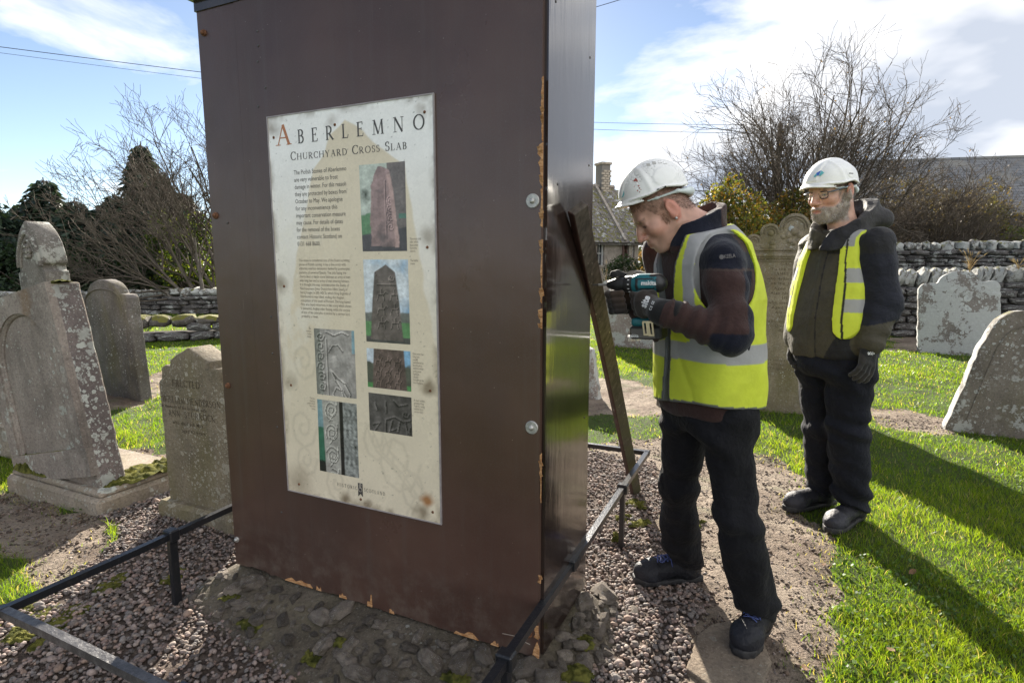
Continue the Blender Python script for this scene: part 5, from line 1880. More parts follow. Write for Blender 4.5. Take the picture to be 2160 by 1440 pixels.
def ph2(s, t_, A):
    c = lay(np.tile([0.62, 0.68, 0.72], (len(s), 1)), nn(s, t_, 4, 5) * 0.8 + (s - 0.5), [0.22, 0.42, 0.62])
    c = lay(c, (t_ - 0.62 * A - 0.03 * nn(s, t_, 9, 1)) * 30, [0.16, 0.17, 0.15])
    c = lay(c, (t_ - 0.74 * A) * 50, [0.11, 0.30, 0.10])
    c = lay(c, (t_ - 0.92 * A) * 50, [0.08, 0.08, 0.075])
    lft = np.interp(t_ / A, [0.06, 0.15, 0.5, 0.95], [0.50, 0.24, 0.17, 0.10])
    rgt = np.interp(t_ / A, [0.06, 0.15, 0.5, 0.95], [0.52, 0.72, 0.79, 0.86])
    ins = np.minimum(s - lft, rgt - s) * 60 * ((t_ > 0.06 * A) & (t_ < 0.97 * A))
    st_ = np.tile([0.15, 0.12, 0.105], (len(s), 1)) * (1 + 0.25 * nn(s, t_, 16, 6))[:, None]
    ls = [spiral(0.62, 0.22 * A, 0.07, 1), [(0.3, 0.3 * A), (0.72, 0.3 * A)]]
    for i in range(3):
        for j in range(2):
            x, y = 0.32 + 0.3 * j, A * (0.42 + 0.17 * i)
            ls += [[(x, y), (x + 0.12, y), (x + 0.17, y - 0.06), (x + 0.2, y - 0.03)], [(x, y), (x - 0.03, y + 0.1)], [(x + 0.11, y), (x + 0.13, y + 0.1)], [(x + 0.06, y), (x + 0.07, y - 0.1)]]
    rl, _ = relief(s, t_, ls, 0.03)
    return lay(c, ins, st_ * (1 + 0.95 * rl)[:, None])


def ph3(s, t_, A):
    c = lay(np.tile([0.55, 0.63, 0.70], (len(s), 1)), (s - 0.5) * 9, [0.20, 0.45, 0.68])
    c = lay(c, (t_ - 0.35 * A - 0.05 * nn(s, t_, 7, 1)) * 30, [0.10, 0.11, 0.08])
    c = lay(c, (t_ - 0.86 * A) * 50, [0.08, 0.30, 0.08])
    ins = np.minimum(s - (0.16 - 0.05 * t_ / A), (0.86 + 0.06 * t_ / A) - s) * 60
    st_ = np.tile([0.14, 0.095, 0.08], (len(s), 1)) * (1 + 0.25 * nn(s, t_, 16, 7))[:, None]
    ls = []
    for i in range(3):
        for j in range(3):
            x, y = 0.22 + 0.22 * j, A * (0.3 + 0.27 * i)
            ls += [[(x, y), (x + 0.1, y), (x + 0.14, y - 0.06)], [(x, y), (x - 0.02, y + 0.09)], [(x + 0.09, y), (x + 0.1, y + 0.09)], [(x + 0.05, y), (x + 0.06, y - 0.09)]]
    rl, _ = relief(s, t_, ls, 0.025)
    return lay(c, ins, st_ * (1 + 1.0 * rl)[:, None])


def ph4(s, t_, A):
    c = np.tile([0.085, 0.075, 0.07], (len(s), 1)) * (1 + 0.22 * nn(s, t_, 16, 8))[:, None]
    c = c * (1.3 - 0.35 * s)[:, None]
    ls = [[(0.1, 0.62), (0.25, 0.58), (0.12, 0.75)], [(0.4, 0.5), (0.6, 0.42), (0.8, 0.5), (0.95, 0.46)], [(0.4, 0.5), (0.38, 0.75), (0.45, 0.85)], [(0.55, 0.5), (0.48, 0.72), (0.62, 0.66)], [(0.72, 0.52), (0.68, 0.7)], [(0.85, 0.5), (0.9, 0.72), (0.84, 0.85)],
          [(0.6, 0.1), (0.7, 0.2), (0.9, 0.15)], spiral(0.86, 0.34, 0.08, 1), [(0.15, 0.2), (0.2, 0.32)], [(0.4, 0.15), (0.42, 0.35)], [(0.95, 0.6), (0.92, 0.8)]]
    rl, _ = relief(s, t_, ls, 0.05)
    return c * (1 + 0.9 * rl)[:, None]


def ph5(s, t_, A):
    c = np.tile([0.36, 0.33, 0.30], (len(s), 1)) * (1 + 0.2 * nn(s, t_, 12, 9))[:, None]
    c = lay(c, (0.16 - s + 0.03 * t_) * 40, [0.22, 0.22, 0.19])
    ls = [spiral(0.15, 0.15 + .2 * i, 0.1, 1.2, ph=i) for i in range(7)]
    ls += [[(0.3, 0.05), (0.5, 0.12), (0.7, 0.05), (0.85, 0.1)], [(0.35, 0.45), (0.45, 0.32), (0.6, 0.3), (0.7, 0.42)], [(0.38, 0.8), (0.55, 0.95), (0.72, 1.05), (0.85, 1.25), (0.8, 1.42), (0.66, 1.5), (0.5, 1.42), (0.42, 1.28), (0.5, 1.15), (0.68, 1.2), (0.8, 1.38), (0.74, 1.56), (0.6, 1.6)], [(0.38, 0.8), (0.5, 1.0), (0.64, 1.18), (0.7, 1.4), (0.56, 1.5), (0.4, 1.4)], [(0.3, 0.2), (0.3, 1.55)]]
    rl, _ = relief(s, t_, ls, 0.04)
    c = c * (1 + 0.9 * rl)[:, None]
    c = lay(c, (s - 0.93 + 0.03 * t_) * 60 * (t_ < .45), [0.2, 0.36, 0.42])
    return c


def ph6(s, t_, A):
    c = np.tile([0.38, 0.36, 0.31], (len(s), 1)) * (1 + 0.13 * nn(s, t_, 12, 10))[:, None]
    ls = [spiral(0.36, 0.2 + 0.47 * i, 0.17, 1.9, 40, ph=1.5 + i, ry=1.15) for i in range(4)] + [[(0.5, 0.0 + .47 * i), (0.48, 0.2 + .47 * i), (0.3, 0.42 + .47 * i)] for i in range(4)]
    rl, _ = relief(s, t_, ls, 0.035)
    lm = s < 0.57
    c = np.where(lm[:, None], c * (1 + 0.9 * rl)[:, None], np.array([0.25, 0.26, 0.24]) * (1 + 0.45 * nn(s, t_, 50, 12))[:, None])
    c = lay(c, np.minimum(s - 0.55, 0.66 - s) * 60, [0.02, 0.018, 0.018])
    bgm = np.clip((0.13 + 0.05 * np.minimum(t_ / A, 1) - s) * 60, 0, 1)
    bgc = lay(np.tile([0.18, 0.33, 0.36], (len(s), 1)), (t_ - 0.55) * 30, [0.03, 0.16, 0.09])
    bgc = lay(bgc, (t_ - 1.25) * 20, [0.02, 0.025, 0.02])
    return lay(c, bgm, bgc)


photo([(0.578, 0.274), (0.843, 0.274), (0.843, 0.681), (0.582, 0.681)], ph1, 110, 72)
photo([(0.582, 0.72), (0.846, 0.72), (0.848, 1.124), (0.585, 1.124)], ph2, 110, 72)
photo([(0.584, 1.157), (0.847, 1.157), (0.847, 1.355), (0.584, 1.355)], ph3, 60, 72)
photo([(0.586, 1.384), (0.846, 1.384), (0.846, 1.58), (0.586, 1.58)], ph4, 60, 72)
photo([(0.243, 1.075), (0.509, 1.075), (0.509, 1.425), (0.245, 1.425)], ph5, 100, 72)
photo([(0.243, 1.453), (0.507, 1.453), (0.505, 1.85), (0.238, 1.85)], ph6, 110, 72)
for u0, v0 in ((0.955, 0.07), (0.44, 0.075), (0.035, 0.1), (0.05, 0.86), (0.955, 1.34), (0.06, 1.395), (0.955, 0.665), (0.08, 1.955), (0.51, 1.965), (0.955, 1.95)):
    MB().lathe([(0.0008, -0.003), (0.0035, -0.0026), (0.005, -0.0008), (0.005, 0.001)], loc(u0, v0, 0.0002), (0, 1, 0), 10).local('screw', m_rust, board, smooth=True)

# ================================================================== LEANING PROP, RAILING, FLAGSTONE
k = NT('weathered_prop_timber', 0.75, 0.3)
gr = k.noise(1.0, 5, 0.6, k.scale((60, 60, 3)))
c = k.mix(k.step(gr, 0.3, 0.7), (0.040, 0.032, 0.025), (0.095, 0.078, 0.062))
sep_ = k.sepxyz()
low = k.step(sep_[2], 1.05, 0.5)
c = k.mix(k.math('MULTIPLY', low, k.step(k.noise(7, 5), 0.3, 0.65)), c, (0.062, 0.060, 0.028))
c = k.mix(k.math('MULTIPLY', k.step(k.noise(70, 3), 0.66, 0.72), 0.8), c, (0.3, 0.26, 0.2))
k.base(c)
k.bump(gr, 0.4, 0.004)
m_prop = k.m
m_propside = plain('brown_painted_timber', (0.05, 0.022, 0.018), 0.55, 0.4, var=0.3, scale=25)
pb = G(1341, 1036)
pt = np.array([0.0, 0, 0]) + BA * [1, 1, 0] + U * (BW + 0.045) + VV * 0.20 + np.array([0, 0, 1.53])
ax = pt - pb
Lp = np.linalg.norm(ax)
ax /= Lp
wd = U - ax * (U @ ax)
wd /= np.linalg.norm(wd)
th = np.cross(ax, wd)
wd, th = wd * math.cos(rad(35)) - th * math.sin(rad(35)), th * math.cos(rad(35)) + wd * math.sin(rad(35))
R = np.stack([wd, th, ax], 1)
pm = MB().box((0, 0, Lp / 2), (0.016, 0.031, Lp / 2 + 0.01), bev=0.003)
V, F = pm.arrays()
cen = np.array([np.mean([V[i] for i in f], axis=0) for f in F])
V = V @ R.T + pb
# the broad weathered face looks to the right, the painted edge to the viewer
o = wobj('prop_board', V, F, [m_prop, m_propside], smooth=False, fmat=[1 if abs(c_[1]) > 0.026 else 0 for c_ in cen])
tag(o, 'dark weathered timber prop leaning against the glossy side of the brown box', 'timber prop')

k = NT('black_painted_iron', 0.28, 0.5)
k.base(k.mix(k.step(k.noise(60, 4), 0.55, 0.75), (0.012, 0.013, 0.016), (0.03, 0.028, 0.028)))
k.bump(k.noise(90, 4, 0.6), 0.35, 0.004)
m_iron = k.m
k = NT('bare_grey_iron', 0.35, 0.5, 0.3)
k.base(k.mix(k.step(k.noise(35, 5, 0.7), 0.4, 0.7), (0.06, 0.058, 0.06), (0.13, 0.125, 0.125)))
k.bump(k.noise(70, 5, 0.7), 0.6, 0.005)
m_ironw = k.m
RZ = 0.29
FL, BR = G(5, 1288, RZ), G(1365, 955, RZ)
FL, BR = FL[:2], BR[:2]
u2, v2 = U[:2], VV[:2]
d_ = BR - FL
FRc = FL + u2 * (d_ @ u2)
BLc = FL + v2 * (d_ @ v2)
rail = thing('low_railing', 'low black iron railing of square bars around the brown box', 'railing', (FL[0], FL[1], 0))
cor = [FL, FRc, BR, BLc]
for i in range(4):
    a, b_ = cor[i], cor[(i + 1) % 4]
    dr = (b_ - a) / np.linalg.norm(b_ - a)
    a2, b2 = a + dr * (0.012 if i else -0.0), b_ - dr * 0.012
    pts_ = [(*(a2 + (b2 - a2) * t_), RZ + (0.003 * math.sin(9 * t_ + i) if 0 < t_ < 1 else 0)) for t_ in np.linspace(0, 1, 7)]
    MB().tube(pts_, 0.0175, 4).world('rail', m_ironw if i == 0 else m_iron, rail)
for cx_ in cor:
    MB().box((*cx_, RZ), (0.0150, 0.0150, 0.0145), rotz(YAW), 0.003).world('corner_joint', m_iron, rail)


def post(p, dr):
    a = math.atan2(dr[1], dr[0])
    MB().box((*p, 0.13), (0.016, 0.011, 0.165), rotz(a), 0.002).world('post', m_iron, rail)
    MB().box((*p, RZ), (0.021, 0.025, 0.024), rotz(a), 0.005).world('collar', m_iron, rail)


for t_ in (0.236, 0.72):
    post(FL + (BLc - FL) * t_, v2)
Lr = np.linalg.norm(BR - FRc)
for q in (G(1098, 1400, RZ)[:2], G(1315, 1030, RZ)[:2]):
    s_ = (q - FRc) @ v2
    post(FRc + v2 * s_, v2)
s_ = (G(1222, 1190, RZ)[:2] - FRc) @ v2
MB().box((*(FRc + v2 * s_), RZ), (0.026, 0.0205, 0.0205), rotz(YAW + PI / 2), 0.004).world('collar', m_iron, rail)
post(FL + (FRc - FL) * 0.55, u2)
post(BLc + (BR - BLc) * 0.5, u2)

m_flag = stone_mat('worn_flagstone', (0.13, 0.10, 0.075), (0.22, 0.18, 0.135), 0.15, big=20, bump=0.9, dark=0.5)
fp_ = [G(x, y, 0.012)[:2] for x, y in ((1470, 1338), (1502, 1314), (1556, 1306), (1602, 1330), (1628, 1392), (1608, 1452), (1520, 1462), (1446, 1408))]
n = len(fp_)
r = np.random.RandomState(2)
top = [(x, y, 0.014) for x, y in fp_]
bot_ = [(x, y, -0.05) for x, y in fp_]
o = wobj('flagstone', top + bot_, [tuple(range(n))[::-1], tuple(range(n, 2 * n))] + [(i, (i + 1) % n, (i + 1) % n + n, i + n) for i in range(n)], m_flag, smooth=False)
bm = bmesh.new()
bm.from_mesh(o.data)
bmesh.ops.recalc_face_normals(bm, faces=bm.faces)
bm.to_mesh(o.data)
bm.free()
bevel(o, 0.008, 2)
tag(o, 'worn flat flagstone sunk in the path under the near boot', 'flagstone')
# ================================================================== PEOPLE
def nrm(v):
    v = np.asarray(v, float)
    return v / np.linalg.norm(v)


def headframe(yaw_dir, pitch, roll=0.0):
    """columns forward, left, up"""
    f0 = nrm((*yaw_dir, 0))
    l = np.cross((0, 0, 1), f0)
    f = f0 * math.cos(pitch) - np.array([0, 0, 1]) * math.sin(pitch)
    u = np.cross(f, l)
    l2 = l * math.cos(roll) + u * math.sin(roll)
    return np.stack([f, l2, np.cross(f, l2)], 1)


def tolocal(P, O, R, s=1.0):
    return ((P - np.asarray(O, np.float32)) @ np.asarray(R, np.float32)) / s


def decal(f, pix, Y0, lift=0.0012):
    """lay flat print on a surface f: photo pixels -> points on the surface"""
    pix = np.asarray(pix, float)
    D = np.stack([ray(x, y) for x, y in pix])
    D /= np.linalg.norm(D, axis=1)[:, None]
    t = np.full(len(pix), Y0)
    for _ in range(60):
        P = (np.array([0, 0, CAM_H]) + D * t[:, None]).astype(np.float32)
        t = t + np.clip(f(P), -0.02, 0.05) * 0.7
    return np.array([0, 0, CAM_H]) + D * (t - lift)[:, None]


def decal_text(name, f, text, px, py, size, ang, mat, parent, Y0, xs=1.0, bold=0.0, lift=0.0012):
    v, F = sans_text(text, size, xs, 1.0, 'LEFT', bold=bold)
    # cut long edges so that the print follows the curve
    c, s = math.cos(ang), math.sin(ang)
    pix = np.c_[px + v[:, 0] * c - v[:, 1] * s * -1 * -1, py - v[:, 0] * s - v[:, 1] * c]
    pix = np.c_[px + v[:, 0] * c - v[:, 1] * s, py - v[:, 0] * s - v[:, 1] * c]
    return wobj(name, decal(f, pix, Y0, lift), F, mat, parent, smooth=False)


def decal_poly(name, f, pix, mat, parent, Y0, lift=0.0012):
    return wobj(name, decal(f, pix, Y0, lift), [tuple(range(len(pix)))], mat, parent, smooth=False)


def head_sdf(P, O, R, s, beard=0.0):
    q = tolocal(P, O, R, s)
    qa = q * np.array([1, 0, 1], np.float32) + np.abs(q) * np.array([0, 1, 0], np.float32)      # mirrored
    d = ell(q, (-0.004, 0, 0.056), (0.094, 0.074, 0.080))
    d = smin(d, ell(q, (0.046, 0, -0.018), (0.050, 0.056, 0.086)), 0.035)
    d = smin(d, cap(qa, (-0.002, 0.050, -0.052), (0.066, 0.020, -0.092), 0.021, 0.021), 0.03)
    d = smin(d, ell(q, (0.077, 0, -0.094), (0.021, 0.024, 0.019)), 0.02)
    d = smin(d, ell(qa, (0.066, 0.045, -0.020), (0.024, 0.019, 0.020)), 0.025)
    d = smin(d, cap(q, (0.083, -0.032, 0.027), (0.083, 0.032, 0.027), 0.0135), 0.018)
    d = smax(d, -ell(qa, (0.101, 0.033, 0.005), (0.017, 0.017, 0.0115)), 0.010)
    d = smin(d, ell(qa, (0.078, 0.033, 0.003), (0.0125, 0.0135, 0.0115)), 0.003)
    d = smin(d, cap(qa, (0.0895, 0.022, 0.0095), (0.083, 0.046, 0.0075), 0.0042), 0.006)
    d = smin(d, cap(qa, (0.0885, 0.024, -0.006), (0.083, 0.045, -0.004), 0.0035), 0.007)
    d = smin(d, chain(q, [(0.092, 0, 0.020), (0.106, 0, -0.006), (0.1205, 0, -0.028)], [0.0095, 0.0105, 0.0115], 0.012), 0.012)
    d = smin(d, ell(qa, (0.1055, 0.0125, -0.033), (0.013, 0.0085, 0.0088)), 0.007)
    d = smax(d, -ell(qa, (0.112, 0.007, -0.043), (0.006, 0.0035, 0.005)), 0.003)
    d = smin(d, ell(q, (0.093, 0, -0.062), (0.013, 0.026, 0.017)), 0.015)
    d = smin(d, chain(q, [(0.095, -0.021, -0.0635), (0.105, 0, -0.0595), (0.095, 0.021, -0.0635)], [0.004, 0.0062, 0.004]), 0.004)
    d = smin(d, chain(q, [(0.094, -0.018, -0.068), (0.1025, 0, -0.0725), (0.094, 0.018, -0.068)], [0.0045, 0.0072, 0.0045]), 0.004)
    d = smax(d, -chain(q, [(0.096, -0.025, -0.0665), (0.1085, 0, -0.0658), (0.096, 0.025, -0.0665)], [0.0018] * 3), 0.002)
    # ears
    e = ell(qa, (-0.010, 0.079, 0.004), (0.019, 0.008, 0.033), euler(0, 0, 0.0))
    e = smin(e, cap(qa, (-0.004, 0.076, -0.026), (0.0, 0.074, -0.020), 0.0085), 0.008)
    e = smax(e, -ell(qa, (-0.006, 0.088, 0.006), (0.0115, 0.007, 0.022)), 0.004)
    d = smin(d, e, 0.006)
    if beard > 0:
        m = beard_mask(q)
        d = d - beard * m * (0.8 + 0.12 * nz(q, 240, 4) + 0.12 * nz(q * np.array([1, 1, .5]), 520, 6))
    return d * s


def beard_mask(q):
    x, y, z = q[:, 0], np.abs(q[:, 1]), q[:, 2]
    line = np.interp(x, [-0.03, 0.0, 0.03, 0.065, 0.09, 0.12], [-0.03, 0.02, -0.030, -0.050, -0.044, -0.044])
    m = np.clip((line - z) / 0.012, 0, 1) * np.clip((x + 0.012) / 0.01, 0, 1)
    lips = np.clip(1.4 - np.hypot(y / 0.021, (z + 0.0665) / 0.0095), 0, 1) * (x > 0.08)
    nose = (z > -0.046) & (x > 0.095)
    under = np.clip((z + 0.135) / 0.02, 0, 1)
    return m * (1 - np.clip(lips * 2, 0, 1)) * (1 - nose) * under


def skin_color(q, base, hair, kind):
    x, y, z = q[:, 0], np.abs(q[:, 1]), q[:, 2]
    c = np.tile(np.array(base), (len(q), 1)) * (1 + 0.09 * nz(q, 55, 2) + 0.09 * nz(q, 170, 3))[:, None]

    def blend(m, col):
        nonlocal c
        m = np.clip(m, 0, 1)[:, None]
        c = c * (1 - m) + np.asarray(col) * m
    red = np.array(base) * [1.06, 0.66, 0.62]
    blend(0.75 * np.exp(-(((x - .115) / .02) ** 2 + (y / .018) ** 2 + ((z + .028) / .02) ** 2)), red)
    blend(0.45 * np.exp(-(((y - .045) / .02) ** 2 + ((z + .03) / .022) ** 2)) * (x > .03), red)
    blend(0.6 * ((y > .073) & (x < .012) & (np.abs(z) < .045)), red)
    blend(0.85 * np.clip(1.3 - np.hypot(y / .021, (z + .0665) / .009), 0, 1) * (x > .085), np.array(base) * [0.82, 0.48, 0.46])
    # eyes
    ey = np.hypot((y - .033) / .0105, (z - .0025) / .0048)
    blend(1.2 * (ey < 1) * (x > .082), (0.30, 0.26, 0.24) if kind == 2 else (0.16, 0.10, 0.08))
    blend(1.0 * (np.hypot(y - .034, z - .002) < .0045) * (x > .082), (0.03, 0.03, 0.035))
    blend(0.8 * (ey < 1.35) * (ey > 1) * (x > .075), np.array(base) * [.6, .45, .42])
    blend(0.75 * np.exp(-(((z - .0255 - .004 * nz(q, 200, 9)) / .0042) ** 2)) * ((y > .014) & (y < .05) & (x > .072)), hair)
    # hair round sides and back
    hl = np.interp(x, [-0.12, -0.06, -0.02, 0.022, 0.042, 0.06, 0.09], [-0.055, -0.045, 0.005, 0.012, 0.010, 0.045, 0.07])
    hm = np.clip((z - hl) / 0.012 + 0.25 * nz(q, 150, 7), 0, 1) * (1 - ((y > .0735) & (np.abs(x + .008) < .022) & (z < .04)))
    blend(0.72 * hm * (0.85 + 0.3 * nz(q, 330, 8)), hair)
    if kind == 1:
        sb = np.exp(-(((x - .026) / .011) ** 2 + ((z + .012) / .022) ** 2)) * (y > .045)
        blend(0.4 * sb * (0.8 + .4 * nz(q, 300, 11)), (0.20, 0.10, 0.055))
        blend(0.22 * np.clip((-.045 - z) / .02, 0, 1) * (x > .0), (0.28, 0.17, 0.12))
    else:
        b = beard_mask(q)
        t = 0.5 + 0.5 * nz(q * [1, 1, .6], 240, 12)
        bc = np.array([0.40, 0.36, 0.32]) * t[:, None] + np.array([0.25, 0.205, 0.17]) * (1 - t)[:, None]
        m = (b * 0.9)[:, None]
        c = c * (1 - m) + bc * m
        sb = np.exp(-(((x - .030) / .012) ** 2 + ((z - .004) / .03) ** 2)) * (y > .04)
        blend(0.7 * sb, (0.25, 0.22, 0.20))
    return c


k = NT('skin', 0.48, 0.45)
k.base(k.attr('Col'))
k.set('Subsurface Weight', 0.06)
k.set('Subsurface Radius', (0.012, 0.005, 0.003))
k.set('Subsurface Scale', 0.6)
k.bump(k.noise(420, 4, 0.6), 0.4, 0.002)
k.bump(k.noise(90, 4, 0.6), 0.25, 0.004)
m_skin = k.m


def cloth(name, rough=0.85, weave=900, wr=0.5, crease=0.25, sheen=0.15, spec=0.2):
    k = NT(name, rough, spec)
    a = k.attr('Col')
    f = k.step(k.noise(35, 6, 0.65), 0.3, 0.7)
    k.base(k.mix(1.0, a, k.mix(f, (0.80, 0.80, 0.80), (1.0, 1.0, 1.0)), 'MULTIPLY'))
    k.bump(k.noise(11, 4, 0.6, k.warp(0.05, 6)), crease, 0.03)
    k.bump(k.noise(weave, 2, 0.5), wr, 0.001)
    k.set('Sheen Weight', sheen)
    k.set('Sheen Roughness', 0.5)
    return k.m


m_fleece = cloth('fleece_cloth', 0.95, 700, 0.9, 0.45, 0.12)
m_shell = cloth('waterproof_cloth', 0.72, 1200, 0.3, 0.6, 0.04, 0.3)
m_trou = cloth('work_trouser_cloth', 0.88, 1100, 0.5, 0.8, 0.03)
m_glove = cloth('coated_glove', 0.8, 600, 0.9, 0.2, 0.2)
m_boot = cloth('boot_leather', 0.6, 500, 0.5, 0.7, 0.0, 0.25)
m_sole = plain('boot_rubber', (0.022, 0.021, 0.022), 0.7, 0.4, var=0.3, scale=40, bump=0.5, bscale=120)
k = NT('fluorescent_vest', 0.6, 0.35)
a = k.attr('Col')
k.base(k.mix(1.0, a, k.mix(k.step(k.noise(28, 6, 0.65), 0.3, 0.7), (0.9, 0.9, 0.9), (1, 1, 1)), 'MULTIPLY'))
k.bump(k.noise(9, 4, 0.6, k.warp(0.05, 6)), 0.3, 0.03)
k.bump(k.noise(1500, 1, 0.5), 0.25, 0.0006)
tl = k.t.nodes.new('ShaderNodeBsdfTranslucent')
k.t.links.new(a, tl.inputs['Color'])
mx = k.t.nodes.new('ShaderNodeMixShader')
mx.inputs[0].default_value = 0.35
k.t.links.new(k.b.outputs[0], mx.inputs[1])
k.t.links.new(tl.outputs[0], mx.inputs[2])
k.t.links.new(mx.outputs[0], k.t.nodes['Material Output'].inputs['Surface'])
m_vest = k.m
k = NT('white_helmet_plastic', 0.28, 0.5)
c = k.mix(k.step(k.noise(14, 5, 0.6), 0.35, 0.75), (0.80, 0.80, 0.78), (0.72, 0.72, 0.70))
k.base(k.mix(k.math('MULTIPLY', k.step(k.noise(90, 4, 0.7), 0.66, 0.74), 0.35), c, (0.35, 0.28, 0.25)))
k.set('Roughness', k.math('MULTIPLY_ADD', k.noise(22, 4), 0.25, 0.18))
m_hat = k.m
m_hatdark = plain('black_helmet_slot', (0.02, 0.02, 0.02), 0.5)
m_hatred = plain('red_smear', (0.36, 0.10, 0.08), 0.6, var=0.3, scale=200)
m_blue = plain('blue_emblem', (0.03, 0.10, 0.38), 0.4)
m_teal = plain('teal_emblem', (0.12, 0.42, 0.45), 0.4)
m_white = plain('white_print', (0.72, 0.72, 0.72), 0.6)


def hat_sdf(P, O, R, s):
    q = tolocal(P, O, R, s)
    x, y, z = q[:, 0], q[:, 1], q[:, 2]
    rim = 0.050 + 0.15 * x + 0.012 * np.clip(1 - np.abs(x) / .06, 0, 1)
    c, r = (0.012, 0, 0.056), np.array([0.121, 0.106, 0.116])
    do = ell(q, c, r)
    do = do - 0.004 * np.clip(1 - (np.abs(y) - 0.026) / 0.006, 0, 1) * (z > 0.09) - 0.003 * np.exp(-((x - 0.045) / 0.008) ** 2) * (np.abs(y) > 0.03)
    side = np.clip(1 - (np.hypot((x + 0.02) / 0.042, (z - 0.098) / 0.03) - 1) / 0.08, 0, 1)
    do = do - 0.0022 * side * (np.abs(y) > 0.06)
    dome = smax(do, -ell(q, c, r - 0.005), 0.001)
    dome = smax(dome, rim - z, 0.002)
    # rim flange + peak
    fl = smax(ell(q, (0.016, 0, 0.056), r + np.array([0.004, 0.007, 0.03])), np.abs(z - rim - 0.004) - 0.0032, 0.003)
    pk = smax(ell(q, (0.060, 0, 0.064), (0.097, 0.092, 0.05)), np.abs(z - (0.0675 + 0.03 * (x - 0.12) - 2.2 * y * y)) - 0.0032, 0.003)
    pk = smax(pk, 0.075 - x, 0.002)
    d = smin(smin(dome, fl, 0.006), pk, 0.012)
    d = smax(d, -ell(q, c, r - 0.006), 0.001)
    return d * s


def hat(root, O, R, s):
    f = lambda P: hat_sdf(P, O, R, s)
    rr_ = 0.2 * s
    h = solid('hard_hat', f, np.array(O) + R[:, 2] * .07 * s - rr_, np.array(O) + R[:, 2] * .07 * s + rr_, 0.0032, m_hat, root)
    # harness band at the nape and inside the brim
    w = lambda p: np.array(O) + R @ (np.array(p) * s)
    g = lambda P: chain(tolocal(P, O, R, s), [(0.03, -.078, .040), (-0.045, -0.078, 0.032), (-0.098, -0.035, 0.012), (-0.104, 0, 0.008), (-0.098, 0.035, 0.012), (-0.045, 0.078, 0.032), (0.03, .078, .040), (0.06, .068, .044)], [0.004, 0.006, 0.014, 0.016, 0.014, 0.006, 0.004, .004], 0.01) * s
    b = solid('harness_band', g, np.array(O) - 0.15 * s, np.array(O) + 0.15 * s, 0.004, plain('harness_plastic', (0.62, 0.68, 0.68), 0.4), root)
    return f


def finger(P, pts, r=0.0105):
    n = len(pts)
    return chain(P, pts, np.linspace(r * 1.06, r * 0.82, n), 0.004)


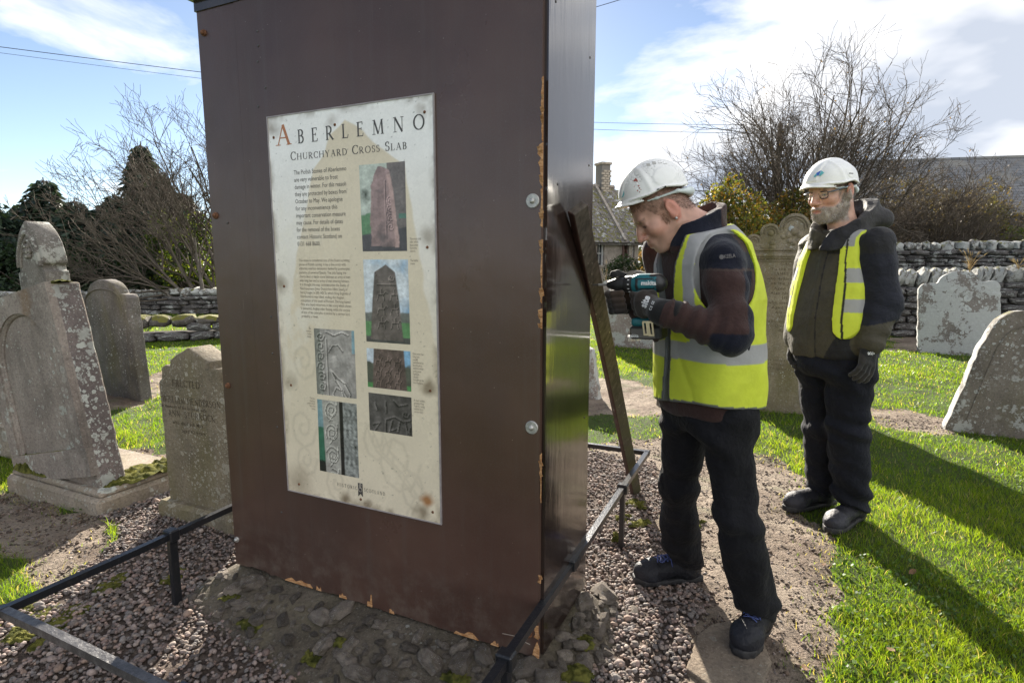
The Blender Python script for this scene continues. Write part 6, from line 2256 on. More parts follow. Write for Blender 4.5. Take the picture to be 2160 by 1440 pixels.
def boot(root, heel, toe, s=1.0, lace=None, dusty=0.0):
    """heel and toe: ground points"""
    heel, toe = np.array(heel, float), np.array(toe, float)
    f = nrm(toe - heel)
    L = np.linalg.norm(toe - heel)
    l = np.cross((0, 0, 1), f)
    R = np.stack([f, l, np.array([0, 0, 1.0])], 1)
    O = heel

    def up(P):
        q = tolocal(P, O, R)
        d = ell(q, (L - 0.066, 0, 0.046), (0.067, 0.052, 0.048))
        d = smin(d, cap(q, (L - 0.09, 0, 0.055), (0.075, 0, 0.075), 0.045, 0.045), 0.03)
        d = smin(d, cap(q, (0.07, 0, 0.05), (0.062, 0, 0.17), 0.046, 0.05), 0.03)
        d = smin(d, ell(q, (0.045, 0, 0.045), (0.045, 0.038, 0.05)), 0.02)
        # toe cap seam, cuff and upper seams
        d = d - 0.0022 * np.clip((q[:, 0] - (L - 0.085)) / 0.003, 0, 1) * (q[:, 2] < 0.085)
        d = d - 0.0018 * np.clip(np.sin(q[:, 0] * 95), 0, 1) ** 3 * (q[:, 0] < L - .1)
        d = d + 0.0018 * nz(q, 70, 3)
        return smax(d, 0.018 - q[:, 2], 0.004)

    def so(P):
        q = tolocal(P, O, R)
        w = np.interp(q[:, 0], [0, 0.05, 0.11, L - 0.09, L - 0.03, L + 0.006], [0.030, 0.041, 0.037, 0.053, 0.046, 0.018])
        d2 = np.maximum(np.abs(q[:, 1]) - w, np.maximum(-q[:, 0] - 0.004, q[:, 0] - L - 0.006))
        zt = np.interp(q[:, 0], [0, L * 0.5, L], [0.030, 0.024, 0.032])
        tread = 0.003 * (np.sin(q[:, 0] * 330) > 0) * (q[:, 2] < 0.012)
        return smax(d2 + tread, np.maximum(-q[:, 2] + 0.0, q[:, 2] - zt), 0.006)
    lo, hi = np.minimum(heel, toe) - 0.08, np.maximum(heel, toe) + 0.08
    lo[2], hi[2] = -0.02, 0.24
    base = np.array((0.011, 0.0115, 0.015)) * (1 + dusty * 1.0) + np.array((0.028, 0.025, 0.027)) * dusty

    def bc(V):
        q = tolocal(V, O, R)
        c = np.tile(base, (len(V), 1))
        t = np.clip((q[:, 0] - (L - 0.085)) / 0.004, 0, 1)[:, None]
        return c * (1 + 0.5 * t) * (1 + 0.25 * nz(q, 60, 2))[:, None]
    b = solid('boot', up, lo, hi, 0.0045, m_boot, root, bc)
    V, F = surface(so, lo, hi, 0.0045)
    ORGb = ORG[root.name]
    s_ = place('sole', mesh('sole', V - ORGb, F, m_sole), b)
    if lace is not None:
        mb = MB()

        def top(x, y, z0):
            zs = np.linspace(0.19, 0.04, 76)
            q_ = np.stack([O + R @ np.array((x, y, zz)) for zz in zs]).astype(np.float32)
            hit = np.where(up(q_) < 0)[0]
            return O + R @ np.array((x, y, (zs[hit[0]] if len(hit) else z0) + 0.0018))
        for i in range(5):
            x = L - 0.098 - i * 0.015
            for sg in (-1, 1):
                mb.tube([top(x + 0.007 * yy, sg * yy * 0.024, 0.1) for yy in np.linspace(-1, 1, 7)], 0.0024, 5)
        for sg in (-1, 1):
            mb.tube([top(L - 0.16 + 0.03 * t_ - .02 * t_ * t_, sg * 0.042 * t_, .1) + np.array((0, 0, .004)) for t_ in np.linspace(0, 1, 6)], 0.0024, 5)
            mb.tube([top(L - 0.158 + 0.05 * t_, sg * 0.03 * t_, .1) + np.array((0, 0, .005)) for t_ in np.linspace(0, 1, 6)], 0.0024, 5)
        V, F = mb.arrays()
        place('laces', mesh('laces', V - ORGb, F, lace), b)
    return b


def loft(P, secs, lat, off=0.0, ex=2.3):
    """torso: secs rows (z, cx, cy, half width, half depth); lat = lateral unit vector (left)"""
    S = np.array(secs)
    z = P[:, 2]
    cx, cy, w, dp = [np.interp(z, S[:, 0], S[:, i]) for i in (1, 2, 3, 4)]
    w, dp = w + off, dp + off
    fw = np.array([-lat[1], lat[0]])                 # forward = rotate left by -90
    fw = np.array([lat[1], -lat[0]])
    px, py = P[:, 0] - cx, P[:, 1] - cy
    u = px * lat[0] + py * lat[1]
    v = px * fw[0] + py * fw[1]
    k_ = (np.abs(u / w) ** ex + np.abs(v / dp) ** ex) ** (1 / ex)
    return (k_ - 1) * np.minimum(w, dp), u, v


def slabz(d, z, lo, hi, k=0.01):
    return smax(smax(d, lo - z, k), z - hi, k)


NAVY, BROWN, OLIVE, BLK = np.array((0.009, 0.0105, 0.020)), np.array((0.044, 0.023, 0.021)), np.array((0.060, 0.053, 0.037)), np.array((0.013, 0.013, 0.016))
FLUO, SILV = np.array((0.86, 0.97, 0.085)), np.array((0.50, 0.50, 0.51))

def hairs(name, root, bodyname, O, R, s, maskf, n, length, wid, cols, seed, comb):
    """short hairs rooted on the head"""
    r = np.random.RandomState(seed)
    me = bodyname.data
    V = np.empty(len(me.vertices) * 3, np.float32)
    me.vertices.foreach_get('co', V)
    N = np.empty(len(me.vertices) * 3, np.float32)
    me.vertices.foreach_get('normal', N)
    V, N = V.reshape(-1, 3), N.reshape(-1, 3)
    q = tolocal(V + ORG[root.name].astype(np.float32), O, R, s)
    ok = np.where(maskf(q) > 0.45)[0]
    k_ = ok[r.randint(0, len(ok), n)]
    p = V[k_] + r.normal(size=(n, 3)) * 0.0022
    d = N[k_] * 0.75 + (R @ np.asarray(comb)) * 0.8 + r.normal(size=(n, 3)) * 0.35
    d /= np.linalg.norm(d, axis=1)[:, None]
    b = np.cross(d, r.normal(size=(n, 3)))
    b /= np.linalg.norm(b, axis=1)[:, None]
    L = length * r.uniform(0.5, 1.3, n)[:, None]
    T = np.stack([p - d * .002 - b * wid, p - d * .002 + b * wid, p + d * L], 1).reshape(-1, 3)
    C = np.array(cols)[r.randint(0, len(cols), n)] * r.uniform(0.7, 1.2, n)[:, None]
    o = place(name, mesh(name, T, np.arange(n * 3).reshape(n, 3), m_hair, cols=np.repeat(C, 3, 0), smooth=False), root)
    o['kind'] = 'stuff'


m_hair = vcol('hair', 0.6, 0.3, var=0.1)


def hairmask(q):
    x, y, z = q[:, 0], np.abs(q[:, 1]), q[:, 2]
    hl = np.interp(x, [-0.12, -0.06, -0.02, 0.022, 0.042, 0.06, 0.09], [-0.055, -0.045, 0.005, 0.012, 0.010, 0.045, 0.07])
    return ((z > hl) & (z < 0.10) & ~((y > .0725) & (np.abs(x + .008) < .024) & (z < .04))) * 1.0


# ------------------------------------------------------------------ the man with the drill
f1 = nrm((-0.94, -0.34))
lat1 = np.array([-f1[1], f1[0]])                     # his left: towards the viewer
lat1 = np.array([0.34, -0.94]) / np.hypot(.34, .94)
p1 = thing('person', 'man in white hard hat and yellow vest bending over a cordless drill', 'person', (0.70, 1.98, 0))
O1 = at(1399, 448, 1.93)
R1 = headframe((-1.0, -0.03), rad(38))
HS1 = 0.94
OH1, RH1, HH1 = at(1398, 437, 1.93), headframe((-1.0, -0.03), rad(25)), 0.93
SL, EL_, WL = at(1541, 548, 1.75), at(1541, 703, 1.67), at(1408, 660, 1.72)
SR, ER, WR = np.array((0.555, 2.10, 1.40)), at(1440, 722, 2.10), at(1357, 655, 1.94)
NB = np.array((0.625, 1.935, 1.47))
hipL, hipR = np.array((0.725, 1.885, 0.84)), np.array((0.655, 2.05, 0.84))
kneL, kneR = at(1553, 1080, 1.86), at(1428, 1035, 2.15)
ankL, ankR = np.array((0.895, 1.925, 0.115)), np.array((0.74, 2.292, 0.11))
T1 = [(0.80, 0.690, 1.975, 0.185, 0.130), (0.95, 0.688, 1.97, 0.188, 0.130), (1.10, 0.678, 1.96, 0.19, 0.130), (1.25, 0.662, 1.95, 0.195, 0.130), (1.36, 0.645, 1.94, 0.18, 0.122), (1.43, 0.64, 1.937, 0.145, 0.108), (1.49, 0.625, 1.935, 0.085, 0.080), (1.56, 0.61, 1.935, 0.06, 0.06)]


def body1(P):
    d = head_sdf(P, O1, R1, HS1)
    w = lambda p: O1 + R1 @ (np.array(p) * HS1)
    d = smin(d, chain(P, [w((-0.03, 0, -0.01)), w((-0.035, 0, -0.07)), NB], [0.062, 0.058, 0.066], 0.02), 0.03)
    t, _, _ = loft(P, T1, lat1, -0.035)
    d = smin(d, slabz(t, P[:, 2], 0.8, 1.47, 0.03), 0.05)
    for ch, rs in (((SL + np.array((-0.02, 0.05, -0.02)), EL_, WL), (0.042, 0.040, 0.032)), ((SR, ER, WR), (0.05, 0.042, 0.032)), ((hipL, kneL, ankL), (0.08, 0.05, 0.038)), ((hipR, kneR, ankR), (0.08, 0.05, 0.038))):
        d = smin(d, chain(P, ch, rs), 0.03)
    return d


bd1 = solid('body', body1, (0.25, 1.50, 0.0), (1.05, 2.45, 1.72), 0.0042, m_skin, p1, lambda V: skin_color(tolocal(V, O1, R1, HS1), (0.50, 0.285, 0.215), (0.15, 0.085, 0.06), 1))
hairs('hair', p1, bd1, O1, R1, HS1, hairmask, 5200, 0.0065, 0.0006, [(0.13, 0.07, 0.045), (0.20, 0.11, 0.065), (0.10, 0.06, 0.045)], 3, (-.6, 0, -.7))
hairs('sideburns', p1, bd1, O1, R1, HS1, lambda q: (np.hypot((q[:, 0] - .024) / .011, (q[:, 2] + .012) / .024) < 1) * (np.abs(q[:, 1]) > .045), 380, 0.008, 0.0006, [(0.22, 0.11, 0.06), (0.16, 0.08, 0.045)], 4, (.1, 0, -1))
earst = MB().lathe([(0.001, -0.004), (0.004, -0.003), (0.0048, 0), (0.004, 0.003), (0.001, 0.004)], O1 + R1 @ (np.array((0.0, 0.086, -0.033)) * HS1), (0, 1, 0), 10).world('ear_stud', m_steel, p1, smooth=True)


def arm_fold(P, a, b, amp, n, seed=0):
    ba = b - a
    t = ((P - a) @ ba) / (ba @ ba)
    g = np.clip(t, 0, 1)
    return amp * np.sin(t * n + 1.5 * nz(P, 14, seed)) * (0.4 + 0.6 * np.abs(nz(P, 9, seed + 1))) * (g > 0) * (g < 1)


def collar(P, c, f, rf, rl, th, z0, z1, dip, gap):
    """stand-up band round the neck: dips towards the front, where it opens by gap radians"""
    f = np.asarray(f)
    l = np.array((-f[1], f[0]))
    q = P - np.asarray(c, np.float32)
    u, v, z = q[:, :2] @ f, q[:, :2] @ l, q[:, 2]
    an = np.arctan2(v / rl, u / rf)
    co = np.cos(an)
    top = z1 + dip * co
    k_ = np.hypot(u / rf, v / rl)
    r_ = (k_ - 1 - 0.12 * np.clip((z0 + 0.05 - z) / 0.08, 0, 1)) * min(rf, rl)
    d = np.maximum(np.abs(r_) - th, np.maximum(z - top, z0 - z))
    return np.maximum(d, (gap - np.abs(an)) * 0.07) - 0.004


def jacket1(P):
    t, u, v = loft(P, T1, lat1)
    d = slabz(t, P[:, 2], 0.835, 1.475, 0.03)
    a = chain(P, [SL + np.array((-0.015, 0.03, 0.0)), EL_], [0.065, 0.060]) + arm_fold(P, SL, EL_, 0.007, 15, 1)
    fa = chain(P, [EL_, WL + (EL_ - WL) * 0.05], [0.062, 0.046]) + arm_fold(P, EL_, WL, 0.009, 30, 2)
    d = smin(d, smin(a, fa, 0.02), 0.03)
    a = chain(P, [SR, ER, WR], [0.080, 0.062, 0.047])
    d = smin(d, a, 0.03)
    # stand-up collar: higher at the nape
    d = smin(d, collar(P, NB + np.array((-0.012, 0, 0.005)), f1, 0.082, 0.078, 0.013, -0.07, 0.047, -0.042, 0.16), 0.016)
    d = smax(d, -cap(P, NB + np.array((0.01, 0, .02)), O1 + R1 @ np.array((-0.02, 0, -0.02)), 0.060, 0.064), 0.006)
    cr_ = np.abs(nz(P * np.array([1, 1, .6], np.float32), 20, 41))
    d = d + 0.005 * nz(P, 17, 5) + 0.0025 * nz(P, 44, 6) - 0.008 * np.clip(0.22 - cr_, 0, 1) * 3 * 0.5
    return d


def jcol1(V):
    t, u, v = loft(V, T1, lat1)
    c = np.tile(BROWN, (len(V), 1))
    x, y, z = V.T
    arm = chain(V, [SL, EL_], [0.08, 0.062]) < 0.02
    sh = (z > 1.345) & (u > 0.07)
    c[sh] = NAVY
    c[arm & ((x > 0.690 - (1.345 - z) * 0.06) | (z > 1.345))] = NAVY
    c[(z < 1.165) & (x > 0.575) & (u > 0.18)] = NAVY
    c[(z > 1.42) & (v > 0.02)] = NAVY * 1.2
    c[(v < -0.02) & (z > 1.40) & (u > -.02)] = BROWN
    seam = np.abs(z - 1.345) < 0.0035
    c[seam & (u > 0.07)] = (0.06, 0.04, 0.035)
    return c


solid('jacket', jacket1, (0.25, 1.48, 0.80), (1.0, 2.4, 1.62), 0.0052, m_fleece, p1, jcol1)
TV1 = [(z, cx, cy, w * (1 if z < 1.3 else 0.93), d + (0.008 if z < 1.1 else 0.004)) for z, cx, cy, w, d in T1]


def vest1(P):
    t, u, v = loft(P, TV1, lat1, 0.020)
    z = P[:, 2]
    t = t + 0.006 * nz(P * np.array([1, 1, .4], np.float32), 22, 15) + 0.003 * nz(P, 46, 16) + 0.008 * np.clip(0.2 - np.abs(nz(P * np.array([1, 1, .7], np.float32), 14, 17)), 0, 1) * 2
    hem = 0.875 + 0.02 * np.sin(u * 9) + 0.015 * (v / .15)
    d = smax(t, hem - z, 0.006)
    top = 1.475 + 0.02 * np.clip(-v / .1, -1, 1)
    d = smax(d, z - top, 0.006)
    # arm holes
    for A, B in ((SL, EL_), (SR, ER)):
        ax_ = A + np.array((0.0, 0, -0.04))
        dd_ = np.hypot((P[:, 0] - ax_[0]), (P[:, 2] - ax_[2]) * 0.72) - 0.098
        sd = np.sign((A[:2] - np.array((0.66, 1.945))) @ lat1)
        d = smax(d, np.minimum(-dd_, 0.2) * 1.0 if False else -np.maximum(dd_, 0.115 - u * sd), 0.006)
    # open neck and front
    vn = np.interp(z, [0.80, 0.98, 1.12, 1.30, 1.42, 1.50], [0.018, 0.010, 0.006, 0.045, 0.070, 0.085])
    front = np.maximum(np.abs(u + 0.015) - vn, -v + 0.02)
    d = smax(d, -front, 0.004)
    nk = cap(P, NB + np.array((0, 0, -0.02)), NB + np.array((-0.03, 0, 0.14)), 0.085, 0.10)
    d = smax(d, -nk, 0.005)
    inn, _, _ = loft(P, TV1, lat1, 0.012)
    return d


def vcol1(V):
    t, u, v = loft(V, TV1, lat1, 0.018)
    z = V[:, 2]
    c = np.tile(FLUO, (len(V), 1))
    band = (z > 1.045 + 0.006 * np.sin(u * 14)) & (z < 1.105 + 0.006 * np.sin(u * 14))
    c[band] = SILV
    br_ = (np.abs(np.abs(u) - (0.100 + 0.03 * np.clip((1.30 - z) / .3, 0, 1) * (v > 0))) < 0.021) & (z > 1.1)
    c[br_] = SILV
    hem = 0.875 + 0.02 * np.sin(u * 9) + 0.015 * (v / .15)
    c[z < hem + 0.009] = (0.22, 0.23, 0.24)
    vn = np.interp(z, [0.80, 0.98, 1.12, 1.30, 1.42, 1.50], [0.018, 0.010, 0.006, 0.045, 0.070, 0.085])
    c[(np.abs(u + 0.015) - vn < 0.010) & (v > 0.02)] = (0.16, 0.17, 0.18)
    return c * (1 - 0.10 * np.clip(nz(V, 40, 8), 0, 1))[:, None]


solid('hi_vis_vest', vest1, (0.40, 1.60, 0.82), (1.0, 2.32, 1.55), 0.0048, m_vest, p1, vcol1)


def trousers(P, hips, knees, anks, rads, pel, lat, seed, toes):
    d = None
    for H_, K, A, (r0, r1, r2) in zip(hips, knees, anks, rads):
        g = smin(chain(P, [H_, K], [r0, r1]), chain(P, [K, A + np.array((0, 0, 0.02))], [r1, r2]), 0.02)
        t = np.clip((K[2] - P[:, 2]) / max(.01, (K[2] - A[2])), 0, 1)
        g = g + 0.013 * np.clip((t - 0.3) * 1.6, 0, 1) * np.sin(P[:, 2] * 62 + 3.2 * nz(P, 11, seed) + 18 * (P[:, 0] - K[0])) * (0.5 + 0.5 * nz(P, 10, seed + 3))
        kn = np.exp(-((P[:, 2] - K[2]) / 0.10) ** 2)
        g = g + 0.009 * kn * np.sin(P[:, 2] * 48 + 22 * (P[:, 0] - K[0]) + 3.0 * nz(P, 12, seed + 5))
        lf = nz(P * np.array([1, 1, .22], np.float32), 30, seed + 9)
        g = g - 0.009 * np.clip(np.abs(lf) - 0.25, 0, 1)
        td = np.array(toes[0 if d is None else 1])
        fw_ = (P[:, :2] - A[:2].astype(np.float32)) @ td.astype(np.float32)
        g = smax(g, A[2] - 0.035 + np.clip(fw_ * 0.55, -0.04, 0.05) - P[:, 2], 0.006)
        d = g if d is None else smin(d, g, 0.025)
    d = smin(d, pel(P), 0.04)
    rg = np.abs(nz(P * np.array([1, 1, 1.5], np.float32), 11, seed + 15))
    d = d + 0.03 * np.clip(0.22 - rg, 0, 1) * (0.35 + 0.65 * np.clip((0.62 - P[:, 2]) / 0.3, 0, 1))
    hipf = np.exp(-((P[:, 2] - 0.80) / 0.10) ** 2)
    d = d + 0.006 * hipf * np.sin(P[:, 2] * 55 + 30 * (P[:, 0] - hips[0][0]) + 2.5 * nz(P, 13, seed + 11))
    return d + 0.005 * nz(P * np.array([1, 1, .5], np.float32), 22, seed + 7) + 0.0015 * nz(P, 60, seed + 8)


pel1 = lambda P: slabz(loft(P, [(0.70, 0.70, 1.975, 0.17, 0.125), (0.95, 0.70, 1.97, 0.178, 0.13)], lat1)[0], P[:, 2], 0.76, 0.93, 0.05)
tr1 = lambda P: trousers(P, (hipL, hipR), (kneL, kneR), (ankL, ankR), ((0.089, 0.068, 0.079), (0.089, 0.071, 0.078)), pel1, lat1, 3, (nrm((-.17, -.185)), nrm((-.29, -.025))))
tcol = lambda V: np.tile(np.array((0.0075, 0.0075, 0.010)), (len(V), 1)) * (1 + 0.25 * nz(V, 14, 3) + 0.1 * nz(V, 90, 4))[:, None]
solid('trousers', tr1, (0.45, 1.70, 0.04), (1.12, 2.48, 0.98), 0.0062, m_trou, p1, tcol)
m_lace = plain('blue_lace', (0.05, 0.07, 0.20), 0.8)
boot(p1, (0.955, 1.985, 0.012), (0.785, 1.80, 0.012), lace=m_lace)
boot(p1, (0.815, 2.30, 0.008), (0.525, 2.275, 0.008), lace=m_lace)
hf1 = hat(p1, OH1, RH1, HH1)

# drill: axis from the rear to the chuck
dr0, dr1 = at(1397, 598, 1.835), at(1286, 600, 1.93)
da = nrm(dr1 - dr0)
du = nrm(np.array((0, 0, 1.0)) - da * da[2])
dl = np.cross(du, da)                                  # drill's left side (towards the viewer)
RD = np.stack([da, dl, du], 1)
DL = np.linalg.norm(dr1 - dr0)
m_dteal = plain('teal_tool_plastic', (0.012, 0.13, 0.155), 0.4, 0.5, var=0.12, scale=60, bump=0.15)
m_dblk = plain('black_tool_rubber', (0.018, 0.018, 0.019), 0.5, 0.5, var=0.2, scale=80, bump=0.2)
m_bare = plain('pale_metal_clip', (0.62, 0.50, 0.36), 0.35, 0.5, 0.7)
drill = thing('cordless_drill', 'teal and black cordless drill with battery held against the timber prop', 'drill', tuple(dr0))
hgt = 0.112
hb = dr0 + da * 0.062 - du * hgt - da * 0.012          # foot of the handle


def drill_body(P):
    q = tolocal(P, dr0, RD)
    d = cap(q, (0.012, 0, 0), (0.085, 0, 0), 0.0285, 0.030)
    d = smin(d, rbox(q, (0.045, 0, 0.008), (0.045, 0.026, 0.024), None, 0.018), 0.01)
    d = smin(d, chain(q, [(0.066, 0, -0.01), (0.058, 0, -0.065), (0.050, 0, -hgt)], [0.020, 0.0185, 0.0195]), 0.02)
    d = smin(d, rbox(q, (0.055, 0, -hgt - 0.012), (0.042, 0.030, 0.014), None, 0.01), 0.015)
    d = d - 0.0015 * (np.abs(q[:, 2]) < 0.014) * (np.abs(q[:, 0] - 0.05) < 0.03)
    return d


def dcol(V):
    q = tolocal(V, dr0, RD)
    c = np.tile(np.array((0.013, 0.125, 0.15)), (len(V), 1))
    blk = (q[:, 0] < 0.012) | ((np.abs(q[:, 2]) > 0.0225) & (q[:, 0] < 0.035)) | ((q[:, 2] < -0.035) & (q[:, 2] > -hgt + 0.004) & (q[:, 0] < 0.057))
    blk |= (q[:, 0] > 0.070) & (q[:, 0] < 0.080) & (np.abs(q[:, 2]) < 0.02)
    blk |= (np.abs(np.abs(q[:, 2]) - 0.0165) < 0.0025) & (q[:, 0] > 0.02) & (q[:, 0] < 0.078)
    c[blk] = (0.018, 0.018, 0.02)
    return c


lo, hi = np.minimum(dr0, dr1) - 0.2, np.maximum(dr0, dr1) + 0.1
solid('housing', drill_body, lo, hi, 0.0032, vcol('tool_plastic', 0.42, 0.5, bump=0.2), drill, dcol)
DV = lambda x, y, z: dr0 + RD @ np.array((x, y, z))
MB().lathe([(0.024, 0.088), (0.0285, 0.092), (0.0285, 0.118), (0.026, 0.123)], dr0, da, 28).world('torque_collar', m_dblk, drill, smooth=True, sharp=40)
cn = MB()
for i in range(12):
    a = i * PI / 6
    cn.box(DV(0.105, 0.0288 * math.cos(a), 0.0288 * math.sin(a)), (0.003, 0.0006, 0.0012), RD @ euler(a, 0, 0))
o = cn.world('collar_marks', m_white, drill)
o['kind'] = 'stuff'
MB().lathe([(0.022, 0.123), (0.0225, 0.13), (0.0225, 0.150), (0.019, 0.164), (0.012, DL + 0.004), (0.008, DL + 0.008)], dr0, da, 24).world('chuck', m_dblk, drill, smooth=True, sharp=35)
MB().tube([dr0 + da * (DL + 0.004), dr0 + da * (DL + 0.040)], 0.0048, 6).world('bit_holder', m_steel, drill)
MB().tube([dr0 + da * (DL + 0.040), dr0 + da * (DL + 0.062)], 0.0028, 6).world('screwdriver_bit', m_darkmetal, drill)
MB().box(DV(0.045, 0.0, -hgt - 0.0455), (0.053, 0.036, 0.021), RD, 0.006).world('battery', m_dblk, drill)
lb = MB().box(DV(0.052, 0.0365, -hgt - 0.047), (0.040, 0.0006, 0.0145), RD)
lb.world('battery_label', plain('grey_label', (0.10, 0.09, 0.085), 0.4), drill)
MB().tube([DV(0.083, 0, -0.012), DV(0.087, 0, -0.03), DV(0.080, 0, -0.043)], 0.008, 8).world('trigger', m_dblk, drill, smooth=True)
cl = MB()
for x in (0.048, 0.036, 0.030, 0.018):
    cl.box(DV(x, 0.041, -hgt - 0.030), (0.0028, 0.0012, 0.022), RD @ euler(0, 0.12, 0))
cl.box(DV(0.0415, 0.0411, -hgt - 0.009), (0.010, 0.0013, 0.003), RD).box(DV(0.0385, 0.0411, -hgt - 0.0495), (0.009, 0.0013, 0.003), RD).box(DV(0.0225, 0.0411, -hgt - 0.051), (0.009, 0.0013, 0.003), RD).box(DV(0.027, 0.0411, -hgt - 0.009), (0.011, 0.0014, 0.0034), RD)
cl.world('belt_clip', m_bare, drill)
vt = MB()
for i in range(5):
    for j in range(2):
        vt.box(DV(0.018 + 0.0 * i - 0.006 * j, 0.0283 - 0.001 * j, 0.012 - i * 0.006), (0.0018, 0.0012, 0.0018), RD)
o = vt.world('vent_slots', m_hatdark, drill)
o['kind'] = 'stuff'
dt = lambda P: drill_body(P)
decal_text('maker_name', dt, 'makita', 1352, 601, 13, 0.0, m_white, drill, 1.7, 0.92, 0.45, 0.0012)
bl = lambda P: rbox(P, DV(0.045, 0, -hgt - 0.0455), (0.053, 0.036, 0.021), RD, 0.004)
decal_text('maker_name', bl, 'makita', 1324, 711, 9.5, 0.0, m_white, drill, 1.7, 0.9, 0.25, 0.0032)
decal_text('battery_rating', bl, '3.0Ah 18V', 1325, 719.5, 6.5, 0.02, m_white, drill, 1.7, 1.0, 0.2, 0.0032)


# gloves of the drill man
def gloveL(P):
    q = tolocal(P, dr0, RD)
    hx = lambda z: np.interp(z, [-hgt, -0.01], [0.050, 0.066])
    # palm on the viewer's side of the handle, wrist going back to the sleeve
    wr = tolocal(np.array([WL]), dr0, RD)[0]
    d = cap(q, wr + np.array((0.012, 0, 0)), (0.040, 0.030, -0.062), 0.035, 0.034)
    d = smin(d, chain(q, [(0.055, 0.030, -0.040), (0.052, 0.031, -0.092)], [0.020, 0.0185]), 0.03)
    d = smin(d, chain(q, [wr + np.array((-.03, 0, 0)), wr + np.array((0.02, 0, 0))], [0.037, 0.036]), 0.02)
    for i, z in enumerate((-0.034, -0.055, -0.075, -0.094)):
        x0 = hx(z)
        g = finger(q, [(x0 + 0.008, 0.031, z), (x0 + 0.030 - .002 * i, 0.020, z), (x0 + 0.030 - .002 * i, -0.014, z + 0.001), (x0 + 0.004, -0.031, z)], 0.0118)
        d = smin(d, g, 0.0045)
    th = finger(q, [(0.028, 0.034, -0.040), (0.022, 0.030, -0.030), (0.035, -0.005, -0.036), (0.055, -0.026, -0.034)], 0.0125)
    d = smin(d, th, 0.012)
    return d + 0.0016 * nz(q, 60, 2) + 0.001 * nz(q, 130, 3)


def gloveR(P):
    q = tolocal(P, dr0, RD)
    wr = tolocal(np.array([WR]), dr0, RD)[0]
    cx = 0.150
    d = cap(q, wr, (cx - 0.020, -0.040, -0.030), 0.034, 0.026)
    d = smin(d, chain(q, [(cx - 0.01, -0.038, -0.012), (cx - 0.02, -0.036, -0.070)], [0.020, 0.020]), 0.02)
    for i, z in enumerate((-0.032, -0.053, -0.072, -0.089)):
        o_ = -0.004 * i
        g = finger(q, [(cx + o_ - 0.004, -0.040, z), (cx + 0.028 + o_, -0.030, z), (cx + 0.030 + o_, 0.012, z), (cx + 0.008 + o_, 0.029, z + 0.001), (cx - 0.020 + o_, 0.022, z + 0.002)], 0.0128)
        d = smin(d, g, 0.004)
    th = finger(q, [(cx - 0.025, -0.042, -0.005), (cx - 0.012, -0.036, 0.024), (cx + 0.004, -0.008, 0.038), (cx + 0.012, 0.012, 0.034)], 0.0132)
    d = smin(d, th, 0.012)
    return d + 0.0015 * nz(q, 60, 5) + 0.001 * nz(q, 130, 6)


def gcol(seed, WP=None, light=(0.045, 0.030, 0.022)):
    def f(V):
        c = np.tile(np.array((0.016, 0.015, 0.015)), (len(V), 1))
        t = np.clip(0.6 * nz(V, 38, seed) + 0.35, 0, 1)[:, None]
        c = c * (1 - t * 0.8) + np.array(light) * t * 0.8
        if WP is not None:
            m_ = np.clip((0.062 - np.linalg.norm(V - WP, axis=1)) / 0.006, 0, 1)[:, None]
            c = c * (1 - m_) + np.array((0.009, 0.009, 0.010)) * m_
        return c
    return f


solid('glove', gloveL, lo, hi + 0.05, 0.0036, m_glove, p1, gcol(3, WL + np.array((-0.012, 0, 0.01))))
solid('glove', gloveR, lo, hi + 0.05, 0.0036, m_glove, p1, gcol(5, None, (0.10, 0.06, 0.035)))
gl = lambda P: gloveL(P)
decal_text('glove_print', gl, 'site', 1362, 650, 20, rad(68), m_white, p1, 1.5, 0.9, 0.8)
decal_text('glove_print', gl, 'C E  CE', 1373, 655, 7, rad(68), m_white, p1, 1.5, 0.9, 0.3)
jf = lambda P: np.minimum(jacket1(P), 9)
m_greyp = plain('grey_print', (0.12, 0.11, 0.11), 0.7)
decal_text('sleeve_brand', jf, 'KEELA', 1527, 545, 11, rad(6), m_greyp, p1, 1.5, 0.8, 0.25)
ring = [(1522 + 5 * math.cos(a), 542 + 5 * math.sin(a)) for a in np.linspace(0, 2 * PI, 12, endpoint=False)]
decal_poly('sleeve_emblem', jf, ring, m_greyp, p1, 1.5)
decal_poly('helmet_slot', hf1, [(1385, 399), (1386, 401.5), (1406, 394.5), (1405, 391.5)], m_hatdark, p1, 1.7)
for i, (x, y, r) in enumerate(((1341, 379, 3.2), (1338, 381, 1.8), (1344, 382, 1.6), (1347, 392, 1.7), (1349, 397, 1.4), (1345, 402, 1.6), (1352, 400, 1.0), (1338, 393, 1.0), (1349, 405, 1.2))):
    decal_poly('paint_smear', hf1, [(x + r * (1 + .35 * math.sin(3 * a + i)) * math.cos(a), y + r * math.sin(a)) for a in np.linspace(0, 2 * PI, 9, endpoint=False)], m_hatred, p1, 1.7)
decal_poly('helmet_emblem', hf1, [(1312, 417), (1316, 401), (1317, 409), (1315, 415)], m_teal, p1, 1.7)
for i, x in enumerate((1368, 1380, 1392, 1403)):
    y = (346, 342, 340.5, 341.5)[i]
    decal_poly('vent', hf1, [(x - 3.5, y + 4.5), (x + 4.5, y + 3.8), (x + 2.5, y - 1.5), (x - 5, y - 1)], plain('vent_grey', (0.40, 0.39, 0.36), 0.6), p1, 1.7)

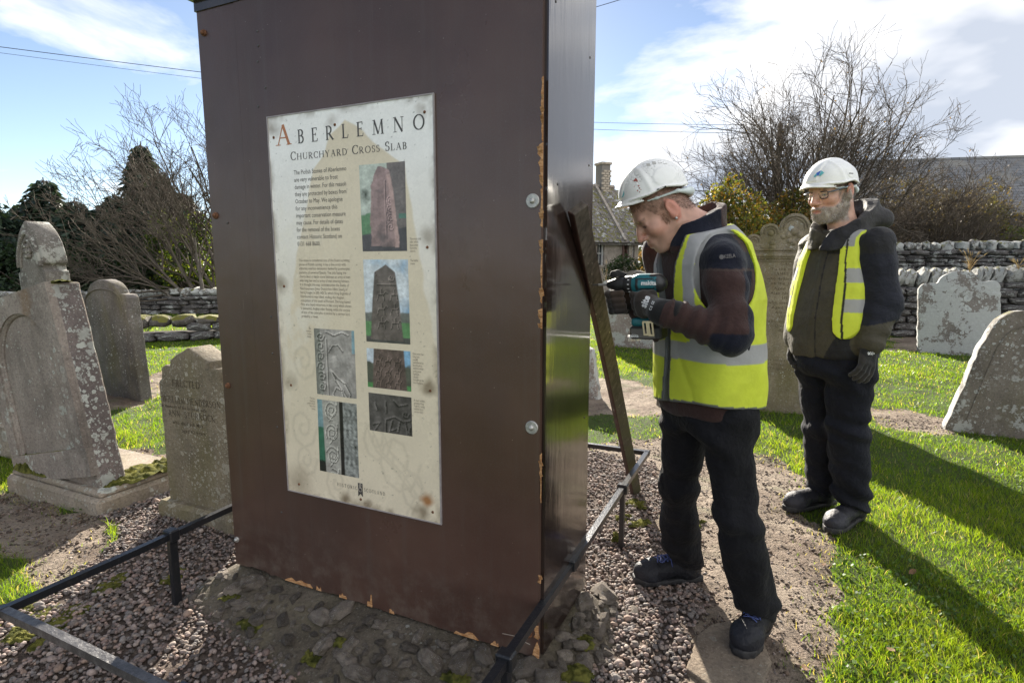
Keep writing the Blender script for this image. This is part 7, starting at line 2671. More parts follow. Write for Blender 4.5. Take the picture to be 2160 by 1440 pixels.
# ------------------------------------------------------------------ the bearded man watching
p2 = thing('person', 'bearded man in glasses, white hard hat and olive jacket, standing and watching', 'person', (1.74, 2.86, 0))
f2 = nrm((-0.93, -0.37))
lat2 = np.array([-f2[1] * -1, 0])
lat2 = np.array([0.37, -0.93]) / np.hypot(.37, .93)
O2 = at(1757, 407, 2.86)
R2 = headframe((-0.93, -0.36), rad(11))
HS2 = 1.1
OH2, RH2, HH2 = at(1757, 416, 2.86), headframe((-0.93, -0.36), rad(12)), 1.07
C2 = at(1768, 551, 2.86)
cx2, cy2 = C2[0], C2[1]
T2 = [(0.84, cx2 + 0.02, cy2, 0.20, 0.155), (0.95, cx2 + 0.01, cy2, 0.205, 0.165), (1.10, cx2 + 0.005, cy2, 0.208, 0.165), (1.25, cx2 + 0.01, cy2, 0.205, 0.150), (1.38, cx2 + 0.015, cy2, 0.195, 0.136), (1.47, cx2 + 0.022, cy2, 0.16, 0.122), (1.54, cx2 + 0.022, cy2, 0.10, 0.098), (1.62, cx2 + 0.02, cy2, 0.07, 0.075)]
S2L, E2L, W2L = at(1850, 512, 2.68), at(1864, 645, 2.65), at(1836, 722, 2.63)
S2R, E2R, W2R = at(1716, 520, 3.04), at(1698, 630, 3.06), at(1682, 712, 3.02)
h2L, h2R = np.array((cx2 + 0.055, cy2 - 0.09, 0.86)), np.array((cx2 - 0.015, cy2 + 0.085, 0.86))
k2L, k2R = at(1790, 905, 2.78), at(1731, 893, 2.98)
a2L, a2R = at(1797, 1058, 2.86), at(1735, 1020, 3.05)
a2L[2] = a2R[2] = 0.11
NB2 = np.array((cx2 + 0.02, cy2, 1.52))


def body2(P):
    d = head_sdf(P, O2, R2, HS2, 0.006)
    w = lambda p: O2 + R2 @ (np.array(p) * HS2)
    d = smin(d, chain(P, [w((-0.03, 0, -0.02)), w((-0.025, 0, -0.08)), NB2], [0.066, 0.062, 0.068], 0.02), 0.03)
    t, _, _ = loft(P, T2, lat2, -0.035)
    d = smin(d, slabz(t, P[:, 2], 0.84, 1.50, 0.03), 0.05)
    for ch, rs in (((S2L + np.array((-0.01, 0.03, -0.02)), E2L, W2L), (0.045, 0.042, 0.032)), ((S2R, E2R, W2R), (0.05, 0.042, 0.032)), ((h2L, k2L, a2L), (0.08, 0.05, 0.04)), ((h2R, k2R, a2R), (0.08, 0.05, 0.04))):
        d = smin(d, chain(P, ch, rs), 0.03)
    return d


b2lo, b2hi = np.array((1.20, 2.45, 0.0)), np.array((2.15, 3.35, 1.90))
bd2 = solid('body', body2, b2lo, b2hi, 0.0042, m_skin, p2, lambda V: skin_color(tolocal(V, O2, R2, HS2), (0.52, 0.315, 0.235), (0.11, 0.085, 0.07), 2))


hairs('beard', p2, bd2, O2, R2, HS2, beard_mask, 8000, 0.0065, 0.0006, [(0.48, 0.45, 0.42), (0.36, 0.32, 0.28), (0.24, 0.20, 0.165), (0.58, 0.55, 0.52)], 5, (.25, 0, -.9))
hairs('hair', p2, bd2, O2, R2, HS2, hairmask, 5000, 0.012, 0.0006, [(0.12, 0.10, 0.09), (0.22, 0.20, 0.19), (0.08, 0.065, 0.055)], 6, (-.5, 0, -.8))


def jacket2(P):
    t, u, v = loft(P, T2, lat2)
    hem = 0.90 + 0.03 * np.clip(-v / .15, -1, 1) * -1
    d = slabz(t, P[:, 2], 0.895 - 0.0 * u, 1.525, 0.02)
    d = smin(d, smin(chain(P, [S2L, E2L], [0.076, 0.076]), chain(P, [E2L, W2L], [0.077, 0.062]), 0.02) + arm_fold(P, S2L, E2L, 0.006, 13, 4) + arm_fold(P, E2L, W2L, 0.005, 16, 6), 0.035)
    d = smin(d, chain(P, [S2R, E2R, W2R], [0.076, 0.070, 0.060]) + arm_fold(P, S2R, E2R, 0.006, 12, 8), 0.035)
    # thick stand-up collar, open at the throat, and the hood lying on the shoulders
    d = smin(d, collar(P, NB2 + np.array((-0.015, -0.005, 0.0)), f2, 0.125, 0.110, 0.018, -0.09, 0.072, -0.078, 0.30) + 0.006 * nz(P, 34, 12), 0.018)
    bk = NB2 - np.array((*f2, 0)) * 0.115
    d = smin(d, ell(P, bk + np.array((0, 0, 0.045)), (0.085, 0.145, 0.068), np.stack([np.array((*f2, 0)), np.array((*lat2, 0)), np.array((0, 0, 1))], 1)) + 0.008 * nz(P, 30, 3), 0.03)
    d = smax(d, -cap(P, NB2 + np.array((0.0, 0, .03)), O2 + R2 @ np.array((-0.005, 0, -0.05)), 0.072, 0.092), 0.008)
    # front placket and folds
    d = d - 0.006 * np.exp(-((u + 0.0) / 0.02) ** 2) * (v > 0) * (P[:, 2] < 1.44)
    cr_ = np.abs(nz(P * np.array([1, 1, .45], np.float32), 15, 43))
    d = d + 0.011 * np.clip(0.25 - cr_, 0, 1) * 1.6 + 0.008 * nz(P * np.array([1.2, 1.2, .55], np.float32), 13, 5) + 0.0035 * nz(P * np.array([1, 1, .7], np.float32), 34, 6)
    return d


def jcol2(V):
    t, u, v = loft(V, T2, lat2)
    x, y, z = V.T
    c = np.tile(OLIVE, (len(V), 1))
    armL = np.minimum(chain(V, [S2L, E2L], [0.094, 0.082]), chain(V, [E2L, W2L], [0.083, 0.066])) < 0.018
    armL &= (u > 0.15)
    c[(u > 0.155) & (z > 0.9)] = NAVY * 1.05
    cut = 1.10 + 0.25 * (x - E2L[0])
    c[armL & (z < cut)] = OLIVE
    c[(z > 1.405) & (v > 0) & (u > 0.02)] = BLK * 1.3
    c[(v < -0.02) & (z < 1.5)] = NAVY
    # dark gusset low on the near side
    c[(z < 1.08) & (u > 0.075 + (z - 0.92) * 0.5) & ~armL & (v > -.05)] = BLK
    hood = (v < 0.05) & (z > 1.50)
    c[hood] = BLK * 1.5 * (1 + 0.5 * np.clip(nz(V[hood], 20, 3), 0, 1))[:, None] + OLIVE * .25
    c[(u < -0.16) & (z < 1.12)] = OLIVE * 1.25
    seam = (np.abs(u - 0.0245) < 0.003) & (v > 0.03) & (z < 1.42)
    c[seam] = BLK
    return c * (1 + 0.12 * nz(V, 30, 9))[:, None]


solid('jacket', jacket2, b2lo, b2hi, 0.0056, m_shell, p2, jcol2)
TV2 = [(z, a, b_, w * (1 if z < 1.35 else 0.95), d) for z, a, b_, w, d in T2]


def vest2(P):
    t, u, v = loft(P, TV2, lat2, 0.018)
    z = P[:, 2]
    t = t + 0.004 * nz(P * np.array([1, 1, .5], np.float32), 20, 25)
    inner = np.interp(z, [0.95, 1.02, 1.15, 1.35, 1.45, 1.53], [0.140, 0.118, 0.108, 0.098, 0.085, 0.075])
    outer = np.interp(z, [0.95, 1.02, 1.25, 1.38, 1.48], [0.185, 0.205, 0.196, 0.162, 0.145])
    hem = 1.005 + 0.045 * ((np.abs(u) - 0.155) / 0.045) ** 2
    fr = np.maximum(np.maximum(inner - np.abs(u), np.abs(u) - outer), hem - z)
    bk = np.maximum(np.abs(u) - np.interp(z, [0.95, 1.25, 1.4, 1.5], [0.24, 0.20, 0.165, 0.15]), 0.97 - z)
    reg = np.where(v > 0.0, fr, bk)
    d = smax(t, np.clip(reg, -0.05, 0.2), 0.005)
    sh = 1.525 - np.maximum(0, np.abs(u) - 0.1) * 0.2
    return smax(d, z - sh, 0.006)


def vcol2(V):
    t, u, v = loft(V, TV2, lat2, 0.02)
    z = V[:, 2]
    c = np.tile(FLUO, (len(V), 1))
    inner = np.interp(z, [0.95, 1.02, 1.15, 1.35, 1.45, 1.53], [0.140, 0.118, 0.108, 0.098, 0.085, 0.075])
    outer = np.interp(z, [0.95, 1.02, 1.25, 1.38, 1.48], [0.185, 0.205, 0.196, 0.162, 0.145])
    pos = (np.abs(u) - inner) / (outer - inner)
    bands = ((np.abs(z - 1.305) < 0.032) | (np.abs(z - 1.165) < 0.03)) & (pos > 0.45) & (v > 0)
    c[bands] = SILV
    c[(v > -0.05) & (z > 1.44) & (pos > 0.1) & (pos < 0.8)] = SILV * 0.8
    c[(np.abs(pos - 0.43) < 0.05) & (v > 0)] = (0.03, 0.03, 0.03)
    return c


solid('hi_vis_vest', vest2, b2lo, b2hi, 0.0048, m_vest, p2, vcol2)
pel2 = lambda P: slabz(loft(P, [(0.70, cx2 + 0.02, cy2, 0.175, 0.14), (0.98, cx2 + 0.01, cy2, 0.19, 0.16)], lat2)[0], P[:, 2], 0.79, 0.96, 0.05)
tr2 = lambda P: trousers(P, (h2L, h2R), (k2L, k2R), (a2L, a2R), ((0.108, 0.092, 0.086), (0.105, 0.088, 0.084)), pel2, lat2, 13, (nrm((-.28, -.2)), nrm((-.3, -.1))))
tcol2 = lambda V: np.tile(np.array((0.008, 0.009, 0.015)), (len(V), 1)) * (1 + 0.25 * nz(V, 14, 3) + 0.1 * nz(V, 90, 4))[:, None]
solid('trousers', tr2, (1.3, 2.5, 0.04), (2.15, 3.4, 1.0), 0.0062, m_trou, p2, tcol2)
boot(p2, (a2L[0] + 0.085, a2L[1] + 0.05, 0.012), (a2L[0] - 0.20, a2L[1] - 0.15, 0.012), s=1.0, dusty=0.25)
boot(p2, (a2R[0] + 0.08, a2R[1] + 0.03, 0.008), (a2R[0] - 0.235, a2R[1] - 0.07, 0.008), s=1.0, dusty=0.25)
hf2 = hat(p2, OH2, RH2, HH2)


def hang_glove(W, tip, back, thumb_side, spread, seed):
    """hand hanging from wrist W towards tip; back = direction the back of the hand faces"""
    a = nrm(np.asarray(tip) - W)
    b = nrm(np.asarray(back) - a * (np.asarray(back) @ a))
    s = np.cross(a, b) * thumb_side                      # towards the thumb
    R = np.stack([a, b, s], 1)

    def f(P):
        q = tolocal(P, W, R)
        d = cap(q, (-0.035, 0, 0), (0.02, 0, 0), 0.037, 0.033)
        pl = rbox(q, (0.068, 0.0, 0.0), (0.042, 0.017, 0.044), None, 0.016)
        d = smin(d, pl, 0.02)
        for i, z in enumerate((0.031, 0.0105, -0.0105, -0.031)):
            L = (0.070, 0.078, 0.072, 0.058)[i]
            z2 = z * spread
            cu = (0.55, 0.7, 0.75, 0.8)[i]
            d = smin(d, finger(q, [(0.098, 0.003, z), (0.098 + L * 0.48, -0.004, z2), (0.098 + L * 0.82, -0.022 * cu * 1.3, z2), (0.098 + L * 0.98, -0.045 * cu * 1.2, z2)], 0.0122), 0.0045)
        d = smin(d, finger(q, [(0.025, -0.006, 0.030), (0.060, -0.018, 0.052), (0.092, -0.030, 0.050), (0.112, -0.038, 0.040)], 0.0135), 0.012)
        return d + 0.0016 * nz(q, 55, seed) + 0.001 * nz(q, 130, seed + 1)
    return f


t2L, t2R = at(1822, 800, 2.58), at(1668, 785, 2.98)
g2L = hang_glove(W2L + np.array((0.0, 0, -0.012)), t2L, (0.25, -0.97, 0.1), -1, 1.15, 3)
g2R = hang_glove(W2R + np.array((0.0, 0, 0.0)), t2R, (-0.35, 0.93, 0.1), 1, 1.05, 6)
o = solid('glove', g2L, W2L - 0.24, W2L + 0.14, 0.0038, m_glove, p2, gcol(6, W2L + np.array((0, -.02, -0.03)), (0.045, 0.04, 0.036)))
solid('glove', g2R, W2R - 0.24, W2R + 0.14, 0.0038, m_glove, p2, gcol(8, None, (0.06, 0.052, 0.045)))
decal_text('glove_print', g2L, 'site', 1845, 741, 12, rad(188), m_white, p2, 2.4, 0.9, 0.1)
decal_text('glove_print', g2L, 'CE  CE', 1846, 733, 5, rad(188), m_white, p2, 2.4, 0.9, 0.2)
w2 = lambda p: O2 + R2 @ (np.array(p) * HS2)
m_specs = plain('dark_spectacle_frame', (0.018, 0.02, 0.028), 0.35, 0.5)
m_temple = plain('blue_grey_temple', (0.10, 0.14, 0.19), 0.35, 0.5)
k = NT('spectacle_lens', 0.03, 0.5)
k.base((0.75, 0.72, 0.66))
k.set('Alpha', 0.22)
m_lens = k.m
gls = MB()
for sg in (1, -1):
    rim = [w2((0.103 - abs(yy - 0.034) * 0.16 - 0.004, sg * yy, zz)) for yy, zz in ((0.012, 0.010), (0.016, 0.0165), (0.050, 0.0165), (0.056, 0.012), (0.055, -0.006), (0.048, -0.0125), (0.024, -0.0135), (0.015, -0.006), (0.012, 0.010))]
    gls.tube(rim, 0.0021, 6)
gls.tube([w2((0.1, 0.013, 0.008)), w2((0.1045, 0, 0.0105)), w2((0.1, -0.013, 0.008))], 0.0021, 6)
sp_ = gls.world('spectacles', m_specs, p2, smooth=True)
for sg in (1, -1):
    V = [w2((0.1025 - abs(yy - 0.034) * 0.16 - 0.004, sg * yy, zz)) for yy, zz in ((0.013, 0.010), (0.016, 0.0155), (0.050, 0.0155), (0.055, 0.012), (0.054, -0.006), (0.048, -0.0115), (0.024, -0.0125), (0.016, -0.006))]
    o = place('lens', mesh('lens', np.array(V) - ORG[p2.name], [tuple(range(8))], m_lens, smooth=False), sp_)
    tm = MB().tube([w2((0.094, sg * 0.056, 0.012)), w2((0.085, sg * 0.074, 0.013)), w2((0.03, sg * 0.082, 0.019)), w2((-0.006, sg * 0.083, 0.024))], [0.003, 0.0034, 0.003, 0.002], 6)
    V, F = tm.arrays()
    place('temple', mesh('temple', V - ORG[p2.name], F, m_temple), sp_)
for px0, m_ in (((1716, 372.5, 1721.5, 366, 1723, 370, 1719.5, 374.5), m_teal), ((1721.8, 365, 1732, 359.5, 1726.6, 370.5, 1722.5, 370.5), m_blue), ((1732.6, 359.8, 1738.5, 364.5, 1730.5, 371.5, 1727.3, 370.6), m_teal)):
    decal_poly('helmet_emblem', hf2, np.array(px0).reshape(-1, 2), m_, p2, 2.5, 0.0035)
decal_poly('helmet_slot', hf2, [(1791, 364.5), (1791, 366.5), (1800, 367), (1800, 365)], m_hatdark, p2, 2.5)
jf2 = lambda P: jacket2(P)
decal_poly('jacket_badge', jf2, [(1794, 696), (1802, 696), (1802, 703), (1794, 703)], plain('brown_badge', (0.2, 0.12, 0.08), 0.7), p2, 2.3, 0.002)
# ================================================================== TREES, SHRUBS, IVY
def leaf_mat(name, rough=0.55, trans=0.4):
    k = NT(name, rough, 0.35)
    a = k.attr('Col')
    k.base(a)
    tl = k.t.nodes.new('ShaderNodeBsdfTranslucent')
    k.t.links.new(k.mix(1.0, a, (1.5, 1.35, 0.55), 'MULTIPLY'), tl.inputs['Color'])
    mx = k.t.nodes.new('ShaderNodeMixShader')
    mx.inputs[0].default_value = trans
    k.t.links.new(k.b.outputs[0], mx.inputs[1])
    k.t.links.new(tl.outputs[0], mx.inputs[2])
    k.t.links.new(mx.outputs[0], k.t.nodes['Material Output'].inputs['Surface'])
    return k.m


m_leaf = leaf_mat('leaf')
m_needle = leaf_mat('conifer_needle', 0.6, 0.2)
m_grassb = leaf_mat('grass_blade', 0.38, 0.6)
m_bark = plain('grey_bark', (0.12, 0.105, 0.09), 0.95, 0.1, var=0.35, scale=4)
m_twig = plain('brown_twig', (0.11, 0.092, 0.075), 0.95, 0.1, var=0.3, scale=3)
m_dry = plain('dry_straw', (0.42, 0.30, 0.14), 0.9, 0.1, var=0.3, scale=8)


def tubes(lines, n=3):
    """lines: list of (pts (m,3), r0, r1), all with the same m -> V, F"""
    Pn = np.array([l[0] for l in lines])
    N, m, _ = Pn.shape
    r = np.array([[l[1] + (l[2] - l[1]) * i / (m - 1) for i in range(m)] for l in lines])
    T = np.gradient(Pn, axis=1)
    T /= np.linalg.norm(T, axis=2)[..., None] + 1e-9
    ref = np.where(np.abs(T[..., 2:3]) > 0.9, np.array([1.0, 0, 0]), np.array([0, 0, 1.0]))
    b1 = np.cross(T, ref)
    b1 /= np.linalg.norm(b1, axis=2)[..., None] + 1e-9
    b2 = np.cross(b1, T)
    a = np.arange(n) * 2 * PI / n
    V = Pn[:, :, None] + r[:, :, None, None] * (np.cos(a)[:, None] * b1[:, :, None] + np.sin(a)[:, None] * b2[:, :, None])
    I = np.arange(N * m * n).reshape(N, m, n)
    A, B = I[:, :-1], I[:, 1:]
    F = np.stack([A, np.roll(A, -1, 2), np.roll(B, -1, 2), B], -1).reshape(-1, 4)
    return V.reshape(-1, 3), F


def grow(rs, p, d, L, r, lev, spec, out):
    m = 5
    pts = [np.array(p, float)]
    dd_ = np.array(d, float)
    wob, up = spec['wob'][lev], spec['up'][lev]
    for i in range(m - 1):
        dd_ = nrm(dd_ + rs.normal(size=3) * wob + np.array((0, 0, up)))
        pts.append(pts[-1] + dd_ * L / (m - 1))
    out[lev].append((np.array(pts), r, max(spec['rmin'], r * 0.45)))
    if lev + 1 >= len(spec['n']):
        return
    for i in range(rs.poisson(spec['n'][lev + 1]) if lev else spec['n'][1]):
        t = rs.uniform(spec['t0'][lev], 1.0)
        k_ = t * (m - 1)
        j = min(int(k_), m - 2)
        q = pts[j] + (pts[j + 1] - pts[j]) * (k_ - j)
        ax_ = nrm(pts[j + 1] - pts[j])
        s = nrm(np.cross(ax_, rs.normal(size=3)))
        an = rad(rs.uniform(*spec['ang'][lev]))
        nd = ax_ * math.cos(an) + s * math.sin(an)
        if 'bias' in spec:
            nd = nrm(nd + np.array(spec['bias']) * (0.5 if lev else 1))
        grow(rs, q, nd, L * rs.uniform(*spec['len'][lev]) * (1.1 - 0.45 * t), max(spec['rmin'], r * (0.55 - 0.2 * t)), lev + 1, spec, out)


def bare_tree(name, label, base, h, r, spec, seed, stems=None, group=None, cat='tree', leaves=0, lcol=None):
    rs = np.random.RandomState(seed)
    root = thing(name, label, cat, tuple(base), group=group)
    out = [[] for _ in spec['n']]
    for s in (stems or [((0, 0, 1), 1.0)]):
        grow(rs, (rs.normal() * .08, rs.normal() * .08, -0.1), nrm(s[0]), h * s[1], r * s[1], 0, spec, out)
    V, F = tubes(out[0], 7)
    place('trunk', mesh('trunk', V, F, m_bark), root)
    Vs, Fs, n = [], [], 0
    for i, l in enumerate(out[1:]):
        if l:
            V, F = tubes(l, 5 if i == 0 else 3)
            Vs.append(V)
            Fs.append(F + n)
            n += len(V)
    o = place('crown', mesh('crown', np.concatenate(Vs), np.concatenate(Fs), m_twig), root)
    o['kind'] = 'stuff'
    if leaves:
        tips = np.array([l[0][rs.randint(1, 5)] for l in out[-1] for _ in range(2)])
        tips = tips[rs.permutation(len(tips))[:leaves]]
        V, F, C = leaf_quads(rs, tips + rs.normal(size=tips.shape) * 0.05, 0.05, lcol or [(0.16, 0.10, 0.03)])
        o = place('leaves', mesh('leaves', V, F, m_leaf, cols=C, smooth=False), root)
        o['kind'] = 'stuff'
    return root


def leaf_quads(rs, P, size, palette, elong=1.5):
    N = len(P)
    a = rs.normal(size=(N, 3))
    a /= np.linalg.norm(a, axis=1)[:, None]
    b = np.cross(a, rs.normal(size=(N, 3)))
    b /= np.linalg.norm(b, axis=1)[:, None] + 1e-9
    s = size * rs.uniform(0.6, 1.4, N)[:, None]
    V = np.stack([P - a * s * elong / 2, P + b * s * 0.45, P + a * s * elong / 2, P - b * s * 0.45], 1).reshape(-1, 3)
    F = np.arange(N * 4).reshape(N, 4)
    pal = np.array(palette)
    C = pal[rs.randint(0, len(pal), N)] * rs.uniform(0.7, 1.3, N)[:, None]
    return V, F, np.repeat(C, 4, 0)


def bush(name, label, base, rx, ry, rz, n, size, palette, seed, clumps=14, group=None, twigs=60, cat='shrub', zc=1.0):
    """leaves gathered in clumps through the volume, on a few stems"""
    rs = np.random.RandomState(seed)
    root = thing(name, label, cat, tuple(base), group=group)
    c = rs.normal(size=(clumps, 3))
    c = c / np.linalg.norm(c, axis=1)[:, None] * rs.uniform(0.35, 0.95, clumps)[:, None] ** 0.6
    c[:, 2] = c[:, 2] * 0.95
    cs = rs.uniform(0.22, 0.5, clumps)
    k_ = rs.choice(clumps, n, p=cs ** 2 / (cs ** 2).sum())
    d = rs.normal(size=(n, 3))
    d /= np.linalg.norm(d, axis=1)[:, None]
    P = (c[k_] + d * (cs[k_] * rs.uniform(0.2, 1.0, n) ** 0.5)[:, None]) * np.array((rx, ry, rz)) + np.array((0, 0, rz * zc))
    P = P[P[:, 2] > 0.02]
    V, F, C = leaf_quads(rs, P, size, palette)
    o = place('foliage', mesh('foliage', V, F, m_leaf, cols=C, smooth=False), root)
    o['kind'] = 'stuff'
    ln = []
    for i in range(twigs):
        e = (c[rs.randint(clumps)] + rs.normal(size=3) * 0.3) * np.array((rx, ry, rz)) + np.array((0, 0, rz * zc))
        s = np.array((rs.normal() * rx * .2, rs.normal() * ry * .2, 0))
        ts = np.linspace(0, 1, 5)[:, None]
        ln.append((s * (1 - ts) + e * ts + rs.normal(size=(5, 3)) * 0.04 * ts, 0.02, 0.006))
    V, F = tubes(ln, 3)
    place('stems', mesh('stems', V, F, m_twig), root)['kind'] = 'stuff'
    return root


def spruce(label, base, h, r, seed, whorls=26, n=11):
    rs = np.random.RandomState(seed)
    root = thing('spruce_tree', label, 'tree', tuple(base), group='dark spruces behind the left gravestones')
    V, F = tubes([(np.array([(0, 0, -.1), (0, 0, h * .3), (.03, 0, h * .6), (0, 0, h * .85), (0, 0, h)]), 0.16, 0.015)], 8)
    place('trunk', mesh('trunk', V, F, m_bark), root)
    Ps, Ds, br = [], [], []
    for w in range(whorls):
        t = (w + 0.5) / whorls
        z = h * (0.06 + 0.93 * t)
        L0 = r * (1 - t) ** 0.8 + 0.12
        for i in range(n):
            a = 2 * PI * (i / n) + rs.uniform(0, 1.2)
            L = L0 * rs.uniform(0.6, 1.2)
            ts = np.linspace(0, 1, 5)
            droop = -0.35 * L * ts ** 1.3 + 0.16 * L * ts ** 3
            pts = np.c_[np.cos(a) * L * ts, np.sin(a) * L * ts, z + droop + rs.normal(size=5) * 0.03]
            br.append((pts, 0.02, 0.006))
            m = int(44 * L + 8)
            q = rs.uniform(0.12, 1, m)
            C0 = np.c_[np.interp(q, ts, pts[:, 0]), np.interp(q, ts, pts[:, 1]), np.interp(q, ts, pts[:, 2])]
            side = rs.choice([-1, 1], m)
            wid = 0.34 * L * (1.05 - q) + 0.06
            off = np.c_[-np.sin(a) * side * wid * rs.uniform(0.1, 1, m), np.cos(a) * side * wid * rs.uniform(0.1, 1, m), -rs.uniform(0, 0.22, m)]
            Ps.append(C0 + off)
            Ds.append(np.c_[-np.sin(a) * side * .8 + np.cos(a) * .6, np.cos(a) * side * .8 + np.sin(a) * .6, -rs.uniform(0.3, 0.9, m)])
    V, F = tubes(br, 3)
    place('boughs', mesh('boughs', V, F, m_twig), root)['kind'] = 'stuff'
    P, D = np.concatenate(Ps), np.concatenate(Ds)
    N = len(P)
    D /= np.linalg.norm(D, axis=1)[:, None]
    B = np.cross(D, rs.normal(size=(N, 3)))
    B /= np.linalg.norm(B, axis=1)[:, None]
    s = rs.uniform(0.12, 0.26, N)[:, None]
    V = np.stack([P - B * s * 0.10, P + D * s * 0.5 - B * s * 0.22, P + D * s * 1.2, P + D * s * 0.5 + B * s * 0.22], 1).reshape(-1, 3)
    C = np.array([(0.018, 0.036, 0.024), (0.026, 0.048, 0.030), (0.034, 0.055, 0.028), (0.014, 0.028, 0.022)])[rs.randint(0, 4, N)] * rs.uniform(0.7, 1.3, N)[:, None]
    o = place('needles', mesh('needles', V, np.arange(N * 4).reshape(N, 4), m_needle, cols=np.repeat(C, 4, 0), smooth=False), root)
    o['kind'] = 'stuff'
    return root


def gnd(px, Y, z=0.0):
    p = at(px, 551, Y)
    return np.array((p[0], p[1], z))


SPEC = dict(n=[1, 9, 5.4, 4.6, 4.2], t0=[0.25, 0.2, 0.2, 0.15], ang=[(18, 58), (22, 50), (22, 52), (20, 55)], len=[(1.0, 1.55), (0.5, 0.8), (0.45, 0.75), (0.4, 0.8)], wob=[0.05, 0.13, 0.16, 0.18, 0.2], up=[0.05, 0.10, 0.05, 0.05, 0.05], rmin=0.0052)
# bare trees on the right
bare_tree('bare_tree', 'large leafless multi-stemmed tree spreading against the white clouds behind the two men', gnd(1725, 20.5), 3.55, 0.10, SPEC, 17, [((-0.75, 0, 1.0), 1.0), ((-0.3, .2, 1.5), 1.1), ((0.12, -.2, 1.5), 1.1), ((0.5, .1, 1.3), 0.95), ((-1.3, -.2, 0.9), 0.95), ((.9, 0, 1.1), 0.85), ((-0.5, -.3, 1.2), 1.0)], leaves=420)
bare_tree('bare_tree', 'low leafless tree with branches reaching to the right over the barn roof', gnd(1880, 20.0), 2.4, 0.075, SPEC, 9, [((0.8, 0, 0.9), 1.0), ((1.3, 0.1, 0.65), 1.05), ((0.3, -.1, 1.0), 0.8), ((-0.3, 0, 1.0), 0.7)], leaves=120)
SP2 = dict(SPEC, n=[1, 7, 5, 5, 4])
bare_tree('bare_tree', 'small round leafless tree beyond the helmet of the drill man', gnd(1478, 30.0), 3.0, 0.09, SP2, 12, [((-0.15, 0, 1), 0.9), ((0.25, 0, 1), 0.9), ((0.6, 0, .8), 0.7), ((-.6, 0, .8), .7)])
# bare trees on the left, leaning away from the box
SPL_ = dict(SPEC, n=[1, 8, 4.6, 3.8, 3.0], bias=(-0.17, 0, 0.10), rmin=0.0045, up=[0.02, 0.05, 0.04, 0.03, 0.03])
bare_tree('bare_tree', 'leafless tree fanning up to the left beside the brown box', gnd(425, 15.0), 2.1, 0.06, SPL_, 21, [((-0.9, 0, 1.0), 1.0), ((-0.5, 0.2, 1.2), 1.05), ((-1.3, -.1, 0.75), 0.95), ((-0.1, 0, 1.2), 1.0)])
bare_tree('bare_tree', 'leafless tree rising partly hidden behind the left edge of the brown box', gnd(480, 16.5), 2.5, 0.075, dict(SPL_, bias=(-0.1, 0, 0.15)), 23, [((-0.3, 0, 1.2), 1.05), ((0.1, 0.2, 1.2), 1.0), ((-0.7, 0, 1.0), 0.95)])
# spruces
for i, (px, Y, h, r, lb) in enumerate(((-60, 17.0, 4.6, 2.7, 'broad dark spruce cut by the left edge of the photo'), (60, 19.0, 3.9, 2.5, 'dark spruce behind the pointed gravestone'), (170, 18.0, 3.9, 2.6, 'low dark spruce left of the round-shouldered gravestone'),
                                     (318, 20.5, 6.1, 1.7, 'slender spruce whose tip rises through the bare branches'), (255, 20.0, 4.3, 2.6, 'dark spruce under the bare branches'), (395, 21.0, 4.5, 2.2, 'dark spruce nearest the brown box'), (110, 18.5, 4.6, 2.4, 'tall dark spruce right of the pointed gravestone'), (215, 18.5, 3.7, 2.4, 'rounded dark spruce above the far left wall'), (350, 19.0, 4.9, 1.9, 'dark spruce beside the slender one, close to the brown box'))):
    if True:
        spruce(lb, gnd(px, Y, -0.6), h, r, 30 + i)
ivyc = [(0.05, 0.09, 0.018), (0.09, 0.13, 0.022), (0.14, 0.17, 0.03), (0.03, 0.055, 0.015)]
bush('ivy_clump', 'sunlit yellow-green ivy between the spruces and the brown box', gnd(395, 17.0), 1.15, 0.9, 1.5, 5200, 0.07, ivyc, 41, 18, cat='ivy')
bush('shrub', 'dark evergreen shrub behind the far left wall', gnd(235, 17.2), 1.9, 0.8, 0.9, 4500, 0.08, [(0.025, 0.045, 0.02), (0.035, 0.06, 0.025)], 42, 16)
bush('shrub', 'dark evergreen shrub behind the pointed gravestone', gnd(40, 16.5), 2.6, 0.8, 1.0, 5200, 0.08, [(0.022, 0.04, 0.02), (0.03, 0.055, 0.025)], 43, 16)
bush('shrub', 'dark evergreen shrub below the ivy, right of the mossy wall', gnd(350, 18.0), 1.5, 0.7, 0.8, 3500, 0.08, [(0.022, 0.04, 0.02), (0.03, 0.055, 0.02)], 44, 12)
# shrubs on the right
aut = [(0.14, 0.15, 0.03), (0.19, 0.16, 0.035), (0.10, 0.12, 0.025), (0.06, 0.08, 0.02), (0.22, 0.13, 0.03)]
bush('autumn_shrub', 'yellow-green autumn shrub behind the collar and shoulder of the drill man', gnd(1560, 17.5), 1.35, 0.9, 1.9, 9500, 0.075, aut, 51, 22, twigs=160)
bush('autumn_shrub', 'olive autumn shrub behind the carved headstone', gnd(1680, 18.5), 1.4, 0.9, 1.85, 9000, 0.075, aut[1:], 52, 18, twigs=150)
olv = [(0.10, 0.085, 0.04), (0.13, 0.10, 0.05), (0.07, 0.065, 0.03), (0.15, 0.12, 0.06)]
bush('twiggy_shrub', 'brown twiggy shrub between the watching man and the barn', gnd(1925, 22.0), 2.3, 1.0, 2.2, 10000, 0.06, olv, 53, 24, twigs=520)
bush('twiggy_shrub', 'brown twiggy shrub under the grey barn roof at the right edge', gnd(2080, 22.5), 2.2, 1.0, 2.1, 10000, 0.06, olv, 54, 24, twigs=520)
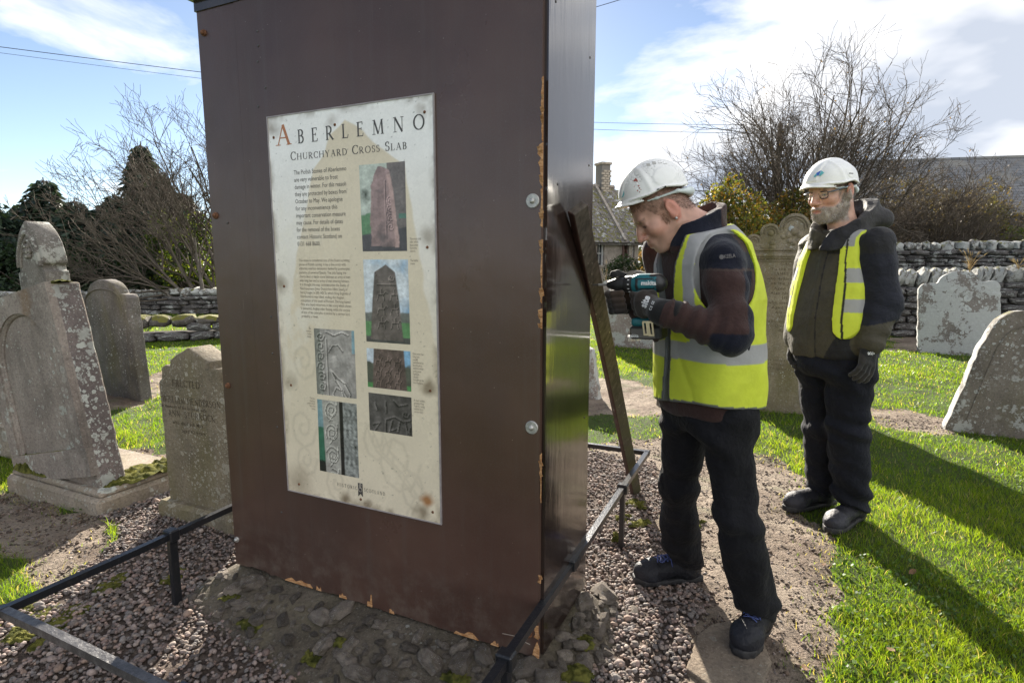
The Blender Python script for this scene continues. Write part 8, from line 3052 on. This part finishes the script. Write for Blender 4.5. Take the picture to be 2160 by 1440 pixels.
bush('ivy_clump', 'pale yellow ivy-covered stump standing above the twiggy shrubs', gnd(2085, 21.0, 1.9), 0.48, 0.4, 0.85, 1500, 0.06, [(0.16, 0.14, 0.06), (0.10, 0.11, 0.04)], 55, 10, twigs=30, cat='ivy')
bush('shrub', 'bright green bush at the right edge above the far wall', gnd(2165, 20.0), 0.9, 0.7, 1.35, 2600, 0.07, [(0.08, 0.12, 0.02), (0.14, 0.17, 0.03)], 56, 12)
bare_tree('twiggy_bush', 'young many-stemmed leafless bush standing before the dark barn wall', gnd(1978, 20.8, 0.3), 1.9, 0.045, dict(SPEC, n=[1, 8, 6, 4]), 61, [((-.5, 0, 1.2), 1), ((.45, 0, 1.2), 1), ((0.05, 0, 1), .9), ((-.9, 0, .9), .8), ((.9, 0, .9), .8)], cat='bush')
bush('shrub', 'dark green bush in front of the cottage wall', gnd(1322, 23.5), 0.95, 0.8, 0.75, 2800, 0.06, [(0.03, 0.055, 0.02), (0.045, 0.075, 0.025)], 57, 12, group='garden bushes by the cottage')
bush('shrub', 'low green bush left of the drill, below the cottage door', gnd(1285, 22.0), 0.75, 0.7, 0.5, 1700, 0.06, [(0.03, 0.05, 0.02), (0.04, 0.065, 0.025)], 58, 9, group='garden bushes by the cottage')
bush('shrub', 'yellow-green garden bush right of the cottage', gnd(1378, 24.0), 0.8, 0.7, 0.8, 2000, 0.07, [(0.10, 0.13, 0.03), (0.06, 0.09, 0.025), (0.16, 0.15, 0.04)], 59, 10, group='garden bushes by the cottage')
bush('hedge', 'russet hedge beyond the end of the cottage', gnd(1400, 34.0), 1.6, 1.0, 1.05, 2400, 0.11, [(0.20, 0.12, 0.06), (0.16, 0.11, 0.05), (0.12, 0.11, 0.04)], 60, 12, cat='hedge')
bush('hedge', 'dark hedge beyond the autumn shrubs and the carved headstone', gnd(1630, 24.0), 3.6, 1.0, 1.1, 5200, 0.09, [(0.035, 0.05, 0.02), (0.05, 0.065, 0.02)], 62, 20, cat='hedge')

# far fields and woods beyond the village: a low line of trees on the horizon
rs = np.random.RandomState(77)
xs_ = rs.uniform(-260, 260, 9000)
ys_ = rs.uniform(160, 230, 9000)
hz_ = (3.5 + 1.6 * np.sin(xs_ * 0.045) + 1.2 * np.sin(xs_ * 0.16 + 1)) * rs.uniform(0.2, 1, 9000) ** 0.6
V, F, C = leaf_quads(rs, np.c_[xs_, ys_, hz_ * 0.9], 1.5, [(0.05, 0.06, 0.03), (0.08, 0.075, 0.04), (0.06, 0.055, 0.035)])
tag(place('far_woods', mesh('far_woods', V, F, m_leaf, cols=C, smooth=False)), kind='stuff')

# dry stalks on the walls and by the drill
def stalks(label, c, n, h, spread, seed):
    rs = np.random.RandomState(seed)
    root = thing('dry_grass_tuft', label, 'grass tuft', tuple(c))
    ln = []
    for i in range(n):
        a = rs.uniform(0, 2 * PI)
        L = h * rs.uniform(0.35, 1.0)
        l = rs.uniform(0.1, 1) * spread
        ts = np.linspace(0, 1, 5)
        ln.append((np.c_[np.cos(a) * l * ts ** 1.7, np.sin(a) * l * ts ** 1.7, L * ts - 0.25 * l * ts ** 3], 0.004, 0.0018))
    V, F = tubes(ln, 3)
    place('stalks', mesh('stalks', V, F, m_dry), root)['kind'] = 'stuff'
    hd = MB()
    for l in ln:
        if l[0][-1][2] > h * 0.62:
            e = l[0][-1]
            d = nrm(l[0][-1] - l[0][-2])
            hd.lathe([(0.001, 0), (0.006, 0.03), (0.005, 0.06), (0.001, 0.09)], e, d, 5)
    if hd.n:
        hd.local('seed_heads', m_dry, root, smooth=True)['kind'] = 'stuff'


stalks('tall straw-coloured grass tuft growing behind the pale leaning headstone', at(2045, 575, 9.9), 26, 0.42, 0.2, 3)
stalks('straw-coloured grass tuft on the wall coping at the right edge of the photo', at(2148, 568, 9.7), 22, 0.16, 0.16, 4)
stalks('thin dry stalks standing against the cottage beside the drill bit', at(1277, 625, 12.0), 9, 0.75, 0.2, 5)
stalks('thin dry weed stalks in front of the cottage bushes above the drill', at(1352, 600, 14.0), 6, 0.7, 0.25, 6)

# ================================================================== POLE AND WIRES
pp = gnd(1628, 31.0)
pole = thing('utility_pole', 'brown wooden utility pole among the branches of the leafless tree', 'utility pole', tuple(pp))
MB().lathe([(0.15, -0.2), (0.125, 8.2), (0.12, 8.5)], (0, 0, 0), (0, 0, 1), 12).local('post', plain('creosoted_wood', (0.085, 0.062, 0.045), 0.9, 0.2, var=0.3, scale=3), pole, smooth=True, sharp=40)
MB().lathe([(0.03, 8.5), (0.05, 8.53), (0.02, 8.62)], (0, 0, 0), (0, 0, 1), 8).local('insulator', m_bark, pole)
m_wire = plain('dark_cable', (0.03, 0.03, 0.035), 0.6)


def wire(label, a, b, r, sag):
    t = np.linspace(0, 1, 25)[:, None]
    pts = np.array(a) * (1 - t) + np.array(b) * t - np.array((0, 0, sag)) * (4 * t * (1 - t))
    o = MB().tube(pts, r, 5, cap=True).world('overhead_wire', m_wire, smooth=True)
    tag(o, label, 'wire', 'overhead wires')


wire('thicker overhead wire sloping across the blue sky on the left', at(-300, 60, 22), at(760, 192, 30), 0.014, 0.05)
wire('thinner overhead wire running just below the thicker one on the left', at(-300, 72, 22.3), at(760, 206, 30.3), 0.008, 0.05)
wire('overhead wire crossing the top edge of the sky right of the box', at(1180, 38, 24), at(1500, -60, 20), 0.012, 0.02)
wire('upper overhead wire running to the utility pole past the white cloud', at(1180, 256, 40), at(1622, 264, 31), 0.012, 0.05)
wire('lower overhead wire running to the utility pole past the white cloud', at(1180, 270, 40), at(1622, 282, 31), 0.012, 0.05)

# ================================================================== GRASS
rs = np.random.RandomState(5)


def scatter(dens, y0, y1, step, xf=1.02):
    out = []
    y = y0
    while y < y1:
        st = step * max(1, y / 2)
        x1 = (y + st) * xf + 0.3
        n = rs.poisson(dens(y + st / 2) * st * 2 * x1)
        out.append(np.c_[rs.uniform(-x1, x1, n), rs.uniform(y, y + st, n)])
        y += st
    return np.concatenate(out)


P = scatter(lambda y: 15500 * min(1, (2.1 / y) ** 1.75), 1.1, 17.0, 0.25)
zz = zone(P[:, 0], P[:, 1])
P3 = np.c_[P, 0 * P[:, 0]].astype(np.float32)
patch = nz(P3, 2.2, 91) + 0.6 * nz(P3, 7, 92)
keep = (zz == 0) & (rs.uniform(0, 1, len(P)) < np.clip(0.85 + 0.4 * patch, 0.15, 1))
# a few blades straying on to the path edge
wx, wy = P[:, 0] + rs.normal(size=len(P)) * 0.09, P[:, 1] + rs.normal(size=len(P)) * 0.09
stray = (zz == 1) & (zone(wx, wy) == 0) & (rs.uniform(0, 1, len(P)) < 0.55)
keep &= ~((zone(wx, wy) != 0) & (rs.uniform(0, 1, len(P)) < 0.35))
keep |= stray
P, patch, stray = P[keep], patch[keep], stray[keep]
N = len(P)
Yd = np.maximum(P[:, 1], 1.5)
clump = nz(np.c_[P, 0 * P[:, 0]].astype(np.float32), 24, 93)
hgt_ = (0.020 + 0.014 * rs.uniform(0, 1, N) + 0.018 * np.clip(clump, 0, 1.5) + 0.008 * np.clip(patch, -1, 1)) * (1 - 0.35 * stray) * rs.uniform(0.6, 1.35, N)
wd_ = np.maximum(0.0026, 0.00105 * Yd) * rs.uniform(0.7, 1.2, N)
an = rs.uniform(0, 2 * PI, N)
lean_ = hgt_ * rs.uniform(0.15, 1.0, N)
la = an + rs.normal(size=N) * 0.9 + 1.2 * nz(np.c_[P, 0 * P[:, 0]].astype(np.float32), 9, 94)
sd = np.c_[np.cos(an), np.sin(an), np.zeros(N)] * (wd_ / 2)[:, None]
ln_ = np.c_[np.cos(la), np.sin(la), np.zeros(N)]
b0 = np.c_[P, gheight(P[:, 0], P[:, 1]) - 0.004]
mid = b0 + ln_ * (lean_ * 0.35)[:, None] + np.array((0, 0, 1)) * (hgt_ * 0.6)[:, None]
tip = b0 + ln_ * lean_[:, None] + np.array((0, 0, 1)) * hgt_[:, None]
V = np.stack([b0 - sd, b0 + sd, mid - sd * 0.75, mid + sd * 0.75, tip], 1).reshape(-1, 3)
i5 = np.arange(N)[:, None] * 5
F = np.concatenate([i5 + np.array([[0, 1, 3]]), i5 + np.array([[0, 3, 2]]), i5 + np.array([[2, 3, 4]])])
g1, g2, g3 = np.array((0.075, 0.165, 0.010)), np.array((0.165, 0.24, 0.018)), np.array((0.34, 0.31, 0.15))
t = np.clip(0.5 + 0.35 * patch + 0.3 * rs.normal(size=N), 0, 1)[:, None]
C = g1 * (1 - t) + g2 * t
dry = (rs.uniform(0, 1, N) < 0.07 + 0.45 * stray)[:, None]
C = np.where(dry, g3, C)
C = np.repeat(C * rs.uniform(0.75, 1.25, N)[:, None], 5, 0)
tag(place('grass', mesh('grass', V, F, m_grassb, cols=C, smooth=False)), kind='stuff')

# ================================================================== GRAVEL AND SCATTERED STONES
m_pebble = vcol('pebble', 0.8, 0.3, var=0.22, scale=140, bump=0.35, bscale=260)


def ico(sub):
    bm = bmesh.new()
    bmesh.ops.create_icosphere(bm, subdivisions=sub, radius=1)
    v = np.array([x.co[:] for x in bm.verts])
    f = np.array([[x.index for x in q.verts] for q in bm.faces])
    bm.free()
    return v, f


PAL = np.array([(0.19, 0.155, 0.145), (0.25, 0.205, 0.19), (0.145, 0.13, 0.128), (0.29, 0.245, 0.22), (0.22, 0.165, 0.15), (0.125, 0.108, 0.10), (0.20, 0.185, 0.18), (0.27, 0.20, 0.165)])


def pebbles(name, P, size, sub, bury=0.25, kind='stuff'):
    v, f = ico(sub)
    N = len(P)
    tmpl = []
    for s in range(10):
        o = Vector((s * 7.3, 2, 5))
        tmpl.append(np.array([x * (1 + 0.22 * mnoise.noise(Vector(x) * 1.3 + o)) for x in v]))
    tmpl = np.array(tmpl)[rs.randint(0, 10, N)]
    sc = np.c_[rs.uniform(0.9, 1.45, N), rs.uniform(0.75, 1.05, N), rs.uniform(0.45, 0.85, N)] * (size / 2)[:, None]
    a, tx, ty = rs.uniform(0, 2 * PI, N), rs.normal(size=N) * 0.35, rs.normal(size=N) * 0.35
    W = tmpl * sc[:, None, :]
    y = W[..., 1] * np.cos(tx)[:, None] - W[..., 2] * np.sin(tx)[:, None]
    z = W[..., 1] * np.sin(tx)[:, None] + W[..., 2] * np.cos(tx)[:, None]
    x = W[..., 0] * np.cos(ty)[:, None] + z * np.sin(ty)[:, None]
    z = -W[..., 0] * np.sin(ty)[:, None] + z * np.cos(ty)[:, None]
    X = x * np.cos(a)[:, None] - y * np.sin(a)[:, None]
    Y = x * np.sin(a)[:, None] + y * np.cos(a)[:, None]
    z0 = gheight(P[:, 0], P[:, 1]) + sc[:, 2] * (1 - bury * 2) + rs.uniform(0, 0.008, N) * (bury < 0.3)
    V = np.stack([X + P[:, 0:1], Y + P[:, 1:2], z + z0[:, None]], -1).reshape(-1, 3)
    F = (f[None] + (np.arange(N) * len(v))[:, None, None]).reshape(-1, 3)
    C = PAL[rs.randint(0, len(PAL), N)] * rs.uniform(0.7, 1.3, N)[:, None] * (0.83, 0.80, 0.765)
    o = place(name, mesh(name, V, F, m_pebble, cols=np.repeat(C, len(v), 0)))
    return tag(o, kind=kind)


P = scatter(lambda y: 5200 * min(1, (2.6 / y) ** 0.9), 0.9, 4.2, 0.2)
zz = zone(P[:, 0], P[:, 1])
q = (np.c_[P, 0 * P[:, 0]] - BA * [1, 1, 0])
lu, lv = q @ U, q @ VV
free = ~((lu > -0.02) & (lu < BW + 0.02) & (lv > -0.10) & (lv < BD + 0.02))
sp_n = nz(np.c_[P, 0 * P[:, 0]].astype(np.float32), 3.2, 95)
keep = (zz == 2) & free & (rs.uniform(0, 1, len(P)) < np.clip(1.0 + 0.5 * sp_n, 0.25, 1)) & ~inpoly(P[:, 0], P[:, 1], [tuple(a) for a in fp_])
P = P[keep]
sz = 0.009 + 0.015 * rs.beta(1.6, 3.2, len(P)) + 0.012 * (rs.uniform(0, 1, len(P)) < 0.03)
nearp = P[:, 1] < 2.35
pebbles('gravel', P[nearp], sz[nearp], 2, 0.15)
pebbles('gravel', P[~nearp], sz[~nearp], 1 if len(P) > 22000 else 2, 0.15)
P = scatter(lambda y: 900, 1.2, 5.0, 0.25)
zz = zone(P[:, 0], P[:, 1])
P = P[(zz == 1)]
pebbles('scattered_pebbles', P, 0.006 + 0.013 * rs.beta(1.2, 4, len(P)), 1, 0.4)
# clods and crumbs of soil on the path edge
P = scatter(lambda y: 2200, 1.2, 4.5, 0.25)
wx, wy = P[:, 0] + rs.normal(size=len(P)) * 0.10, P[:, 1] + rs.normal(size=len(P)) * 0.10
P = P[(zone(P[:, 0], P[:, 1]) == 1) & ((zone(wx, wy) != 1) | (rs.uniform(0, 1, len(P)) < 0.35))]
PAL = np.array([(0.11, 0.08, 0.06), (0.16, 0.125, 0.10), (0.08, 0.06, 0.048)])
pebbles('soil_crumbs', P, 0.008 + 0.02 * rs.beta(1.2, 4, len(P)), 1, 0.4)
# moss cushions on the gravel and path
V0, F0 = [], []
for px, py, r in ((1352, 1062, 0.05), (1335, 1058, 0.04), (1318, 1092, 0.04), (1352, 1105, 0.05), (1345, 1108, 0.03), (380, 1215, 0.05), (250, 1225, 0.06), (120, 1290, 0.08), (60, 1275, 0.07), (1475, 1105, 0.03), (1300, 1130, .03), (1690, 1075, .04), (30, 1345, .05), (100, 1330, .05), (880, 1440, .04)):
    g = G(px, py)
    for j in range(3):
        moss_patch(V0, F0, (g[0] + rs.normal() * r * .6, g[1] + rs.normal() * r * .6, 0.001), r * rs.uniform(.4, .9), r * rs.uniform(.4, .9), 0.014, int(px + j))
tag(place('moss', mesh('moss', V0, F0, m_moss)), kind='stuff')
# clover and weeds in the turf
Pc = scatter(lambda y: 900 * min(1, (2.1 / y) ** 2), 1.2, 7.0, 0.25)
m_ = (nz(np.c_[Pc, 0 * Pc[:, 0]].astype(np.float32), 4.5, 97) > 0.35) & (zone(Pc[:, 0], Pc[:, 1]) == 0)
Pc = Pc[m_]
Pc = np.repeat(Pc, 3, 0) + rs.normal(size=(len(Pc) * 3, 2)) * 0.008
V, F, C = leaf_quads(rs, np.c_[Pc, gheight(Pc[:, 0], Pc[:, 1]) + rs.uniform(0.012, 0.03, len(Pc))], 0.014, [(0.05, 0.11, 0.02), (0.08, 0.14, 0.03), (0.10, 0.15, 0.05)], 1.1)
tag(place('clover', mesh('clover', V, F, m_leaf, cols=C, smooth=False)), kind='stuff')
# fallen leaves
lrs = np.random.RandomState(8)
k_ = 0
m_deadleaf = plain('dead_leaf', (0.13, 0.075, 0.04), 0.8, 0.2, var=0.3, scale=60)
dl_me = mesh('fallen_leaf', [(-.5, 0, 0.0), (-.2, .28, .10), (.2, .25, .06), (.55, 0, .16), (.2, -.25, .1), (-.2, -.28, .04), (0, 0, -.02)], [(0, 1, 6), (1, 2, 6), (2, 3, 6), (3, 4, 6), (4, 5, 6), (5, 0, 6)], m_deadleaf, smooth=False)
for px, py, s, lb in ((1697, 1408, 0.035, 'small rust-coloured fallen leaf on the path beside the shadow'), (1250, 770, 0.09, 'brown fallen leaves caught beside the prop on the grass'), (1925, 1205, 0.04, 'fallen leaf lying in the grass shadow behind the watching man'), (1738, 1190, 0.03, 'pale fallen leaf at the path edge by the grass'), (1880, 1370, 0.035, 'pale scrap of leaf in the sunlit grass at the bottom right')):
    g = G(px, py, 0.012)
    o = place('fallen_leaf', dl_me, None, tuple(g), (lrs.normal() * .2, lrs.normal() * .2, lrs.uniform(0, 6)))
    o.scale = (s, s, s)
    tag(o, lb, 'leaf', 'fallen leaves')
